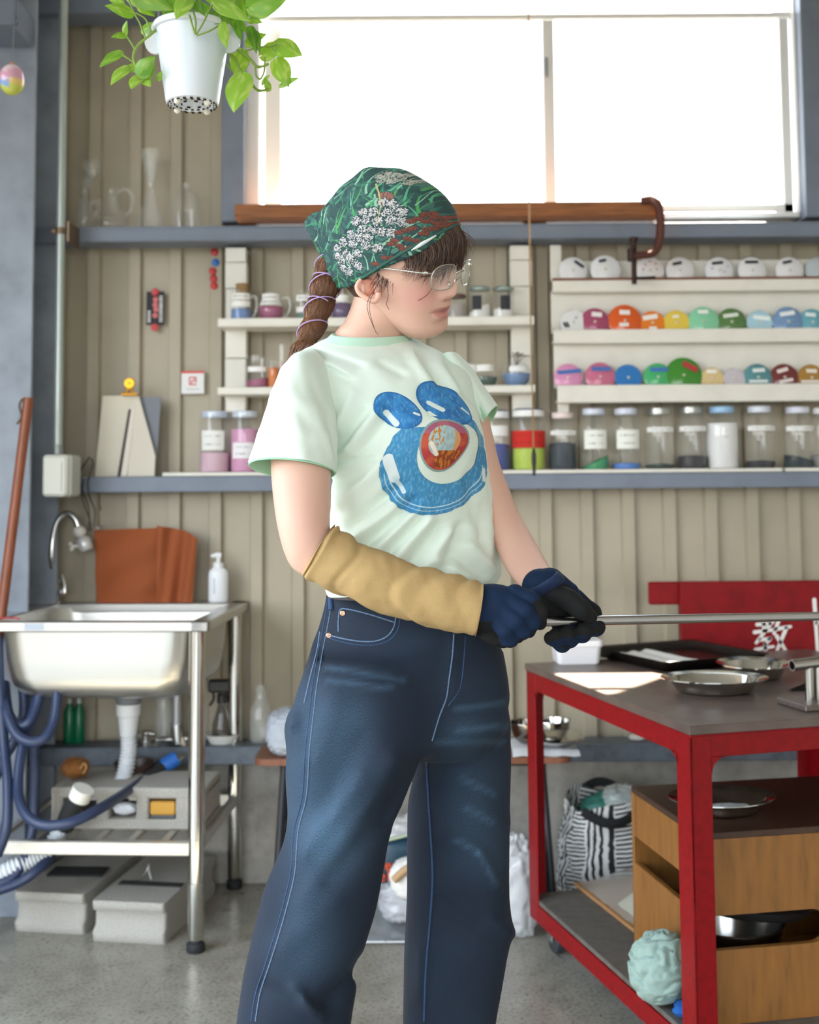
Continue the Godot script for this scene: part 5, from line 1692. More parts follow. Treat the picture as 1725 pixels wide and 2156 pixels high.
# ================================================================ the sink and what is round it
func build_sink() -> void:
	var fr := on_level(412, 2003, 0.0)
	var br := on_level(494, 1869, 0.0)
	var fw := 0.60
	var o_at := Vector3(fr.x, 0, fr.z)
	var za := Vector3(fr.x - br.x, 0, fr.z - br.z)
	var D := za.length()
	var turn := atan2(za.x, za.z)
	var B := Basis(Vector3.UP, turn)
	var steel := mt("c9c9c6", 0.28, 1.0)
	var chrome := mt("dcdcda", 0.2, 1.0)
	var rim_y: float = P(300, 1306, -fr.z).y
	var s := thing("sink_stand", o_at, "stainless steel sink on four tubular legs beside the steel column", "sink", "", turn)
	var lx := [0.0, -fw]
	var lz := [0.0, -D]
	for i in 2:
		for j in 2:
			var leg := part("leg", Geo.new().lathe(Vector3(lx[i], 0.03, lz[j]), [[0.0, 0.0], [0.019, 0.0], [0.0205, 0.004], [0.0205, 0.135], [0.0195, 0.136], [0.0195, 0.24], [0.0205, 0.241], [0.0205, rim_y - 0.05], [0.0, rim_y - 0.05]], 28), mt("cfcdc6", 0.13, 1.0), s)
			part("foot", Geo.new().lathe(Vector3(lx[i], 0.0, lz[j]), [[0.0, 0.0], [0.020, 0.0], [0.023, 0.004], [0.023, 0.018], [0.019, 0.022], [0.015, 0.024], [0.015, 0.031], [0.0, 0.031]], 18), mt("26272a", 0.6), leg)
	# rim frame
	var x0 := -fw - 0.05
	var x1 := 0.035
	var z0 := 0.035
	var z1 := -D - 0.03
	var g := Geo.new()
	g.box(Vector3((x0 + x1) / 2, rim_y - 0.013, z0 - 0.0135), Vector3(x1 - x0, 0.026, 0.027), 0.003)
	g.box(Vector3((x0 + x1) / 2, rim_y - 0.013, z1 + 0.030), Vector3(x1 - x0, 0.026, 0.060), 0.003)
	g.box(Vector3(x1 - 0.022, rim_y - 0.013, (z0 + z1) / 2), Vector3(0.044, 0.026, z0 - z1), 0.003)
	g.box(Vector3((x0 + x1 - 0.545) / 2, rim_y - 0.013, (z0 + z1) / 2), Vector3(x1 - 0.545 - x0, 0.026, z0 - z1), 0.003)
	part("rim", g, steel, s)
	# basin
	var w := 0.505
	var d := z0 - z1 - 0.075
	var cx := x1 - 0.04 - w / 2
	var cz := (z0 + z1) / 2 + 0.015
	var ring := func(k: float, y: float, r: float) -> Array:
		var out := []
		for p in rounded_rect(w - k, d - k, r, 9): out.append(Vector3(cx + p.x, rim_y + y, cz + p.y))
		return out
	g = Geo.new()
	g.grid([ring.call(0.0, -0.012, 0.07), ring.call(0.012, -0.10, 0.075), ring.call(0.022, -0.145, 0.08), ring.call(0.036, -0.170, 0.085), ring.call(0.064, -0.190, 0.085), ring.call(0.110, -0.200, 0.08), ring.call(0.16, -0.203, 0.07), ring.call(d - 0.02, -0.205, 0.005)], true)
	g.grid([ring.call(0.0, -0.012, 0.07), ring.call(0.016, -0.10, 0.075), ring.call(0.027, -0.145, 0.08), ring.call(0.042, -0.168, 0.085), ring.call(0.070, -0.186, 0.085), ring.call(0.12, -0.196, 0.08), ring.call(d - 0.02, -0.200, 0.005)], true, false, [], -1)
	part("basin", g, mt("d0cfca", 0.34, 1.0), s)
	part("sticker", Geo.new().box(Vector3(-0.40, rim_y - 0.013, z0 + 0.0006), Vector3(0.05, 0.016, 0.0008), 0.0), mt("aab3bf", 0.5), s)
	# lower shelf: rails and slats
	var sy := 0.245
	g = Geo.new()
	part("shelf_rail", Geo.new().box(Vector3(-fw / 2, sy, 0.0), Vector3(fw - 0.02, 0.034, 0.02), 0.003), worn("b9b6ae", "cdcac2", 0.35, 8.0, 0.03, 0.0, 0.85, 141), s)
	part("shelf_rail", Geo.new().box(Vector3(-fw / 2, sy, -D), Vector3(fw - 0.02, 0.034, 0.02), 0.003), worn("b9b6ae", "cdcac2", 0.35, 8.0, 0.03, 0.0, 0.85, 141), s)
	for i in 2: part("shelf_rail", Geo.new().box(Vector3(lx[i], sy, -D / 2), Vector3(0.018, 0.030, D - 0.03), 0.003), worn("b9b6ae", "cdcac2", 0.35, 8.0, 0.03, 0.0, 0.85, 141), s)
	for k in 6: part("shelf_slat", Geo.new().box(Vector3(-fw * (k + 1.0) / 7.0, sy + 0.006, -D / 2), Vector3(0.018, 0.012, D - 0.02), 0.002), worn("b9b6ae", "cdcac2", 0.35, 8.0, 0.03, 0.0, 0.85, 141), s)
	# waste: strainer, cuff and ribbed hose
	var wc := Vector3(-fw * 0.40, rim_y - 0.205, -D * 0.5)
	part("strainer", Geo.new().lathe(wc, [[0.0, -0.045], [0.030, -0.045], [0.040, -0.012], [0.046, 0.0], [0.0, 0.0]], 28), mt("6f7378", 0.5), s)
	part("cuff", Geo.new().lathe(wc, [[0.0, -0.125], [0.022, -0.125], [0.023, -0.115], [0.028, -0.075], [0.032, -0.072], [0.033, -0.042], [0.0, -0.042]], 24), mt("d3d6d8", 0.45), s)
	var path := spline([wc + Vector3(0, -0.12, 0), wc + Vector3(0.002, -0.17, 0.005), wc + Vector3(-0.008, -0.23, 0.01), wc + Vector3(-0.030, -0.28, 0.03), wc + Vector3(-0.045, -0.315, 0.04)], 26)
	var rad := []
	for i in path.size(): rad.append(0.0205 + 0.0030 * sin(i * 1.55))
	part("waste_hose", Geo.new().tube(path, rad, 20), mt("ccd0d4", 0.5), s)
	# mixer tap at the back left of the rim
	var fa := P(108, 1272, -br.z - 0.0) - o_at
	fa = B.inverse() * fa
	fa = Vector3(fa.x, rim_y, -D - 0.0)
	var q := func(x: float, y: float) -> Vector3: return B.inverse() * (P(x, y, -br.z) - o_at)
	o_at = Vector3(fr.x, 0, fr.z)
	var tap := thing("tap", o_at + B * fa, "chrome gooseneck tap with a white swivel nozzle on the sink", "tap", "", turn)
	var r0 := fa
	g = Geo.new()
	g.lathe(Vector3.ZERO, [[0.0, 0.0], [0.022, 0.0], [0.022, 0.004], [0.0145, 0.008], [0.0135, 0.055], [0.0, 0.055]], 24)
	g.tube([Vector3(0.0, 0.030, 0.0), Vector3(0.032, 0.032, 0.02)], 0.010, 16)
	part("tap_body", g, chrome, tap)
	part("tap_lever", Geo.new().tube([Vector3(0.036, 0.030, 0.022), Vector3(0.036, 0.05, 0.022), Vector3(0.030, 0.085, 0.03)], [0.0075, 0.005, 0.0035], 12), chrome, tap)
	part("collar", Geo.new().lathe(Vector3.ZERO, [[0.0, 0.054], [0.0135, 0.054], [0.0135, 0.066], [0.0, 0.066]], 20), mt("8fa7a0", 0.4), tap)
	var neck := []
	for p in [[108, 1232], [109, 1180], [112, 1130], [122, 1096], [141, 1081], [158, 1092], [165, 1110]]: neck.append(q.call(p[0], p[1]) - r0)
	neck[0] = Vector3(0, 0.06, 0)
	part("spout", Geo.new().tube(spline(neck, 8), 0.0092, 16), chrome, tap)
	var nz: Vector3 = neck[-1]
	var tip := Basis(Vector3.BACK, 0.35)
	part("swivel", Geo.new().ball(nz + Vector3(0.004, -0.012, 0), Vector3(0.019, 0.018, 0.019)), mt("e3e0d8", 0.4), tap)
	g = Geo.new().lathe(nz + Vector3(0.012, -0.028, 0.0), [[0.0, -0.042], [0.016, -0.042], [0.021, -0.034], [0.022, -0.012], [0.014, 0.0], [0.0, 0.0]], 22, tip)
	part("nozzle", g, mt("d8d9d8", 0.25, 0.3), tap)
	g = Geo.new()
	g.tube([nz + Vector3(0.008, -0.052, 0.01), nz + Vector3(-0.015, -0.056, 0.015)], 0.005, 10)
	g.ball(nz + Vector3(-0.018, -0.047, 0.015), Vector3.ONE * 0.0065)
	g.ball(nz + Vector3(-0.014, -0.062, 0.015), Vector3.ONE * 0.0065)
	part("switch", g, mt("e6e3dc", 0.4), tap)
	# pump bottle on the back right corner of the rim
	var pb := P(460, 1284, -br.z + 0.03)
	var bot := thing("pump_bottle", Vector3(pb.x, rim_y + 0.0005, pb.z), "white pump bottle standing on the back right corner of the sink rim", "bottle")
	part("bottle", Geo.new().lathe(Vector3.ZERO, [[0.0, 0.0], [0.026, 0.0], [0.029, 0.004], [0.029, 0.078], [0.026, 0.088], [0.016, 0.097], [0.0, 0.097]], 28, Basis(), Vector2(1.0, 0.7)), mt("eceef0", 0.35), bot)
	part("label", Geo.new().box(Vector3(-0.006, 0.045, 0.0192), Vector3(0.012, 0.045, 0.001), 0.0), mt("c3cbd6", 0.5), bot)
	part("cap", Geo.new().lathe(Vector3.ZERO, [[0.0, 0.095], [0.016, 0.095], [0.016, 0.110], [0.006, 0.113], [0.005, 0.128], [0.0, 0.128]], 20), mt("f0f1f1", 0.4), bot)
	part("nozzle", Geo.new().tube([Vector3(0.008, 0.131, 0), Vector3(-0.005, 0.133, 0), Vector3(-0.022, 0.130, 0.004)], [0.008, 0.0075, 0.004], 12), mt("f0f1f1", 0.4), bot)
	# towel of rust-brown cloth on the wall behind the sink
	var td := WALL - 0.05
	var rust := worn("984c26", "a85a32", 0.95, 9.0, 0.05, 0.05, 0.0, 151)
	var tp := P(275, 1110, td)
	var tow := thing("towel", Vector3(tp.x, 0, -td), "rust-brown cloth towel hanging against the wall above the sink", "towel")
	var cloth := func(list: Array, seed_: float, amp: float) -> Geo:
		var rows := []
		for i in 40:
			var v := i / 39.0
			var row := []
			for k in 50:
				var u := k / 49.0
				var a: Vector2 = list[0].lerp(list[1], u)
				var b: Vector2 = list[3].lerp(list[2], u)
				var px := a.lerp(b, v)
				var p := P(px.x, px.y, td)
				row.append(Vector3(p.x - tp.x, p.y, amp * sin(u * 9.0 + seed_ + v * 1.5) * (0.3 + v) + 0.004 * sin(v * 14.0 + u * 6.0 + seed_)))
			rows.append(row)
		return Geo.new().grid(rows, false, false, [], 1)
	part("panel", cloth.call([Vector2(199, 1116), Vector2(340, 1111), Vector2(337, 1292), Vector2(205, 1292)], 0.3, 0.006), rust, tow)
	var fold := []
	for i in 36:       # the gathered end: a rolled edge that falls in a soft tube
		var v := i / 35.0
		var row := []
		for k in 60:
			var u := k / 59.0
			var x := lerpf(334, lerpf(419, 405, v), u)
			var yy := lerpf(1106.0 + 26.0 * pow(u, 3.0) + 5.0 * sin(u * 3.0), 1292, v)
			var p := P(x, yy, td)
			row.append(Vector3(p.x - tp.x, p.y, 0.012 + 0.012 * sin(u * 7.5 + 0.6) * (1.0 - 0.3 * v) + 0.006 * sin(u * 15.0 + v * 3.0)))
		fold.append(row)
	part("fold", Geo.new().grid(fold, false, false, [], 1), rust, tow)
	part("hook", Geo.new().tube([P(206, 1112, td) - Vector3(tp.x, 0, -td), P(206, 1108, td) - Vector3(tp.x, 0, -td) + Vector3(0, 0.0, -0.05)], 0.003, 8), mt("c0c0c0", 0.3, 0.9), tow)
	# ---- plumbing on the wall under the sink: stop valve, pipe, flexible hose
	var pd := WALL - 0.10
	var vb := P(308, 1600, pd)
	var vl := thing("stop_valve", vb, "chrome cross-handled stop valve on the wall pipe under the sink", "valve")
	var pp := func(x: float, y: float, dd := 0.0) -> Vector3: return P(x, y, pd + dd) - vb
	g = Geo.new()
	g.tube([pp.call(308, 1560), pp.call(306, 1610)], 0.014, 16)
	g.tube([pp.call(306, 1608), pp.call(306, 1618)], 0.017, 6)
	g.tube(spline([pp.call(312, 1575), pp.call(330, 1572), pp.call(338, 1590), pp.call(330, 1600)], 5), 0.009, 12)
	g.tube([pp.call(330, 1558), pp.call(395, 1555)], 0.009, 14)
	part("pipe", g, chrome, vl)
	g = Geo.new()
	g.ball(pp.call(307, 1543), Vector3(0.016, 0.010, 0.016))
	for a in 4: g.tube([pp.call(307, 1543), pp.call(307, 1543) + Vector3(cos(a * PI / 2 + 0.3) * 0.032, -0.002, sin(a * PI / 2 + 0.3) * 0.032)], [0.007, 0.0055], 10)
	g.tube([pp.call(307, 1543), pp.call(307, 1562)], 0.008, 12)
	part("handle", g, chrome, vl)
	part("supply_hose", Geo.new().tube(spline([pp.call(306, 1616), pp.call(305, 1632, -0.02), pp.call(280, 1643, -0.06), pp.call(235, 1650, -0.12), pp.call(195, 1660, -0.16), pp.call(175, 1668, -0.18)], 8), 0.0085, 12), mt("9fa3a6", 0.35, 0.7), vl)
	var gp := thing("wall_pipe", P(372, 1520, pd), "grey wall pipe with a chrome elbow tap under the sink", "pipe")
	g = Geo.new()
	g.tube([P(372, 1440, pd) - gp.position, P(372, 1525, pd) - gp.position], 0.014, 16)
	part("pipe", g, mt("b9bcc0", 0.4, 0.5), gp)
	g = Geo.new()
	g.tube([P(372, 1524, pd) - gp.position, P(374, 1565, pd) - gp.position], 0.018, 16)
	g.tube(spline([P(384, 1555, pd) - gp.position, P(388, 1585, pd - 0.02) - gp.position, P(372, 1604, pd - 0.06) - gp.position], 5), 0.012, 14)
	part("elbow", g, chrome, gp)
	# blue garden hose with a connector, hung in loops at the left
	var hose_m := worn("222e4a", "2b395a", 0.42, 10.0, 0.03, 0.0, 0.0, 161)
	var hd0 := P(355, 1605, pd - 0.07)
	var hz := thing("garden_hose", hd0, "dark blue garden hose hanging in loops from the sink tap connector", "hose")
	var hp := func(list: Array) -> Array:
		var out := []
		for e in list: out.append(P(e[0], e[1], e[2]) - hd0)
		return spline(out, 10)
	part("hose", Geo.new().tube(hp.call([[305, 1640, 3.25], [270, 1665, 3.10], [215, 1700, 2.93], [160, 1728, 2.87], [110, 1738, 2.86], [72, 1730, 2.87], [46, 1700, 2.9], [38, 1650, 2.95], [48, 1570, 3.0], [70, 1500, 3.05], [84, 1440, 3.08], [92, 1380, 3.1]]), 0.0125, 16), hose_m, hz)
	for L in [[[-4, 1340, 3.05], [-2, 1420, 3.03], [8, 1560, 3.0], [16, 1650, 2.95], [14, 1740, 2.92], [-6, 1800, 2.92]], [[6, 1455, 3.06], [14, 1500, 3.0], [34, 1545, 2.97], [66, 1562, 2.96], [98, 1550, 2.97], [116, 1510, 3.0], [122, 1440, 3.03], [124, 1380, 3.05]], [[10, 1440, 3.1], [18, 1500, 3.02], [38, 1528, 3.0], [62, 1520, 3.0], [80, 1480, 3.03], [88, 1420, 3.06]],
			[[46, 1420, 3.08], [50, 1500, 3.08], [30, 1560, 3.06], [6, 1600, 3.05], [-10, 1640, 3.05]], [[72, 1560, 3.06], [74, 1650, 3.06], [68, 1750, 3.05], [40, 1830, 3.02], [4, 1860, 3.0], [-20, 1864, 3.0]], [[140, 1740, 3.12], [118, 1785, 3.08], [80, 1830, 3.02], [40, 1858, 3.0], [-20, 1880, 2.98]]]:
		part("hose_loop", Geo.new().tube(hp.call(L), 0.0125, 14), hose_m, hz)
	var dir := (P(372, 1595, pd - 0.07) - P(318, 1636, pd - 0.12)).normalized()
	g = Geo.new()
	g.tube([P(306, 1640, 3.24) - hd0, P(322, 1630, 3.27) - hd0, P(340, 1617, 3.30) - hd0], [0.016, 0.018, 0.015], 18)
	part("coupling", g, mt("2c2e33", 0.5), hz)
	part("connector", Geo.new().tube([P(342, 1615, 3.31) - hd0, P(348, 1611, 3.315) - hd0, P(371, 1597, 3.33) - hd0], [0.018, 0.022, 0.021], 18), mt("2f6fc4", 0.4), hz)
	# black drain elbow with a white collar, and the ribbed hose behind it
	var db := P(160, 1690, 3.02)
	var dr := thing("drain_elbow", db, "black drain elbow with a white threaded collar under the sink", "pipe")
	part("elbow", Geo.new().tube(spline([P(168, 1672, 3.02) - db, P(150, 1705, 3.04) - db, P(136, 1740, 3.06) - db], 5), 0.024, 18), mt("2a2b2e", 0.5), dr)
	part("collar", Geo.new().tube([P(176, 1660, 3.015) - db, P(166, 1682, 3.02) - db], 0.027, 22), mt("e4e2da", 0.5), dr)
	path = spline([P(130, 1750, 3.08) - db, P(100, 1790, 3.06) - db, P(60, 1812, 3.04) - db, P(10, 1835, 3.02) - db, P(-30, 1850, 3.02) - db], 24)
	rad = []
	for i in path.size(): rad.append(0.0215 + 0.0030 * sin(i * 1.55))
	part("ribbed_hose", Geo.new().tube(path, rad, 18), mt("cdd2d6", 0.5), dr)
	# hollow concrete block on the shelf, with a sponge and a cloth in its holes
	var conc := worn("9a968f", "b5b1a9", 0.95, 6.0, 0.06, 0.3, 0.0, 171)
	var hbw := 0.40
	var hb := thing("hollow_block", Vector3(0, 0, 0), "hollow concrete block lying on the lower shelf of the sink", "concrete block", "", turn)
	var hf0 := P(268, 1738, -fr.z + 0.12)
	hb.position = Vector3(hf0.x, sy + 0.0125, hf0.z)
	g = Geo.new()
	var bh := 0.105
	g.box(Vector3(0, bh - 0.0135, -0.095), Vector3(hbw, 0.027, 0.19), 0.004)
	g.box(Vector3(0, 0.013, -0.095), Vector3(hbw, 0.026, 0.19), 0.004)
	for k in [[-0.185, 0.03], [-0.066, 0.032], [0.038, 0.032], [0.150, 0.05], [0.19, 0.02]]: g.box(Vector3(k[0], bh / 2, -0.095), Vector3(k[1], bh - 0.02, 0.188), 0.004)
	part("block", g, conc, hb)
	var sp := thing("sponge", hb.position + B * Vector3(0.089, 0.0275, -0.03), "yellow and grey kitchen sponge in the right hole of the concrete block", "sponge", "", turn)
	part("foam", Geo.new().box(Vector3(0, 0.024, 0), Vector3(0.066, 0.034, 0.045), 0.004), worn("c9933a", "d6a24a", 0.95, 12.0, 0.1, 0.1, 0.0, 172), sp)
	part("scourer", Geo.new().box(Vector3(0, 0.0035, 0), Vector3(0.066, 0.007, 0.045), 0.002), mt("5a5f63", 0.9), sp)
	var ragt := thing("rag", hb.position + B * Vector3(-0.014, 0.0275, -0.03), "crumpled white rag in the left hole of the concrete block", "cloth", "", turn)
	var rows := []
	for i in 16:
		var v := i / 15.0 * PI
		var row := []
		for k in 36:
			var a := TAU * k / 36
			var f := 1.0 + 0.10 * sin(a * 6.0 + v * 3.0) + 0.08 * sin(v * 10.0)
			row.append(Vector3(sin(v) * cos(a) * 0.030 * f, 0.0185 + cos(v) * 0.0155, sin(v) * sin(a) * 0.022 * f))
		rows.append(row)
	part("cloth", Geo.new().grid(rows, true), mt("d4d6d9", 0.9), ragt)
	# coconut-fibre brush on the block
	var cb := P(152, 1650, 3.16)
	var br2 := thing("fibre_brush", Vector3(cb.x, hb.position.y + bh + 0.001, hb.position.z - 0.09), "round brown coconut-fibre scrubbing brush on the concrete block", "brush")
	var R := RandomNumberGenerator.new()
	g = Geo.new().ball(Vector3(0, 0.030, 0), Vector3(0.034, 0.026, 0.03))
	for i in 500:
		var a := Vector3(R.randf_range(-1, 1), R.randf_range(-0.75, 1), R.randf_range(-1, 1)).normalized()
		var p := Vector3(0, 0.030, 0) + a * Vector3(0.032, 0.024, 0.028)
		var e := p + a * R.randf_range(0.004, 0.010) + Vector3(R.randf_range(-1, 1), R.randf_range(-1, 1), R.randf_range(-1, 1)) * 0.003
		e.y = maxf(e.y, 0.001)
		g.tube([p, e], [0.0009, 0.0004], 4, false)
	part("bristles", g, worn("7a4a22", "9a6530", 0.9, 30.0, 0.1, 0.0, 0.0, 174), br2)
	part("wire_eye", Geo.new().tube(spline([Vector3(0.026, 0.02, 0.02), Vector3(0.034, 0.036, 0.022), Vector3(0.028, 0.046, 0.02), Vector3(0.020, 0.034, 0.028)], 6), 0.003, 8), mt("b98a56", 0.7), br2)
	# dark bowl behind
	var bw := P(283, 1640, 3.30)
	var dk := thing("brown_bowl", Vector3(bw.x, hb.position.y + bh + 0.0, bw.z), "dark brown round bowl behind the hose under the sink", "bowl")
	dk.position.y = P(283, 1648, 3.30).y
	part("bowl", Geo.new().lathe(Vector3.ZERO, [[0.0, 0.0], [0.035, 0.0], [0.045, 0.01], [0.055, 0.055], [0.058, 0.056], [0.053, 0.054], [0.042, 0.012], [0.0, 0.006]], 32), mt("4a3a33", 0.35), dk)
	# two concrete blocks on the floor
	var mk := func(at: Vector3, label: String, tn: float) -> Node3D:
		var c := thing("concrete_block", at, label, "concrete block", "concrete blocks on the floor under the sink", tn)
		var gg := Geo.new()
		var poly := PackedVector2Array([Vector2(-0.095, 0.0), Vector2(0.095, 0.0), Vector2(0.095, 0.1), Vector2(-0.095, 0.1)])
		# profile along its length: lips at both ends
		var rows2 := []
		var nn := noise3(14.0, 175)
		for e in [[0.0, 0.0], [0.005, 0.010], [0.006, 0.024], [-0.010, 0.034], [-0.011, 0.070], [0.006, 0.078], [0.008, 0.094], [0.002, 0.100]]:
			var row := []
			for p in rounded_rect(0.19, 0.39, 0.010, 2):
				var z: float = p.y
				if absf(z) > 0.17: z += signf(z) * e[0]
				row.append(Vector3(p.x * (1.0 + e[0] * 0.4), e[1], z - 0.195) + Vector3(nn.get_noise_2d(p.x, e[1]), 0, nn.get_noise_2d(e[1], p.x)) * 0.0025)
			rows2.append(row)
		gg.grid(rows2, true)
		var top := []
		var low := []
		for p in rounded_rect(0.19, 0.39, 0.010, 2):
			top.append(Vector3(p.x, 0.1, p.y - 0.195 + (signf(p.y) * 0.002 if absf(p.y) > 0.17 else 0.0)))
			low.append(Vector3(p.x, 0.0, p.y - 0.195))
		gg.face(low)
		top.reverse()
		gg.face(top)
		part("block", gg, conc, c)
		return c
	mk.call(on_level(103, 1964, 0.0), "grey concrete block on the floor under the sink, left of its neighbour", turn - 0.1)
	mk.call(on_level(270, 1985, 0.0), "grey concrete block on the floor nearest the front sink leg", turn - 0.1)
	# clamp of bare metal lying on the right block
	var mc := thing("pipe_clip", on_level(305, 1852, 0.1005), "small bent metal clip lying on the concrete block by the sink leg", "clip")
	part("clip", Geo.new().tube(spline([Vector3(-0.03, 0.003, 0.01), Vector3(-0.01, 0.006, 0.0), Vector3(0.004, 0.022, -0.01), Vector3(0.008, 0.040, -0.01), Vector3(0.012, 0.02, 0.0), Vector3(0.02, 0.003, 0.008)], 5), 0.003, 8), mt("9b9a96", 0.35, 0.9), mc)
	var strap := thing("black_strap", on_level(318, 1862, 0.1003), "flat black strap lying across the concrete block", "strap", "", turn - 0.1)
	part("strap", Geo.new().box(Vector3(0, 0.0015, 0), Vector3(0.17, 0.003, 0.03), 0.001), mt("2e2d2d", 0.7), strap)
	var mat := thing("rubber_mat", on_level(165, 1838, 0.1005), "black rubber mat scrap lying on the back of the left concrete block", "mat", "", turn)
	part("mat", Geo.new().box(Vector3(0, 0.004, 0), Vector3(0.15, 0.006, 0.07), 0.002), mt("242425", 0.8), mat)
	var rb := P(22, 1284, -fr.z + 0.05)
	var band := thing("red_string", Vector3(rb.x, rim_y + 0.002, rb.z), "bit of red string lying on the left end of the sink rim", "string")
	part("string", Geo.new().tube(spline([Vector3(-0.03, 0.0, -0.01), Vector3(-0.01, 0.002, 0.008), Vector3(0.012, 0.001, 0.0), Vector3(0.026, 0.0, 0.012)], 6), 0.002, 8), mt("c2343a", 0.7), band)

# ================================================================ shelves, jars and glass discs on the wall
func jar_shell(prof: Array, sides := 32, squash := Vector2.ONE) -> Geo: return Geo.new().lathe(Vector3.ZERO, prof, sides, Basis(), squash)
func jar(called: String, x: float, yb: float, d: float, w: float, h: float, label: String, group: String, kind := "bottle") -> Node3D:
	# w, h in pixels of the picture at distance d; the foot stands at row yb
	var at := P(x, yb, d)
	var o := thing(called, at, label, "jar", group)
	var r := w * 0.5 * mpp(d)
	var t := h * mpp(d)
	var prof := []
	match kind:
		"bottle": prof = [[0.0, 0.0], [r * 0.90, 0.0], [r, t * 0.03], [r, t * 0.66], [r * 0.97, t * 0.72], [r * 0.78, t * 0.84], [r * 0.72, t * 0.88], [r * 0.72, t * 0.97]]
		"tub": prof = [[0.0, 0.0], [r * 0.92, 0.0], [r, t * 0.03], [r, t * 0.84], [r * 0.94, t * 0.88], [r * 0.94, t * 0.97]]
		"jug": prof = [[0.0, 0.0], [r * 0.72, 0.0], [r * 0.92, t * 0.10], [r, t * 0.32], [r * 0.93, t * 0.54], [r * 0.72, t * 0.68], [r * 0.68, t * 0.80], [r * 0.74, t * 0.94], [r * 0.76, t]]
		"square": prof = [[0.0, 0.0], [r * 0.95, 0.0], [r, t * 0.03], [r, t * 0.80], [r * 0.86, t * 0.88], [r * 0.86, t * 0.93]]
		"beaker": prof = [[0.0, 0.0], [r * 0.92, 0.0], [r * 0.95, t * 0.03], [r, t], [r * 0.97, t]]
		"globe": prof = [[0.0, 0.0], [r * 0.62, 0.0], [r * 0.88, t * 0.16], [r, t * 0.42], [r * 0.93, t * 0.64], [r * 0.70, t * 0.84], [r * 0.45, t * 0.94], [r * 0.42, t]]
	o.set_meta("r", r)
	o.set_meta("t", t)
	o.set_meta("prof", prof)
	part("glass", jar_shell(prof, 8 if kind == "square" and false else 32), glass("eefaf5", 0.035), o)
	return o
func fill(o: Node3D, share: float, hex: String, called := "powder", tilt := 0.0, hex2 := "") -> void:
	var prof: Array = o.get_meta("prof")
	var t: float = o.get_meta("t")
	var out := []
	for q in prof:
		if q[1] > share * t: break
		out.append([maxf(q[0] * 0.965 - 0.0002, 0.0), q[1] + 0.0012])
	var last: Array = out[-1]
	var rr: float = last[0] if last[0] > 0 else prof[1][0] * 0.96
	var g := Geo.new()
	out.append([rr, maxf(share * t, 0.004)])
	out.append([rr * 0.5, maxf(share * t, 0.004) + 0.003])
	out.append([0.0, maxf(share * t, 0.004) + 0.0035])
	g.lathe(Vector3.ZERO, out, 28)
	if tilt != 0.0:
		for i in g.v.size():
			if g.v[i].y > share * t * 0.8: g.v[i].y += g.v[i].x * tilt
	part(called, g, worn(hex, hex2 if hex2 != "" else col(hex).lightened(0.04).to_html(false), 0.85, 25.0, 0.1, 0.05, 0.0, 201), o)
func lid(o: Node3D, hex: String, metal := 0.0, kr := 0.76, hh := 0.10, hex2 := "") -> void:
	var r: float = o.get_meta("r")
	var t: float = o.get_meta("t")
	var g := Geo.new().lathe(Vector3.ZERO, [[0.0, t * 0.90], [r * kr, t * 0.90], [r * kr, t * (0.90 + hh) - 0.002], [r * kr - 0.002, t * (0.90 + hh)], [0.0, t * (0.90 + hh)]], 30)
	var l := part("lid", g, mt(hex, 0.35, metal), o)
	if hex2 != "": part("lid_disc", Geo.new().lathe(Vector3.ZERO, [[0.0, t * (0.90 + hh) + 0.0002], [r * kr - 0.003, t * (0.90 + hh) + 0.0002], [r * kr - 0.005, t * (0.90 + hh) + 0.004], [0.0, t * (0.90 + hh) + 0.004]], 30), mt(hex2, 0.4), l)
func paste(o: Node3D, f0: float, f1: float, span: float, hex: String, ink := true, turn := 0.0, called := "label") -> void:   # a paper label round the front of a jar
	var t: float = o.get_meta("t")
	var prof: Array = o.get_meta("prof")
	var y0 := f0 * t
	var y1 := f1 * t
	var rad := func(y: float) -> float:
		for i in prof.size() - 1:
			if y >= prof[i][1] and y <= prof[i + 1][1] and prof[i + 1][1] > prof[i][1]:
				return lerpf(prof[i][0], prof[i + 1][0], (y - prof[i][1]) / (prof[i + 1][1] - prof[i][1]))
		return prof[-1][0]
	var rows := []
	for i in 5:
		var row := []
		var y := lerpf(y0, y1, i / 4.0)
		for k in 17:
			var a := PI / 2 + turn + (k / 16.0 - 0.5) * span
			row.append(Vector3(-cos(a) * (rad.call(y) + 0.0006), y, sin(a) * (rad.call(y) + 0.0006)))
		rows.append(row)
	var l := part(called, Geo.new().grid(rows, false, false, [], 1), mt(hex, 0.8), o)
	if not ink: return
	var g := Geo.new()
	var R := RandomNumberGenerator.new()
	var n := 2 if (y1 - y0) > 0.02 else 1
	for q in n:
		var a := -span * 0.3
		while a < span * 0.3:
			var y := lerpf(y0, y1, (q + 0.7) / (n + 0.4))
			var hh := R.randf_range(0.001, 0.004) if n > 1 else 0.0022
			var rr: float = rad.call(y) + 0.0009
			g.box(Vector3(sin(a - turn) * rr, y, cos(a - turn) * rr), Vector3(R.randf_range(0.0012, 0.004), hh, 0.0004), 0.0, Basis(Vector3.UP, a - turn))
			a += R.randf_range(0.10, 0.2)
	part("handwriting", g, mt("2c2c30", 0.8), l).set_meta("kind", "stuff")
func handle(o: Node3D, side := 1.0) -> void:
	var r: float = o.get_meta("r")
	var t: float = o.get_meta("t")
	part("handle", Geo.new().tube(spline([Vector3(side * r * 0.8, t * 0.78, 0), Vector3(side * r * 1.35, t * 0.80, 0), Vector3(side * r * 1.5, t * 0.5, 0), Vector3(side * r * 1.28, t * 0.2, 0), Vector3(side * r * 0.9, t * 0.14, 0)], 6), 0.0035, 10), glass("f2fbf8", 0.25), o)
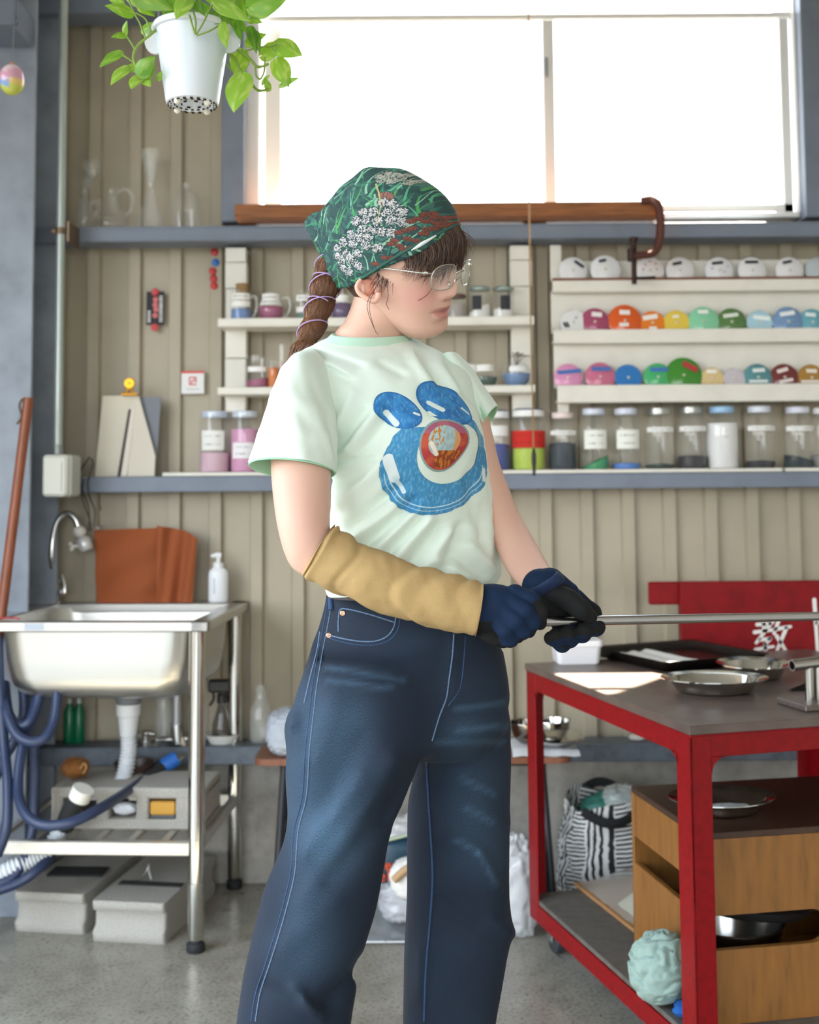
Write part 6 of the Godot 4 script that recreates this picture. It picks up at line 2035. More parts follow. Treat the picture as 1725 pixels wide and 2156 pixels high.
func build_shelves() -> void:
	var white := worn("e2ded2", "ebe8de", 0.6, 1.5, 0.015, 0.0, 0.0, 211)
	var d := WALL - 0.10
	# ---- left unit: two boards on two stacked uprights
	var a := P(464, 684, d)
	var b := P(1122, 684, d)
	var o := thing("wall_shelf", Vector3((a.x + b.x) / 2, a.y, -d), "white two-board wall shelf behind the woman, holding small glass jars", "shelf")
	var w := b.x - a.x
	var th := 18.0 * mpp(d)
	for i in 2:
		var y: float = [0.0, P(800, 824, d).y - P(800, 682, d).y][i]
		part("shelf_board", Geo.new().box(Vector3(0, y, -0.01), Vector3(w, th * [1.0, 0.85][i], 0.115), 0.002), white, o)
	for i in 2:
		var x: float = P([498, 1097][i], 690, d + 0.05).x - (a.x + b.x) / 2
		var ys := [P(500, 516, d).y, P(500, 548, d).y, P(500, 604, d).y, P(500, 675, d).y, P(500, 752, d).y, P(500, 816, d).y, P(500, 866, d).y]
		for k in 6:
			var y0: float = ys[k] - a.y
			var y1: float = ys[k + 1] - a.y
			var sw: float = (44.0 + [0, 2, -2, 1, 0, -1][k]) * mpp(d)
			part("upright_block", Geo.new().box(Vector3(x + 0.001 * (k % 2), (y0 + y1) / 2, -0.052), Vector3(sw, y0 - y1 - 0.002, 0.045), 0.002), white, o)
	var yt := 675.0
	var G := "small jars on the two-board wall shelf"
	var j := jar("glass_jar", 508, yt, d, 44, 64, "small glass jar with a cork on top, blue powder at the bottom", G, "tub")
	fill(j, 0.36, "4f77b8", "powder", 0.0, "7f9fd4")
	paste(j, 0.42, 0.62, 2.2, "f0efea", false)
	paste(j, 0.66, 0.88, 2.2, "eeece6")
	var r: float = j.get_meta("r")
	var t: float = j.get_meta("t")
	part("cork", Geo.new().lathe(Vector3(0.004, t * 0.9, 0), [[0.0, 0.0], [r * 0.62, 0.0], [r * 0.66, 0.028], [0.0, 0.028]], 20), worn("8d6b45", "a3825a", 0.95, 20.0, 0.1, 0.1, 0.0, 212), j)
	handle(j)
	j = jar("glass_jug", 571, yt, d, 54, 60, "small round glass jug of crimson chips with a white paper label", G, "jug")
	fill(j, 0.46, "8f2c56", "glass_chips", 0.0, "c0638c")
	paste(j, 0.5, 0.92, 2.4, "efeeea")
	handle(j)
	j = jar("glass_jar", 641, yt, d, 38, 64, "narrow glass jar of grey-green chips left of the plait", G, "tub")
	fill(j, 0.22, "5f7f72", "glass_chips")
	paste(j, 0.24, 0.42, 2.0, "eeeeea", false)
	paste(j, 0.62, 0.82, 2.0, "eeeeea")
	j = jar("glass_jar", 720, yt, d, 46, 56, "round glass jar of purple chips behind the woman's neck", G, "jug")
	fill(j, 0.62, "4b3757", "glass_chips", 0.0, "7d6590")
	paste(j, 0.66, 0.95, 2.6, "efeeea", false)
	j = jar("glass_jar", 962, yt - 1, d, 40, 52, "glass jar with a brown lid and brown speckled contents, beside her mouth", G, "tub")
	fill(j, 0.62, "7d6a62", "beads", 0.0, "cfc6c0")
	lid(j, "5d3f35", 0.0, 1.0, 0.14)
	for k in 2:
		j = jar("square_jar", [1010, 1061][k], yt - 3, d, 46, 66, ["clip-top glass jar of sloping white powder with a black label, left of its twin", "clip-top glass jar of white powder, black label, right end of upper shelf board"][k], G, "tub")
		fill(j, [0.34, 0.30][k], "ecebe8", "powder", [0.5, 0.0][k])
		paste(j, 0.26, 0.72, 0.9, "33343a", false, [-0.3, 0.1][k])
		r = j.get_meta("r")
		t = j.get_meta("t")
		part("lid", Geo.new().lathe(Vector3(0, t * 0.92, 0), [[0.0, 0.0], [r * 0.98, 0.0], [r * 1.02, 0.005], [r * 0.9, 0.010], [0.0, 0.013]], 28), mt("9fb0ab", 0.2, 0.6), j)
	yt = 816.0
	j = jar("beaker", 543, yt, d, 52, 66, "tall glass beaker with magenta chips and a white label, left on the lower shelf board", G, "beaker")
	fill(j, 0.24, "9c2d5e", "glass_chips", 0.15, "c76a95")
	paste(j, 0.48, 0.64, 1.6, "efeeec", false)
	j = jar("glass_tube", 593, yt, d, 15, 92, "tall thin pinkish glass tube standing above her shoulder, left of the other", G, "beaker")
	fill(j, 0.55, "d9b7b0", "powder")
	j = jar("glass_tube", 615, yt, d, 14, 84, "tall thin clear glass tube standing above her shoulder, right of the other", G, "beaker")
	j = jar("orange_jar", 576, yt, d - 0.02, 22, 58, "small jar of orange chips half hidden by her sleeve", G, "tub")
	fill(j, 0.7, "d9772e", "glass_chips")
	yt = 813.0
	j = jar("glass_jar", 991, yt, d, 26, 50, "small empty glass jar with a white label beside her left shoulder", G, "tub")
	paste(j, 0.55, 0.9, 2.2, "e9e9e6", false)
	j = jar("glass_bowl", 1022, yt, d, 52, 46, "small round glass jar of dark green chips on the lower shelf board", G, "jug")
	fill(j, 0.40, "33483f", "glass_chips", 0.0, "51685c")
	paste(j, 0.66, 0.96, 2.6, "efeeea", false)
	j = jar("globe_vase", 1088, yt, d, 60, 56, "round glass vase of blue chips with dried twigs on the lower shelf board", G, "globe")
	fill(j, 0.46, "3f67a6", "glass_chips", 0.0, "7d9fd0")
	paste(j, 0.52, 0.74, 1.3, "eef0f0", false)
	var g := Geo.new()
	var R := RandomNumberGenerator.new()
	for k in 9:
		var p := Vector3(0, 0.05, 0)
		var dir := Vector3(R.randf_range(-0.5, 0.7), 1.0, R.randf_range(-0.3, 0.4)).normalized()
		var pts := [p]
		for e in 4:
			p += dir * 0.012
			dir = (dir + Vector3(R.randf_range(-0.5, 0.6), R.randf_range(-0.4, 0.2), R.randf_range(-0.3, 0.3))).normalized()
			pts.append(p)
		g.tube(pts, 0.0008, 5)
		g.ball(p, Vector3.ONE * 0.0025, Basis(), 8)
	part("dried_twigs", g, mt("5b3a30", 0.9), j)
	# ---- right rack: white boards with three ledges of glass discs
	var dr := WALL - 0.06
	var rx0 := P(1160, 600, dr).x
	var rx1 := P(1740, 600, dr).x + 0.02
	var y_of := func(y: float, dd: float) -> float: return P(1440, y, dd).y
	var ro := thing("disc_rack", Vector3(rx0, y_of.call(845, dr), -dr), "white painted wall rack with three ledges of glass discs", "rack")
	var oy: float = ro.position.y
	var rw := rx1 - rx0
	var panel := func(called: String, ya: float, yb: float, zf: float, depth: float, x0 := 0.0):
		var p0: float = y_of.call(ya, dr - zf) - oy
		var p1: float = y_of.call(yb, dr - zf) - oy
		part(called, Geo.new().box(Vector3(x0 + (rw - x0) / 2, (p0 + p1) / 2, zf - depth / 2), Vector3(rw - x0, p0 - p1, depth), 0.002), white, ro)
	panel.call("back_board", 548, 589, 0.0, 0.015)
	panel.call("back_board", 612, 700, 0.0, 0.015)
	panel.call("back_board", 718, 815, 0.0, 0.015, 0.006)
	for k in [[588, 613, 0.045, 0.0], [692, 721, 0.05, 0.0], [809, 846, 0.055, 0.008]]:       # each ledge is a gutter: a front lip and a floor
		panel.call("ledge", k[0], k[1], k[2], 0.010, k[3])
		panel.call("ledge_floor", k[1] - 6, k[1] - 1, k[2] - 0.0105, k[2] - 0.0105, k[3])
	var ux := 24.0 * mpp(dr)
	part("upright", Geo.new().box(Vector3(ux / 2, y_of.call(531, dr) - oy, -0.008), Vector3(ux, 36.0 * mpp(dr), 0.016), 0.002), white, ro)
	part("upright", Geo.new().box(Vector3(ux / 2 + 0.015, y_of.call(857, dr) - oy, -0.008), Vector3(ux, 24.0 * mpp(dr), 0.016), 0.002), white, ro)
	part("wood_strip", Geo.new().box(Vector3(rw / 2, y_of.call(586, dr - 0.045) - oy, 0.042), Vector3(rw, 5.0 * mpp(dr), 0.008), 0.001), mt("7b4a33", 0.7), ro)
	var disc := func(x: float, yc: float, rp: float, hex: String, hex2: String, label: String, group: String, tape: Array, zf: float):
		var dd := dr - zf * 0.6
		var c := P(x, yc, dd)
		var rr := rp * mpp(dd)
		var lean := Basis(Vector3.RIGHT, PI / 2 - 0.16)
		var dn := thing("glass_disc", c, label, "disc", group)
		var m := worn(hex, hex2, 0.16, 7.0, 0.05, 0.0, 0.0, 220)
		part("disc", Geo.new().lathe(Vector3.ZERO, [[0.0, -0.004], [rr * 0.96, -0.004], [rr, -0.001], [rr, 0.001], [rr * 0.95, 0.003], [0.0, 0.005]], 40, lean), m, dn)
		part("centre_knob", Geo.new().ball(lean * Vector3(0, 0.006, 0), Vector3.ONE * 0.0042, Basis(), 12), mt("d8d2c4", 0.25), dn)
		for tp in tape:
			var q := Vector3(tp[0] * mpp(dd), 0, 0) + Vector3(0, -tp[1] * mpp(dd), 0)
			var pos := lean * Vector3(q.x, 0.0062, -q.y)
			part("label", Geo.new().box(pos, Vector3(tp[2] * mpp(dd), 0.0008, tp[3] * mpp(dd)), 0.0, lean * Basis(Vector3.UP, -tp[4])), mt(tp[5], 0.7), dn)
	var g1 := "white glass discs on the top ledge"
	for k in [[1207, "f1f1f3", "white glass disc with a slanting black tape, leftmost on the top ledge", [[13, -13, 24, 6, 0.65, "24262b"]]], [1275, "f1f2f3", "tallest white glass disc, second on the top ledge, with a black tape", [[-6, -19, 16, 6, -0.2, "24262b"]]],
			[1369, "eeecec", "red-speckled white glass disc behind the screw clamp", [[0, -20, 3, 3, 0.0, "b44a52"], [-10, -12, 3, 3, 0.2, "b44a52"], [12, -14, 3, 3, 0.5, "b44a52"], [14, -2, 3, 3, 0.2, "b44a52"], [-15, -2, 3, 3, 0.2, "a94a52"]]],
			[1432, "f1f1f2", "white glass disc with a black tape, just right of the screw clamp", [[-6, -15, 20, 6, -0.2, "24262b"]]], [1515, "ecedf0", "dark-flecked white glass disc with a black tape on the top ledge", [[-4, -16, 24, 6, -0.1, "24262b"], [-16, -4, 3, 3, 0, "53607a"], [10, 4, 3, 2, 0, "53607a"], [18, -8, 2, 3, 0, "6b7486"]]],
			[1584, "f2f2f3", "white glass disc with a level black tape on the top ledge", [[-1, -18, 28, 6, 0.0, "24262b"]]], [1663, "f1f1f3", "white glass disc, last full one at the right of the top ledge", [[-5, -18, 20, 6, -0.2, "24262b"]]], [1726, "c9d2d8", "grey-marbled glass disc cut by the right edge of the photo, top ledge", []]]:
		disc.call(k[0], 570.0 if k[0] != 1275 else 568.0, 30.0 if k[0] != 1275 else 32.0, k[1], "dfe2e6" if k[0] != 1726 else "9fb2bd", k[2], g1, k[3], 0.04)
	var g2 := "glass discs on the middle ledge"
	for k in [[1207, 29, "eceded", "d5d8da", "white speckled glass disc with two black tapes, leftmost on the middle ledge", [[-18, 6, 12, 4, 1.1, "24262b"], [-12, 5, 12, 4, 1.1, "24262b"], [6, -10, 4, 3, 0, "6b7d6c"]]], [1253, 31, "a8385f", "b8567a", "raspberry pink glass disc on the middle ledge", [[4, -16, 22, 10, 0.1, "efe9ea"]]],
			[1316, 36, "ee4a12", "f46a2a", "large orange-red glass disc on the middle ledge", [[0, -18, 22, 10, 0.05, "f1ece6"], [-3, 9, 20, 8, 0, "f1ece6"]]], [1374, 27, "f06c10", "f68a2a", "small bright orange glass disc on the middle ledge", [[-5, -12, 32, 10, -0.15, "f1ece6"], [0, 12, 16, 6, 0, "f1ece6"]]],
			[1425, 28, "e8b512", "f5d75a", "yellow glass disc on the middle ledge", [[-2, -13, 14, 6, -0.1, "f3efe0"]]], [1482, 33, "5fc98c", "93e0b4", "pale mint green glass disc on the middle ledge", [[-1, -21, 22, 8, 0.0, "f0f3ee"]]], [1541, 31, "2b6027", "6f9c5c", "dark mottled green glass disc on the middle ledge", [[-2, -14, 32, 8, -0.12, "dfe6da"]]],
			[1600, 28, "8fc6e0", "b8dfee", "pale sky blue glass disc on the middle ledge", [[4, -10, 36, 9, 0.12, "eaf2f4"]]], [1660, 33, "3f78c4", "8db4e2", "mottled blue glass disc on the middle ledge", [[-2, -17, 32, 9, -0.15, "edf1f5"]]], [1711, 30, "2f8fb4", "7cc3d6", "turquoise glass disc at the right end of the middle ledge", [[-4, -16, 22, 8, 0.1, "e9f2f4"]]]]:
		disc.call(k[0], 679.0 - (k[1] - 30) * 0.5, k[1], k[2], k[3], k[4], g2, k[5], 0.045)
	var g3 := "glass discs on the bottom ledge"
	for k in [[1197, 30, "dc7fb4", "ec9fca", "candy pink glass disc with a blue tape, leftmost on the bottom ledge", [[2, -12, 50, 8, -0.08, "3f72b8"]]], [1264, 32, "cc5580", "de7c9c", "rose red glass disc with a blue tape on the bottom ledge", [[2, -17, 40, 9, 0.02, "4a6fb4"]]], [1323, 29, "1d66b8", "3a86d0", "plain deep blue glass disc on the bottom ledge", []],
			[1386, 31, "27a458", "52c47e", "emerald green glass disc with a blue tape on the bottom ledge", [[2, -16, 36, 9, 0.0, "3f72b8"]]], [1440, 39, "2b7a1e", "4a9a38", "largest disc, grass green with a red tape, on the bottom ledge", [[14, -18, 34, 12, 0.5, "b23a3a"]]], [1500, 25, "d9b364", "ead099", "straw yellow glass disc on the bottom ledge", [[-1, -15, 22, 8, 0.02, "efebe0"]]],
			[1546, 24, "bdb4be", "d8d0d8", "greyish lilac glass disc on the bottom ledge", []], [1596, 30, "3f7a84", "66a0a8", "teal glass disc on the bottom ledge", [[2, -15, 26, 8, -0.05, "e3ebeb"], [0, 9, 40, 6, 0, "dfe8e8"]]], [1652, 30, "6a2424", "8a4040", "maroon glass disc on the bottom ledge", [[-4, -15, 24, 8, -0.3, "e6dcd8"], [2, 8, 30, 7, -0.2, "e6dcd8"]]], [1709, 29, "94641c", "b88a42", "amber brown glass disc at the right end of the bottom ledge", [[0, -14, 22, 8, 0.05, "ece4d4"], [-2, 9, 44, 6, 0, "e8e2d8"]]]]:
		disc.call(k[0], 795.0 - (k[1] - 30) * 0.5, k[1], k[2], k[3], k[4], g3, k[5], 0.05)
	# ---- liner boards on the girt and the row of big jars
	var dj := WALL - 0.105
	for k in [[342, 1060, "long white liner board on the steel girt behind the woman"], [1056, 1648, "white liner board under the row of big jars"], [1655, 1760, "short white liner board at the right end of the jar row"]]:
		var l0 := P(k[0], 996, dj)
		var l1 := P(k[1], 996, dj)
		var lb := thing("liner_board", Vector3((l0.x + l1.x) / 2, P(1000, 998, WALL - 0.10).y + 0.0005, -WALL + 0.055), k[2], "board")
		part("board", Geo.new().box(Vector3(0, 0.005, 0), Vector3(l1.x - l0.x, 0.010, 0.1), 0.001), white, lb)
	var ybase: float = P(1000, 998, WALL - 0.10).y + 0.011
	var GJ := "big jars in a row on the steel girt"
	var dz := WALL - 0.055
	for k in [[452, 62, 128, "c9d3e6", 0, "tub", 0.32, "dcb6c6", "big jar a third full of pale pink powder, paper label, leftmost in row"], [516, 60, 128, "cfd6e2", 0, "tub", 0.70, "d99abf", "big jar filled with mauve-pink powder beside her sleeve"],
			[1046, 56, 122, "e9eaec", 1, "tub", 0.44, "2f3f96", "big jar of blue-violet powder with a navy lid, behind her left arm"], [1114, 70, 124, "eeeeec", 1, "tub", 0.36, "b4cc44", "wide jar of lime green powder with a red band and navy lid"],
			[1186, 58, 120, "e7d6d2", 0, "bottle", 0.46, "1d2a3c", "big jar half full of dark navy glass, pink lid"], [1252, 60, 128, "d6dcec", 0, "bottle", 0.12, "2f9a62", "big jar with green glass pieces and a paper label"], [1320, 60, 128, "d6dcec", 0, "bottle", 0.09, "4a7fce", "big jar with a little blue powder and a paper label"],
			[1390, 60, 128, "b9bbb6", 2, "bottle", 0.07, "1f3a34", "big silver-lidded jar with a thin layer of dark green at the bottom"], [1458, 60, 130, "b9bbb6", 2, "bottle", 0.20, "2b2430", "big silver-lidded jar with dark purple glass at the bottom"], [1523, 66, 130, "9cc4e8", 0, "bottle", 0.72, "f0f0f0", "big jar full of white powder with a sky blue lid and handwriting"],
			[1602, 62, 130, "dde2ee", 0, "bottle", 0.11, "221f2a", "big jar with black glass at the bottom, right of the white powder jar"], [1683, 62, 128, "dde0ee", 0, "bottle", 0.16, "1e2d36", "big jar with slate-dark glass pieces, last full jar of the row"], [1738, 60, 126, "e3e3e3", 0, "bottle", 0.2, "8a8a86", "big jar cut off by the right edge of the photo"]]:
		var yy := 985.0
		j = jar("storage_jar", k[0], yy, dz, k[1], k[2], k[8], GJ, k[5])
		j.position.y = ybase
		fill(j, k[6], k[7], "powder" if k[6] > 0.3 else "glass_pieces", 0.5 if k[0] == 1252 else (-0.25 if k[0] == 1683 else 0.0))
		lid(j, k[3], 0.85 if k[4] == 2 else 0.0, 0.97 if k[4] == 1 else (0.90 if k[5] == "tub" else 0.78), 0.10 if k[4] != 1 else 0.11, "1f2f63" if k[4] == 1 else "")
		match int(k[0]):
			452: paste(j, 0.36, 0.68, 1.7, "eeeeea", true)
			516: paste(j, 0.22, 0.48, 1.7, "f0edf0", true)
			1046: paste(j, 0.58, 0.76, 2.0, "eceded", false)
			1114: paste(j, 0.37, 0.66, 3.1, "c8281e", true)
			1252, 1320: paste(j, 0.33, 0.64, 1.75, "eceee6", true)
			1523: paste(j, 0.50, 0.51, 0.3, "f0f0f0", true)
			1738: pass
			_: paste(j, 0.60, 0.68, 2.3, "eeeeea", true)

# ================================================================ things on and at the wall, and the hanging plant
func build_wall_things() -> void:
	var R := RandomNumberGenerator.new()
	# conduit and switch box
	var d := 3.30
	var c := P(131, 500, d)
	var o := thing("conduit_pipe", Vector3(P(124, 800, d).x, 0, -d), "grey steel conduit pipe running down to the white switch box", "pipe")
	var yb: float = P(120, 955, d).y
	part("pipe", Geo.new().lathe(Vector3.ZERO, [[0.0, yb], [0.0125, yb], [0.0125, 3.0], [0.0, 3.0]], 24), mt("aab3ae", 0.38, 0.45), o)
	part("end_socket", Geo.new().lathe(Vector3.ZERO, [[0.0, yb - 0.002], [0.0145, yb - 0.002], [0.0145, yb + 0.022], [0.0125, yb + 0.024], [0.0, yb + 0.024]], 20), mt("8f9694", 0.4, 0.5), o)
	var yc: float = P(126, 487, d).y
	var g := Geo.new().lathe(Vector3(0, yc, 0), [[0.0125, -0.009], [0.0145, -0.009], [0.0145, 0.009], [0.0125, 0.009]], 20)
	g.box(Vector3(-0.020, yc, 0.0), Vector3(0.014, 0.012, 0.006), 0.001)
	g.box(Vector3(0.02, yc, -0.05), Vector3(0.008, 0.06, 0.1), 0.001)
	part("clamp", g, mt("7d6a55", 0.5, 0.7), o)
	var b0 := P(83, 957, d - 0.05)
	var b1 := P(134, 1046, d - 0.05)
	o = thing("switch_box", Vector3((b0.x + b1.x) / 2 + 0.006, b1.y, -d - 0.0), "white electrical switch box at the lower end of the conduit pipe", "switch box")
	var bw := b1.x - b0.x
	var bh := b0.y - b1.y
	part("box", Geo.new().box(Vector3(0.004, bh / 2, -0.02), Vector3(bw + 0.008, bh, 0.10), 0.006), mt("c3c6bd", 0.5), o)
	var dp := part("door", Geo.new().box(Vector3(0, bh / 2, 0.036), Vector3(bw, bh * 0.98, 0.018), 0.007), mt("e3e4da", 0.45), o)
	part("seam", Geo.new().box(Vector3(bw * 0.30, bh * 0.48, 0.0452), Vector3(0.0016, bh * 0.72, 0.001), 0.0), mt("8f8f88", 0.6), dp)
	# leaning wooden pole
	var p0 := P(60, 838, 3.16)
	var p1 := P(-80, 1840, 3.02)
	p1 = Vector3(p1.x, 0.012, p1.z)
	o = thing("wooden_pole", p1, "reddish-brown wooden pole leaning against the steel column", "pole")
	part("shaft", Geo.new().tube([Vector3.ZERO, (p0 - p1) * 0.5, p0 - p1], 0.0135, 18), worn("7d3f26", "96502f", 0.38, 4.0, 0.03, 0.0, 0.0, 301, Vector3(1, 0.2, 1)), o)
	part("hanging_loop", Geo.new().tube(spline([p0 - p1 + Vector3(-0.012, -0.002, 0.01), p0 - p1 + Vector3(-0.02, -0.02, 0.012), p0 - p1 + Vector3(-0.014, -0.05, 0.012), p0 - p1 + Vector3(-0.026, -0.07, 0.01)], 5), 0.003, 8), mt("5a5138", 0.8), o)
	# glassware on the upper girt
	var dg := WALL - 0.055
	var yg: float = P(700, 474, WALL - 0.12).y + 0.0005
	var GL := glass("f4fbfa", 0.05)
	var k := mpp(dg)
	var base := func(x: float) -> Vector3:
		var q := P(x, 470, dg)
		return Vector3(q.x, yg, q.z)
	o = thing("glass_bird", base.call(178), "clear glass vessel shaped like a long-necked bird, leftmost of the glassware", "glassware", "clear glassware on the steel beam")
	part("body", Geo.new().lathe(Vector3.ZERO, [[0.0, 0.0], [18 * k, 0.0], [22 * k, 10 * k], [20 * k, 40 * k], [13 * k, 66 * k], [8 * k, 80 * k], [7 * k, 90 * k]], 28), GL, o)
	part("neck", Geo.new().tube(spline([Vector3(0, 84 * k, 0), Vector3(2 * k, 100 * k, 0), Vector3(10 * k, 118 * k, 0), Vector3(20 * k, 132 * k, 0)], 6), [7 * k, 7.5 * k, 8 * k, 8.5 * k, 9 * k, 9.5 * k, 10 * k, 11 * k, 12 * k, 12.5 * k, 13 * k, 14 * k, 15 * k, 16 * k, 17 * k, 18 * k, 18 * k, 18 * k, 18 * k], 20, false), GL, o)
	part("head", Geo.new().ball(Vector3(16 * k, 142 * k, 0), Vector3(24 * k, 22 * k, 22 * k)), GL, o)
	part("tail_handle", Geo.new().tube(spline([Vector3(12 * k, 56 * k, 0), Vector3(22 * k, 66 * k, 0), Vector3(27 * k, 50 * k, 0), Vector3(20 * k, 34 * k, 0)], 6), 4 * k, 10), GL, o)
	o = thing("glass_jug", base.call(236), "clear glass jug with a looped handle on the steel beam", "glassware", "clear glassware on the steel beam")
	part("body", Geo.new().lathe(Vector3.ZERO, [[0.0, 0.0], [28 * k, 0.0], [37 * k, 8 * k], [38 * k, 20 * k], [28 * k, 42 * k], [16 * k, 62 * k], [13 * k, 80 * k], [16 * k, 92 * k]], 30), GL, o)
	part("handle", Geo.new().tube(spline([Vector3(12 * k, 84 * k, 0), Vector3(28 * k, 92 * k, 0), Vector3(42 * k, 78 * k, 0), Vector3(42 * k, 50 * k, 0), Vector3(30 * k, 34 * k, 0)], 7), 4.5 * k, 12), GL, o)
	part("spout", Geo.new().tube(spline([Vector3(-22 * k, 44 * k, 0), Vector3(-28 * k, 54 * k, 0), Vector3(-27 * k, 74 * k, 0)], 6), 4.5 * k, 12), GL, o)
	o = thing("hourglass_vase", base.call(318), "tall clear glass vase pinched in the middle like an hourglass", "glassware", "clear glassware on the steel beam")
	part("vase", Geo.new().lathe(Vector3.ZERO, [[0.0, 0.0], [30 * k, 0.0], [33 * k, 4 * k], [31 * k, 16 * k], [16 * k, 60 * k], [8 * k, 84 * k], [7 * k, 94 * k], [9 * k, 106 * k], [18 * k, 150 * k], [26 * k, 173 * k], [25 * k, 173 * k], [17 * k, 150 * k], [7 * k, 104 * k]], 36), glass("f6fcfb", 0.08), o)
	o = thing("glass_cloche", base.call(391), "clear glass bell cloche with a knob, rightmost of the glassware", "glassware", "clear glassware on the steel beam")
	part("bell", Geo.new().lathe(Vector3.ZERO, [[34 * k, 0.0], [34 * k, 50 * k], [32 * k, 66 * k], [26 * k, 80 * k], [15 * k, 88 * k], [4 * k, 91 * k], [3 * k, 94 * k]], 36), GL, o)
	part("knob", Geo.new().ball(Vector3(0, 99 * k, 0), Vector3.ONE * 8 * k), glass("f6fcfb", 0.10), o)
	# plank on the sill and the screw clamp
	var dw := WALL - 0.135
	var w0 := P(494, 446, dw)
	var w1 := P(1384, 440, dw)
	var hb := 40.0 * mpp(dw)
	var wl := w1.x - w0.x
	o = thing("wooden_plank", Vector3(w0.x, P(900, 466, dw).y, -dw), "reddish-brown wooden plank lying along the steel beam under the window", "plank")
	var wood := worn("74401f", "a1622f", 0.42, 5.0, 0.02, 0.04, 0.0, 310, Vector3(0.12, 1.2, 1.0))
	var poly := PackedVector2Array([Vector2(0.012, 0), Vector2(wl, 0), Vector2(wl, hb), Vector2(0, hb), Vector2(0, 0.016)])
	part("plank", Geo.new().extrude(poly, 0.05, Basis(), Vector3(0, 0.0, -0.025)), wood, o)
	part("lower_strip", Geo.new().box(Vector3(wl / 2 + 0.008, 0.006, 0.002), Vector3(wl - 0.018, 0.012, 0.008), 0.002), worn("5f3319", "85502a", 0.45, 5.0, 0.02, 0.0, 0.0, 311, Vector3(0.12, 1.2, 1.0)), o)
	var dc := WALL - 0.16
	var cc := P(1385, 500, dc)
	o = thing("screw_clamp", cc, "rusty brown iron screw clamp gripping the plank and the steel beam", "clamp")
	var q := func(x: float, y: float, dz := 0.0) -> Vector3: return P(x, y, dc + dz) - cc
	var rust := worn("4f302a", "6d453b", 0.6, 12.0, 0.05, 0.05, 0.6, 312)
	g = Geo.new()
	g.tube(spline([q.call(1350, 424, 0.03), q.call(1372, 421, 0.02), q.call(1384, 428), q.call(1390, 450), q.call(1391, 480), q.call(1388, 510), q.call(1376, 532), q.call(1352, 537), q.call(1334, 537)], 6), 0.0135, 14, true, 0.75)
	part("frame", g, rust, o)
	g = Geo.new()
	g.tube([q.call(1335, 505), q.call(1336, 598)], 0.0075, 14)
	g.tube([q.call(1335, 500), q.call(1335, 508)], 0.012, 14)
	g.tube([q.call(1330, 524), q.call(1331, 550)], 0.0125, 14)
	part("screw", g, mt("3f2d2a", 0.5, 0.7), o)
	part("tommy_bar", Geo.new().tube([q.call(1337, 586, -0.01), q.call(1380, 584, 0.0)], 0.004, 8), mt("38302d", 0.5, 0.7), o)
	# plumb cord in front of the plank
	var ds := 3.26
	var s0 := P(1114, 300, ds)
	o = thing("plumb_cord", P(1125, 1003, ds), "thin tan cord with a dark spindle weight hanging in front of the wall", "cord")
	var top: Vector3 = P(1113, -150, ds) - o.position
	part("cord", Geo.new().tube([P(1124, 945, ds) - o.position, P(1118, 700, ds) - o.position, P(1114, 424, ds) - o.position, top], 0.0022, 8), mt("a5835a", 0.8), o)
	part("weight", Geo.new().lathe(Vector3.ZERO, [[0.0, 0.0], [0.0035, 0.004], [0.0045, 0.02], [0.0068, 0.045], [0.0060, 0.062], [0.0025, 0.078], [0.0, 0.080]], 16), mt("22201f", 0.5), o)
	# magnets, card, sign
	var dm := WALL - 0.0
	for m in [[452, 531, "c83a3e", "red round magnet, topmost of the column on the wall"], [454, 553, "2f6fbe", "blue round magnet in the column of magnets on the wall"], [448, 571, "c83a3e", "red round magnet just under the blue one"], [450, 587, "c83a3e", "red round magnet, second from the bottom of the column"], [451, 602, "c83a3e", "red round magnet, lowest of the column on the wall"]]:
		o = thing("magnet", P(m[0], m[1], dm), m[3], "magnet", "round magnets in a column on the wall")
		part("button", Geo.new().lathe(Vector3.ZERO, [[0.0, -0.004], [0.0108, -0.004], [0.0112, 0.003], [0.0085, 0.006], [0.0, 0.007]], 22, Basis(Vector3.RIGHT, PI / 2)), mt(m[2], 0.4), o)
	o = thing("black_card", P(327, 684, dm), "small black card with white writing held by red magnets on the wall", "card")
	var cw := 38.0 * mpp(dm)
	var chh := 71.0 * mpp(dm)
	part("card", Geo.new().box(Vector3(0, chh / 2, 0.001), Vector3(cw, chh, 0.0015), 0.0), mt("1d1e22", 0.6), o)
	g = Geo.new()
	for i in 5:
		g.box(Vector3(-cw * 0.34, chh * (0.10 + 0.075 * i), 0.0022), Vector3(cw * 0.16, chh * 0.045, 0.0006), 0.0)
	for i in 11:
		g.box(Vector3(cw * 0.32, chh * (0.10 + 0.075 * i), 0.0022), Vector3(cw * 0.2, chh * R.randf_range(0.03, 0.05), 0.0006), 0.0)
	part("writing", g, mt("e6e6e6", 0.6), o).set_meta("kind", "stuff")
	for i in 6:
		var yy: float = [0.98, 0.76, 0.60, 0.46, 0.28, -0.08][i]
		part("red_dot", Geo.new().lathe(Vector3(cw * [0.0, 0.02, 0.0, 0.05, 0.0, -0.02][i], chh * yy, 0.003), [[0.0, 0.0], [0.0115 if i in [0, 5] else 0.0085, 0.0], [0.0105 if i in [0, 5] else 0.0075, 0.005 if i in [0, 5] else 0.001], [0.0, 0.006 if i in [0, 5] else 0.0012]], 18, Basis(Vector3.RIGHT, PI / 2)), mt("c8363c" if i in [0, 5] else "cf6a6c", 0.45), o)
	o = thing("wall_sign", P(406, 829, dm), "small white wall sign with a red top edge and a red emblem", "sign")
	var sw := 48.0 * mpp(dm)
	part("plate", Geo.new().box(Vector3(0, sw / 2, 0.001), Vector3(sw, sw, 0.002), 0.0), mt("ecebea", 0.5), o)
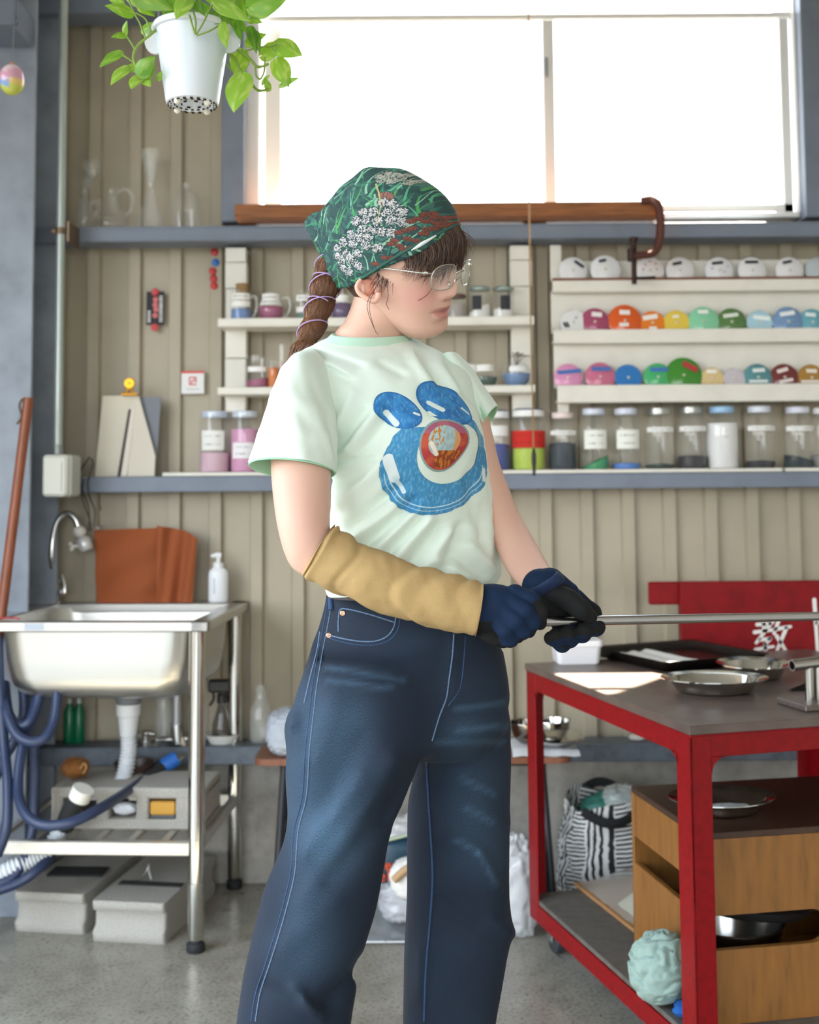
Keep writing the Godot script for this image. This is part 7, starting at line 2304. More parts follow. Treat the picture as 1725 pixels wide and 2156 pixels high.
	part("top_band", Geo.new().box(Vector3(0, sw * 0.95, 0.0022), Vector3(sw, sw * 0.10, 0.001), 0.0), mt("d8403e", 0.5), o)
	g = Geo.new()
	for e in [[0.0, 0.72, 0.30, 0.05], [-0.14, 0.55, 0.05, 0.32], [0.14, 0.60, 0.05, 0.26], [0.02, 0.40, 0.30, 0.05], [0.0, 0.56, 0.16, 0.04], [-0.05, 0.50, 0.05, 0.16], [0.06, 0.62, 0.05, 0.12]]:
		g.box(Vector3(e[0] * sw, e[1] * sw, 0.0024), Vector3(e[2] * sw, e[3] * sw, 0.0008), 0.0)
	part("emblem", g, mt("d23f3f", 0.5), o)
	g = Geo.new()
	for i in 7: g.box(Vector3((-0.24 + 0.08 * i) * sw, 0.20 * sw, 0.0022), Vector3(0.055 * sw, 0.05 * sw, 0.0006), 0.0)
	part("small_print", g, mt("b9b5b2", 0.6), o).set_meta("kind", "stuff")
	# cutting boards held by a brass clip
	var de := WALL - 0.07
	yg = P(1000, 998, WALL - 0.10).y + 0.001
	var bb := P(265, 1003, de)
	o = thing("cardboard_templates", Vector3(bb.x, yg, -de), "cream cardboard templates clipped together, leaning on the wall above the sink", "templates")
	var pl := func(pts: Array, z: float, th: float) -> Geo:
		var pg := PackedVector2Array()
		for e in pts:
			var w := P(e[0], e[1], de)
			pg.append(Vector2(w.x - bb.x, maxf(w.y - yg, 0.0)))
		return Geo.new().extrude(pg, th, Basis(), Vector3(0, 0, z))
	part("grey_board", pl.call([[290, 834], [338, 836], [326, 1004], [262, 1004]], -0.012, 0.006), mt("80848c", 0.8), o)
	part("cream_board", pl.call([[216, 834], [292, 832], [290, 1004], [200, 1004]], -0.003, 0.006), mt("d9d2c0", 0.8), o)
	part("cream_board", pl.call([[276, 855], [294, 836], [328, 960], [326, 1004], [270, 1004]], 0.004, 0.005), mt("dbd3c4", 0.8), o)
	part("dark_strip", pl.call([[272, 862], [278, 862], [256, 1004], [248, 1004]], 0.005, 0.004), mt("4a423e", 0.8), o)
	part("cream_strip", pl.call([[278, 862], [286, 862], [268, 1004], [256, 1004]], 0.0065, 0.005), mt("e3dccf", 0.8), o)
	g = Geo.new()
	var cp := P(275, 834, de) - o.position
	g.box(cp + Vector3(0, 0.004, 0.006), Vector3(0.050, 0.006, 0.026), 0.002)
	g.tube(spline([cp + Vector3(-0.010, 0.006, 0.012), cp + Vector3(0, 0.024, 0.014), cp + Vector3(0.010, 0.006, 0.012)], 6), 0.004, 10)
	g.lathe(cp + Vector3(0, 0.036, 0.012), [[0.004, -0.006], [0.014, -0.006], [0.016, 0.0], [0.014, 0.006], [0.004, 0.006], [0.004, -0.006]], 22, Basis(Vector3.RIGHT, PI / 2))
	part("brass_clip", g, mt("c48a1e", 0.25, 0.9), o)
	# dark cable hanging in a loop
	var dk := WALL - 0.09
	var ck := P(185, 1000, dk)
	o = thing("cable_loop", ck, "thin dark cable hanging in loops over the girt above the sink", "cable")
	g = Geo.new()
	for L in [[[176, 1010], [172, 1040], [180, 1070], [190, 1100], [192, 1118]], [[188, 962], [180, 975], [170, 990], [168, 1010], [172, 1030], [184, 1060], [188, 1090], [186, 1118]], [[190, 964], [196, 975], [190, 995], [184, 1020], [190, 1050], [200, 1075], [198, 1110]], [[208, 1036], [210, 1060], [212, 1075]]]:
		var pts := []
		for e in L: pts.append(P(e[0], e[1], dk - 0.025) - ck)
		g.tube(spline(pts, 6), 0.0022, 8)
	part("cable", g, mt("3a322e", 0.6), o)
	# glass ball hanging at the upper left
	var db := 2.55
	var gb := P(25, 168, db)
	o = thing("glass_ornament", gb, "small hanging glass ball, pink above and rainbow coloured below", "ornament")
	g = Geo.new().ball(Vector3.ZERO, Vector3(0.0275, 0.0345, 0.0275) * 1.0, Basis(), 32)
	g.colored = true
	for i in g.v.size():
		var y := g.v[i].y / 0.0345 + 0.12 * sin(g.v[i].x * 180.0 + g.v[i].z * 120.0)
		var cl := Color(0.62, 0.33, 0.42)
		if y < -0.15: cl = Color(0.22, 0.36, 0.62) if g.v[i].x < 0.004 else Color(0.70, 0.50, 0.16)
		if y < -0.55: cl = Color(0.52, 0.56, 0.10)
		if y > 0.45: cl = Color(0.66, 0.50, 0.52)
		g.c[i] = cl
	part("ball", g, mt("ffffff", 0.08, 0.0, {"vertex_color_use_as_albedo": true}), o)
	part("cap", Geo.new().ball(Vector3(0, 0.036, 0), Vector3(0.004, 0.004, 0.004), Basis(), 10), mt("d06a2c", 0.4), o)
	var hk: Vector3 = P(30, 48, db) - gb
	part("thread", Geo.new().tube([Vector3(0, 0.038, 0), hk], 0.0007, 6), mt("6f7d74", 0.7), o)
	part("hook", Geo.new().tube(spline([hk + Vector3(-0.004, -0.002, 0), hk + Vector3(0.004, -0.006, 0), hk + Vector3(0.010, 0.006, 0), hk + Vector3(0.002, 0.02, 0), hk + Vector3(0.004, 0.06, 0), Vector3(hk.x, 3.0 - gb.y, 0)], 6), 0.0014, 8), mt("4e5459", 0.4, 0.8), o)
	build_plant()
func leaf(g: Geo, a: Vector3, b: Vector3, w: float, face: Vector3, bend: float, hue: float, R: RandomNumberGenerator) -> void:   # a heart-shaped leaf from its stalk a to its tip b
	var ax := b - a
	var len := ax.length()
	var dir := ax / len
	var side := dir.cross(face).normalized()
	var nn := side.cross(dir).normalized()
	var rows := []
	var cols := []
	var shape := [[0.0, 0.05], [0.04, 0.62], [0.12, 0.88], [0.25, 1.0], [0.4, 0.96], [0.55, 0.82], [0.7, 0.60], [0.83, 0.36], [0.93, 0.15], [1.0, 0.0]]
	var ph := R.randf() * 6.0
	for s in shape:
		var row := []
		var crow := []
		for k in 9:
			var u := (k - 4) / 4.0
			var t: float = s[0]
			var back: float = -0.14 * absf(u) * bump(t, 0.12) * len
			var p: Vector3 = a + dir * (t * len + back) + side * u * s[1] * w * 0.5 + nn * (-absf(u) * s[1] * w * 0.10 + bend * sin(t * PI) * len - bend * 1.2 * t * t * len + 0.006 * w * sin(u * 9.0 + t * 12.0))
			row.append(p)
			var mott := 0.5 + 0.5 * sin(ph + u * 4.0 + t * 7.0 + 2.0 * sin(u * 7.0 + ph))
			var c := Color(0.12, 0.33, 0.04).lerp(Color(0.32, 0.55, 0.085), hue)
			if mott > 0.86: c = c.lerp(Color(0.55, 0.68, 0.25), 0.7 * hue + 0.15)
			if k == 4: c = c.lerp(Color(0.38, 0.55, 0.16), 0.45)
			crow.append(c)
		rows.append(row)
		cols.append(crow)
	g.grid(rows, false, false, cols, 1)
func build_plant() -> void:
	var d := 1.9
	var k := mpp(d)
	var pc := P(405, 222, d)
	var o := thing("hanging_plant", pc, "trailing variegated pothos in a white plastic pot hung from the ceiling", "plant")
	var plastic := mt("e3e7ee", 0.30, 0.0, {"subsurf_scatter_enabled": true, "subsurf_scatter_strength": 0.15})
	var rt := 81.0 * k
	var rb := 57.0 * k
	var h := 158.0 * k
	part("pot", Geo.new().lathe(Vector3.ZERO, [[0.0, 0.004], [rb * 0.70, 0.003], [rb * 0.80, 0.0], [rb * 0.97, 0.003], [rb, 0.008], [rt * 0.97, h], [rt * 1.06, h + 0.001], [rt * 1.08, h + 0.006], [rt * 1.04, h + 0.011], [rt * 0.98, h + 0.009], [rt * 0.94, h - 0.01], [rb * 0.9, 0.012], [0.0, 0.01]], 56), plastic, o)
	var g := Geo.new()
	for s in [-1.0, 1.0]: g.lathe(Vector3(s * rt * 0.99, h - 0.012, 0), [[0.0, -0.003], [0.022, -0.003], [0.022, 0.003], [0.0, 0.003]], 22, Basis(Vector3.RIGHT, PI / 2), Vector2(0.8, 1.0))
	part("ear", g, plastic, o)
	g = Geo.new()
	for ring in [[0.90, 22, 0.0052, 0.0016, 0.0012], [0.80, 18, 0.0050, 0.0016, 0.0016], [0.66, 18, 0.0044, 0.0014, 0.0028], [0.40, 6, 0.006, 0.0018, 0.0030]]:
		for i in ring[1]:
			var a: float = TAU * i / ring[1]
			g.box(Vector3(cos(a) * rb * ring[0], ring[4] - 0.0012, sin(a) * rb * ring[0]), Vector3(ring[2] * 0.95, 0.0022, ring[3]), 0.0, Basis(Vector3.UP, -a + PI / 2))
	part("drain_slots", g, mt("2e2119", 0.9), o).set_meta("kind", "stuff")
	for i in 4:
		var a := TAU * i / 4 + 0.6
		part("foot", Geo.new().ball(Vector3(cos(a) * rb * 0.78, -0.001, sin(a) * rb * 0.78), Vector3(0.006, 0.006, 0.006), Basis(), 12), mt("ece6d6", 0.4), o)
	part("soil", Geo.new().lathe(Vector3(0, h - 0.012, 0), [[0.0, 0.004], [rt * 0.93, 0.0]], 30), mt("3a2a1f", 0.95), o)
	var wire := mt("b9bcc0", 0.3, 0.9)
	for i in 3:
		var a: float = [PI * 1.02, 0.15, PI * 0.42][i]
		part("hanger_wire", Geo.new().tube([Vector3(cos(a) * rt, h, sin(a) * rt), Vector3(0.0, 0.62, 0.0)], 0.0011, 6), wire, o)
	part("hanger_wire", Geo.new().tube([Vector3(0, 0.62, 0), Vector3(0, 3.0 - pc.y, 0)], 0.0015, 6), wire, o)
	# stems
	var q := func(x: float, y: float, dz := 0.0) -> Vector3: return P(x, y, d + dz) - pc
	var stem_m := mt("7f9a3c", 0.5)
	for L in [[[330, 62, -0.02], [316, 74, -0.03], [291, 95, -0.03], [281, 117, -0.03], [284, 133, -0.03], [294, 156, -0.03], [303, 178, -0.03]], [[306, 80, -0.03], [295, 50, -0.03], [283, 28, -0.03], [269, -5, -0.03]], [[318, 66, -0.03], [306, 40, -0.03], [285, 27, -0.03]], [[286, 107, -0.03], [276, 90, -0.03], [264, 72, -0.03]], [[284, 133, -0.03], [268, 122, -0.03], [251, 111, -0.03]], [[296, 160, -0.03], [282, 150, -0.03], [266, 142, -0.03]],
			[[302, 176, -0.03], [322, 170, -0.03], [334, 164, -0.03]], [[411, 72, -0.07], [404, 50, -0.07], [396, 20, -0.06]], [[411, 72, -0.07], [412, 45, -0.07], [406, 20, -0.06]], [[413, 73, -0.07], [428, 48, -0.07], [445, 14, -0.06], [460, 4, -0.05]], [[414, 75, -0.07], [440, 66, -0.07], [462, 54, -0.06], [474, 56, -0.06]],
			[[486, 96, 0.0], [502, 106, 0.0], [525, 122, 0.0], [540, 139, 0.0], [552, 140, 0.0], [566, 134, 0.0]], [[480, 112, 0.0], [494, 122, 0.0], [508, 152, 0.0], [524, 168, 0.0], [543, 190, 0.0], [566, 188, 0.0]], [[476, 134, 0.0], [490, 150, 0.0], [508, 160, 0.0]], [[538, 140, 0.0], [540, 160, 0.0], [549, 166, 0.0], [556, 150, 0.0], [558, 120, 0.0]], [[552, 98, 0.0], [570, 98, 0.0], [582, 94, 0.0]], [[515, 108, 0.0], [536, 102, 0.0], [556, 98, 0.0]]]:
		var pts := []
		for e in L: pts.append(q.call(e[0], e[1], e[2]))
		part("stem", Geo.new().tube(spline(pts, 6), 0.0023 if L.size() > 5 else 0.0015, 8), stem_m, o)
	# leaves
	var R := RandomNumberGenerator.new()
	var lm := StandardMaterial3D.new()
	lm.resource_name = "leaf"
	lm.vertex_color_use_as_albedo = true
	lm.roughness = 0.32
	lm.backlight_enabled = true
	lm.backlight = Color(1.0, 1.0, 0.4)
	lm.cull_mode = BaseMaterial3D.CULL_DISABLED
	for e in [[276, 28, 221, 8, 34, 0.5, -0.03], [262, 73, 266, 43, 16, 0.6, -0.03], [263, 74, 234, 77, 17, 0.4, -0.03], [252, 111, 208, 139, 24, 0.3, -0.03], [266, 142, 231, 176, 30, 0.7, -0.03], [284, 136, 271, 152, 21, 0.8, -0.02], [293, 156, 325, 117, 38, 0.3, -0.04], [308, 162, 327, 138, 22, 0.3, -0.03], [291, 160, 275, 186, 30, 0.8, -0.03], [304, 166, 317, 182, 18, 0.9, -0.03], [333, 167, 341, 150, 13, 0.6, -0.03],
			[582, 92, 637, 116, 48, 0.75, 0.0], [552, 116, 601, 90, 38, 0.85, 0.02], [584, 128, 608, 183, 42, 0.85, 0.0], [508, 160, 490, 235, 60, 0.85, -0.02], [508, 108, 498, 165, 42, 0.8, 0.01], [528, 60, 540, 110, 24, 0.1, 0.0], [541, 70, 547, 112, 15, 0.2, 0.0], [592, 180, 630, 162, 17, 0.7, 0.0], [552, 174, 567, 158, 18, 0.9, 0.01], [566, 190, 560, 165, 16, 0.8, 0.01], [520, 90, 560, 70, 30, 0.7, 0.03],
			[528, 14, 610, -14, 66, 0.35, -0.03], [455, 6, 528, 44, 34, 0.9, -0.06], [486, 22, 436, 48, 46, 0.2, -0.03], [400, -8, 432, 31, 28, 0.2, -0.05], [394, -4, 370, 38, 38, 0.8, -0.07], [275, -14, 366, 20, 46, 0.55, -0.02], [296, 12, 326, 33, 26, 0.7, 0.0], [300, 64, 330, 48, 24, 0.5, 0.0], [334, 40, 366, 48, 26, 0.3, -0.01], [468, 52, 477, 102, 24, 0.95, -0.07], [500, 44, 507, 84, 22, 0.1, -0.02], [526, 42, 551, 46, 18, 0.5, -0.02], [440, -20, 470, 20, 40, 0.5, 0.0], [350, -20, 390, 12, 44, 0.4, -0.01], [505, -10, 520, 40, 36, 0.3, 0.02], [478, -24, 500, 20, 40, 0.6, 0.0], [330, -26, 300, 4, 36, 0.5, 0.0], [420, 10, 446, 44, 30, 0.15, 0.0], [380, 12, 402, 46, 30, 0.15, 0.0], [350, 14, 372, 50, 30, 0.2, 0.02], [455, 30, 490, 60, 30, 0.2, 0.01], [490, 40, 520, 66, 28, 0.4, 0.02], [556, -16, 590, 14, 40, 0.5, 0.02], [235, -12, 262, 10, 26, 0.6, 0.0]]:
		g = Geo.new()
		leaf(g, q.call(e[0], e[1], e[6]), q.call(e[2], e[3], e[6] - 0.015), e[4] * k * 1.05, Vector3(R.randf_range(-0.3, 0.3), R.randf_range(0.1, 0.5), 1.0).normalized(), R.randf_range(0.03, 0.10), e[5], R)
		part("leaf", g, lm, o)

# ================================================================ bench, bags and bottles at the foot of the wall
func crumple(size: Vector3, seed_: int, rough: float, n := 34, flat := 0.0) -> Geo:   # a crumpled bag: a bulging shape with sharp creases
	var nz := noise3(3.0, seed_)
	nz.fractal_type = FastNoiseLite.FRACTAL_RIDGED
	nz.fractal_octaves = 3
	var rows := []
	for i in n + 1:
		var v := PI * i / n
		var row := []
		for j in n:
			var a := TAU * j / n
			var d := Vector3(sin(v) * cos(a), cos(v), sin(v) * sin(a))
			var e := Vector3(signf(d.x) * pow(absf(d.x), 0.8), signf(d.y) * pow(absf(d.y), 0.75), signf(d.z) * pow(absf(d.z), 0.8))
			var k := 1.0 + rough * nz.get_noise_3dv(d * 0.8)
			row.append(Vector3(e.x * size.x * 0.5 * k, maxf(0.001, size.y * 0.5 + e.y * size.y * 0.5 * k), e.z * size.z * 0.5 * k))
		rows.append(row)
	return Geo.new().grid(rows, true)
func film(hex: String, alpha: float) -> StandardMaterial3D: 
	var c := col(hex)
	c.a = alpha
	return mt(hex, 0.22, 0.0, {"transparency": BaseMaterial3D.TRANSPARENCY_ALPHA, "albedo_color": c})
func build_floor_things() -> void:
	# bench
	var d0 := 3.14
	var d1 := 3.32
	var a := P(534, 1604, d0)
	var b := P(1206, 1603, d0)
	var yt := P(860, 1597, d0).y
	var o := thing("bench", Vector3((a.x + b.x) / 2, 0, -(d0 + d1) / 2), "low bench with a brown board and black tubular legs behind the woman", "bench")
	var w := b.x - a.x
	var poly := rounded_rect(w, d1 - d0, 0.03)
	part("board", Geo.new().extrude(poly, 0.016, Basis(Vector3.RIGHT, PI / 2), Vector3(0, yt - 0.008, 0)), worn("7d4a34", "8f5a41", 0.45, 3.0, 0.02, 0.0, 0.0, 401), o)
	var black := mt("2a2c31", 0.45, 0.3)
	for s in [-1.0, 1.0]:
		for e in [-1.0, 1.0]:
			part("leg", Geo.new().tube([Vector3(s * (w / 2 - 0.075), yt - 0.016, e * 0.03), Vector3(s * (w / 2 - 0.055), 0.0, e * (d1 - d0) * 0.62)], 0.0105, 14), black, o)
		part("brace", Geo.new().tube([Vector3(s * (w / 2 - 0.067), yt * 0.55, -0.06), Vector3(s * (w / 2 - 0.067), yt * 0.55, 0.06)], 0.008, 12), black, o)
	part("under_rail", Geo.new().box(Vector3(0, yt - 0.026, 0), Vector3(w - 0.12, 0.02, 0.05), 0.002), black, o)
	# folded cloth at the left end, bowls on paper at the right end
	var at := P(606, 1590, 3.2)
	o = thing("folded_cloth", Vector3(at.x, yt + 0.0005, -3.21), "pale blue-grey cloth folded on the left end of the bench", "cloth")
	part("cloth", crumple(Vector3(0.11, 0.115, 0.13), 402, 0.13, 44), worn("a9b3c2", "bcc4d0", 0.95, 10.0, 0.05, 0.0, 0.0, 402), o)
	at = P(1146, 1580, 3.2)
	o = thing("paper_stack", Vector3(at.x, yt + 0.0005, -3.22), "white papers under the steel dishes on the right end of the bench", "paper")
	var rows := []
	for i in 8:
		var row := []
		for j in 14:
			row.append(Vector3(lerpf(-0.088, 0.088, j / 13.0), 0.014 + 0.004 * sin(j * 0.7) + (0.006 if j > 9 else 0.0) * sin(i * 1.0), lerpf(-0.075, 0.082, i / 7.0)))
		rows.append(row)
	for j in 14: rows[7][j].y = 0.001 + 0.003 * sin(j * 0.8) * sin(j * 0.8)
	part("sheets", Geo.new().grid(rows, false, false, [], 1), mt("dcdde0", 0.9), o)
	var steel := mt("b6b6b2", 0.16, 1.0)
	at = P(1160, 1558, 3.22)
	o = thing("steel_dish", Vector3(at.x + 0.006, yt + 0.020, -3.22), "shallow round steel dish on the papers at the end of the bench", "dish", "steel bowls on the bench")
	part("dish", Geo.new().lathe(Vector3.ZERO, [[0.0, 0.0], [0.055, 0.0], [0.075, 0.012], [0.084, 0.016], [0.083, 0.018], [0.073, 0.014], [0.053, 0.002], [0.0, 0.002]], 40), mt("cfcfcb", 0.2, 1.0), o)
	for k in [[1163, 0.047, 0.055, "steel bowl with a bright rim standing in the steel dish", 0.024, 3.22], [1112, 0.048, 0.052, "darker steel bowl left of the dish, beside the woman's thigh", 0.019, 3.24]]:
		at = P(k[0], 1535, k[5])
		o = thing("steel_bowl", Vector3(at.x, yt + k[4], -k[5]), k[3], "bowl", "steel bowls on the bench")
		var r: float = k[1]
		var h: float = k[2]
		part("bowl", Geo.new().lathe(Vector3.ZERO, [[0.0, 0.0], [r * 0.5, 0.0], [r * 0.78, h * 0.2], [r * 0.95, h * 0.65], [r, h], [r * 1.06, h * 1.01], [r * 1.05, h * 1.04], [r * 0.96, h * 1.02], [r * 0.9, h * 0.65], [r * 0.72, h * 0.22], [0.0, h * 0.05]], 36), mt("c2c0bb" if k[0] > 1150 else "8d8680", 0.14, 1.0), o)
	# striped shopping bag on the floor
	var bf := on_level(1290, 1893, 0.0)
	var bd := 3.27
	bf = Vector3(P(1288, 1890, bd).x, 0.0, -bd)
	o = thing("striped_bag", bf, "black and white striped fabric shopping bag with black handles, behind the red table leg", "bag")
	var S := 256
	var im := Image.create(S, S, false, Image.FORMAT_RGB8)
	var n := noise3(0.02, 411)
	for y in S:
		for x in S:
			var patch := int(x / 64.0) % 2
			var t: float = (y if patch == 0 else x) + 2.0 * n.get_noise_2d(x, y)
			im.set_pixel(x, y, col("d9d9d6") if fmod(t + 600.0, 16.0) < 9.0 else col("1d1d20"))
	var stripes := StandardMaterial3D.new()
	stripes.resource_name = "striped_fabric"
	stripes.albedo_texture = ImageTexture.create_from_image(im)
	stripes.uv1_scale = Vector3(3.0, 1.6, 1.0)
	stripes.roughness = 0.8
	rows = []
	var nz := noise3(4.0, 412)
	for i in 26:
		var v := i / 25.0
		var row := []
		for j in 60:
			var t := TAU * j / 60
			var rx := lerpf(0.132, 0.158, sin(v * PI * 0.8)) * (1.0 - 0.25 * v)
			var rz := 0.095 * (1.0 - 0.2 * v)
			var c := signf(cos(t)) * pow(absf(cos(t)), 0.7)
			var s := signf(sin(t)) * pow(absf(sin(t)), 0.7)
			var k := 1.0 + 0.10 * nz.get_noise_3d(c, v * 2.0, s) + 0.03 * sin(v * 18.0 + t * 3.0)
			row.append(Vector3(c * rx * k, 0.002 + 0.285 * v + 0.018 * sin(t * 2.0) * v, s * rz * k))
		rows.append(row)
	part("bag_body", Geo.new().grid(rows, true, true), stripes, o)
	part("contents", crumple(Vector3(0.19, 0.17, 0.13), 413, 0.14), mt("2f6f62", 0.5), o).position = Vector3(0.01, 0.125, 0.0)
	part("clear_wrap", crumple(Vector3(0.10, 0.07, 0.10), 414, 0.2), film("dfe6e4", 0.4), o).position = Vector3(0.03, 0.25, 0.02)
	for s in [1.0, -1.0]:
		var pts := []
		for k in 9:
			var t := k / 8.0
			pts.append(Vector3(-0.085 + 0.15 * t, 0.27 + [0.055, 0.035][int(s < 0)] * sin(t * PI) * (1.0 if s < 0 else -0.5), s * 0.075 + 0.02 * sin(t * PI) * s))
		part("handle", Geo.new().tube(spline(pts, 4), 0.013, 10, true, 0.3), mt("17181b", 0.85), o)
	# bags between and beside her legs
	at = on_level(835, 1990, 0.0)
	o = thing("plastic_sheet", Vector3(at.x, 0.001, at.z - 0.16), "flat clear plastic bag with a white seam lying on the floor between her legs", "bag")
	rows = []
	nz = noise3(5.0, 421)
	for i in 16:
		var row := []
		for j in 24:
			row.append(Vector3(lerpf(-0.15, 0.15, j / 23.0), 0.004 + 0.014 * absf(nz.get_noise_2d(i * 0.08, j * 0.06)), lerpf(-0.14, 0.16, i / 15.0)))
		rows.append(row)
	part("film", Geo.new().grid(rows, false, false, [], 1), film("aeb4bc", 0.55), o)
	part("seam", Geo.new().box(Vector3(0, 0.006, 0.157), Vector3(0.30, 0.003, 0.006), 0.001), mt("eef0f2", 0.5), o)
	o = thing("crumpled_bag", on_level(840, 1955, 0.012) + Vector3(0.02, 0.008, -0.04), "crumpled clear plastic bag on the floor between her legs", "bag")
	part("film", crumple(Vector3(0.13, 0.095, 0.09), 422, 0.22, 44), film("cfd1d6", 0.5), o)
	part("fill", crumple(Vector3(0.10, 0.06, 0.06), 423, 0.2), mt("c9c8cb", 0.6), o)
	o = thing("paper_bag", on_level(862, 1905, 0.10) + Vector3(0.025, -0.002, -0.05), "white paper bag with a brown folded edge between her legs", "bag")
	part("bag", crumple(Vector3(0.14, 0.10, 0.09), 424, 0.10, 30), mt("dfdcd8", 0.9), o)
	part("folded_edge", Geo.new().tube(spline([Vector3(-0.062, 0.060, 0.045), Vector3(-0.03, 0.088, 0.05), Vector3(0.03, 0.112, 0.045)], 6), 0.010, 10), mt("b3926e", 0.9), o)
	var dp := 3.22
	at = P(845, 1850, dp)
	o = thing("printed_pouch", Vector3(at.x, maxf(at.y - 0.02, 0.0), -dp), "dark teal pouch with orange lettering between her legs", "pouch")
	var pw := 0.15
	part("pouch", crumple(Vector3(pw, 0.125, 0.05), 425, 0.05, 30), mt("1f4053", 0.4), o)
	for e in [["lear", 0.062, -0.055], ["el", 0.034, -0.060]]:
		var tm := TextMesh.new()
		var f := SystemFont.new()
		f.font_names = PackedStringArray(["Droid Sans"])
		f.font_weight = 700
		tm.font = f
		tm.text = e[0]
		tm.font_size = 32
		tm.pixel_size = 0.0011
		tm.depth = 0.002
		tm.horizontal_alignment = HORIZONTAL_ALIGNMENT_LEFT
		var l := part("lettering", tm, mt("d9552e", 0.6), o)
		l.position = Vector3(e[2], e[1], 0.0275)
	part("zip_edge", Geo.new().tube(spline([Vector3(-0.07, 0.118, 0.02), Vector3(0.0, 0.134, 0.022), Vector3(0.06, 0.150, 0.02)], 5), 0.004, 8), mt("b5c0a0", 0.5), o)
	at = P(855, 1790, 3.32)
	o = thing("white_bag", Vector3(at.x + 0.02, 0.0, -3.34), "large whitish plastic bag standing against the kerb behind her legs", "bag")
	part("film", crumple(Vector3(0.20, 0.22, 0.10), 426, 0.15, 44), film("d3d2d0", 0.85), o)
	at = on_level(1092, 1972, 0.0)
	o = thing("zip_bag", at + Vector3(0.004, 0.0, -0.01), "zip bag with a green top strip and green print beside her left leg", "bag")
	part("bag", crumple(Vector3(0.085, 0.118, 0.035), 427, 0.07, 30), film("dfe6dc", 0.8), o)
	part("zip_strip", Geo.new().tube(spline([Vector3(-0.04, 0.128, 0.0), Vector3(-0.01, 0.122, 0.006), Vector3(0.028, 0.100, 0.01), Vector3(0.044, 0.086, 0.01)], 6), 0.006, 10, true, 0.6), mt("2fa35a", 0.4), o)
	var g := Geo.new()
	for k in 5: g.box(Vector3(-0.024 + 0.009 * k, 0.088 - 0.002 * k, 0.0185), Vector3(0.006, 0.008, 0.0015), 0.0)
	part("green_print", g, mt("3f9f5c", 0.5), o)
	part("corner_print", Geo.new().box(Vector3(0.006, 0.022, 0.0165), Vector3(0.012, 0.026, 0.002), 0.0, Basis(Vector3.BACK, -0.3)), mt("2f9a52", 0.5), o)
	at = on_level(1092, 1868, 0.0)
	o = thing("clear_bag", Vector3(P(1085, 1800, 3.08).x, 0.0, -3.08), "tall crumpled clear plastic bag between her left leg and the red table leg", "bag")
	part("film", crumple(Vector3(0.11, 0.23, 0.10), 428, 0.22, 50), film("dcdde0", 0.6), o)
	part("fill", crumple(Vector3(0.075, 0.19, 0.07), 429, 0.16, 24), mt("d2d2d4", 0.7), o)
	# bottles on the low girt
	var dl := WALL - 0.06
	var yl := P(1300, 1566, WALL - 0.13).y + 0.0005
	var bt := func(called: String, x: float, prof: Array, m: Material, label: String) -> Node3D:
		var p := P(x, 1550, dl)
		var t := thing(called, Vector3(p.x, yl, -dl), label, "bottle", "bottles on the low steel beam")
		part("glass", Geo.new().lathe(Vector3.ZERO, prof, 26), m, t)
		return t
	var k := mpp(dl)
	for e in [[146, "green plastic bottle under the sink, behind the hose loops"], [166, "green plastic bottle under the sink, right of its twin"]]:
		var t: Node3D = bt.call("green_bottle", e[0], [[0.0, 0.0], [11 * k, 0.0], [12 * k, 3 * k], [12 * k, 62 * k], [5 * k, 78 * k], [5 * k, 82 * k], [0.0, 82 * k]], mt("0e6a45", 0.25), e[1])
		part("cap", Geo.new().lathe(Vector3.ZERO, [[0.0, 80 * k], [5.5 * k, 80 * k], [4 * k, 104 * k], [0.0, 104 * k]], 16), mt("b9c4c0", 0.4), t)
	bt.call("clear_bottle", 275, [[0.0, 0.0], [16 * k, 0.0], [17 * k, 4 * k], [17 * k, 80 * k]], glass("eef6f4", 0.18), "clear glass tumbler on the low beam left of the tap valve")
	bt.call("clear_bottle", 345, [[0.0, 0.0], [16 * k, 0.0], [18 * k, 4 * k], [18 * k, 100 * k], [12 * k, 112 * k]], glass("eef6f4", 0.2), "clear bottle on the low beam behind the grey wall pipe")
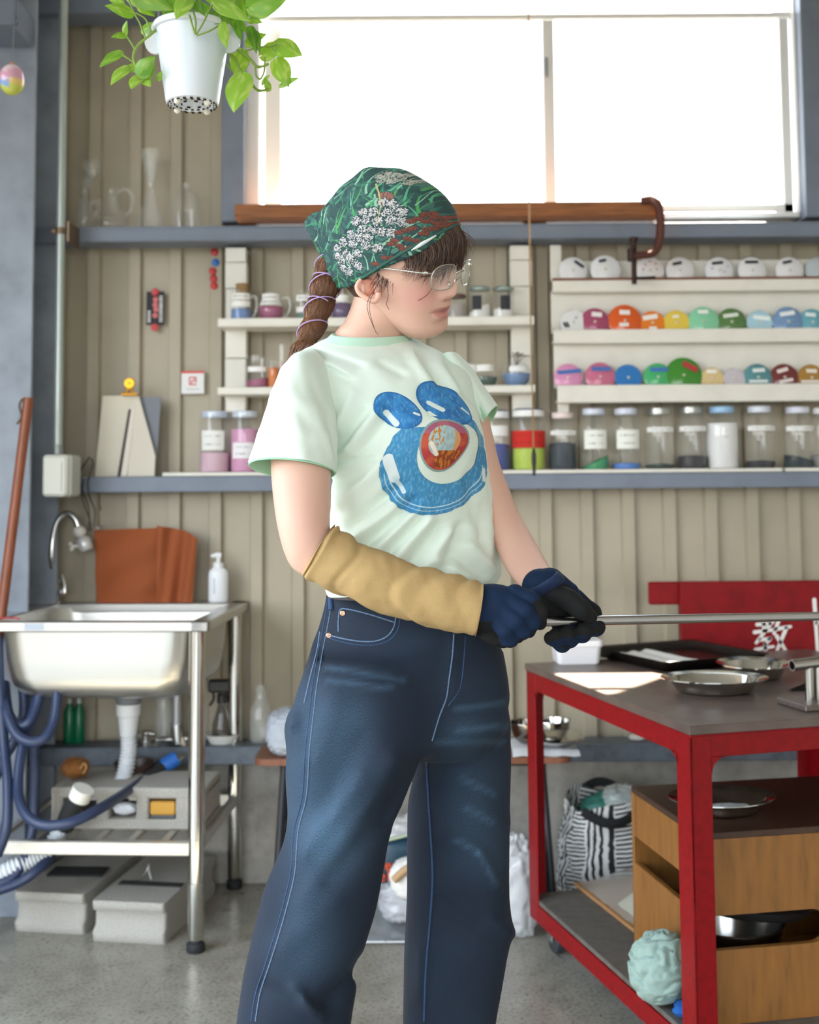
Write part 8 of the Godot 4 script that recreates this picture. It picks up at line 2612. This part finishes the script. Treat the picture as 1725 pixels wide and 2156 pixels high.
	bt.call("clear_bottle", 549, [[0.0, 0.0], [20 * k, 0.0], [23 * k, 6 * k], [23 * k, 60 * k], [14 * k, 84 * k], [11 * k, 100 * k], [13 * k, 112 * k]], glass("eef6f4", 0.2), "round clear glass bottle on the low beam right of the sink")
	var pd := P(466, 1560, dl - 0.05)
	o = thing("white_dish", Vector3(pd.x, yl, -dl + 0.02), "small white oval dish under the spray bottle", "dish")
	part("dish", Geo.new().lathe(Vector3.ZERO, [[0.0, 0.0], [26 * k, 0.0], [34 * k, 12 * k], [36 * k, 18 * k], [34 * k, 18 * k], [24 * k, 3 * k], [0.0, 3 * k]], 32, Basis(), Vector2(1, 0.75)), mt("d9d9d4", 0.4), o)
	o = thing("spray_bottle", Vector3(pd.x - 0.002, yl + 3 * k + 0.001, -dl + 0.02), "spray bottle with a black trigger head standing in the white dish", "bottle")
	part("bottle", Geo.new().lathe(Vector3.ZERO, [[0.0, 0.0], [20 * k, 0.0], [23 * k, 8 * k], [20 * k, 36 * k], [10 * k, 70 * k], [8 * k, 80 * k], [0.0, 80 * k]], 24), glass("4a4440", 0.5), o)
	g = Geo.new().lathe(Vector3(0, 78 * k, 0), [[0.0, 0.0], [11 * k, 0.0], [11 * k, 16 * k], [7 * k, 20 * k], [0.0, 20 * k]], 18)
	g.box(Vector3(-6 * k, 112 * k, 0), Vector3(46 * k, 26 * k, 20 * k), 4 * k)
	g.box(Vector3(2 * k, 98 * k, 0), Vector3(12 * k, 14 * k, 14 * k), 2 * k)
	g.tube(spline([Vector3(-20 * k, 102 * k, 0), Vector3(-18 * k, 86 * k, 0), Vector3(-26 * k, 72 * k, 0)], 5), 3 * k, 8)
	part("trigger_head", g, mt("1d1e20", 0.45), o)
	# small white crumbs of glass on the low girt to the right
	var pc := P(1338, 1556, dl)
	o = thing("glass_shard", Vector3(pc.x, yl, -dl + 0.03), "small whitish lump of glass on the low steel beam behind the table", "glass lump")
	part("lump", crumple(Vector3(0.045, 0.018, 0.03), 431, 0.2, 18), mt("cfccc0", 0.3), o)
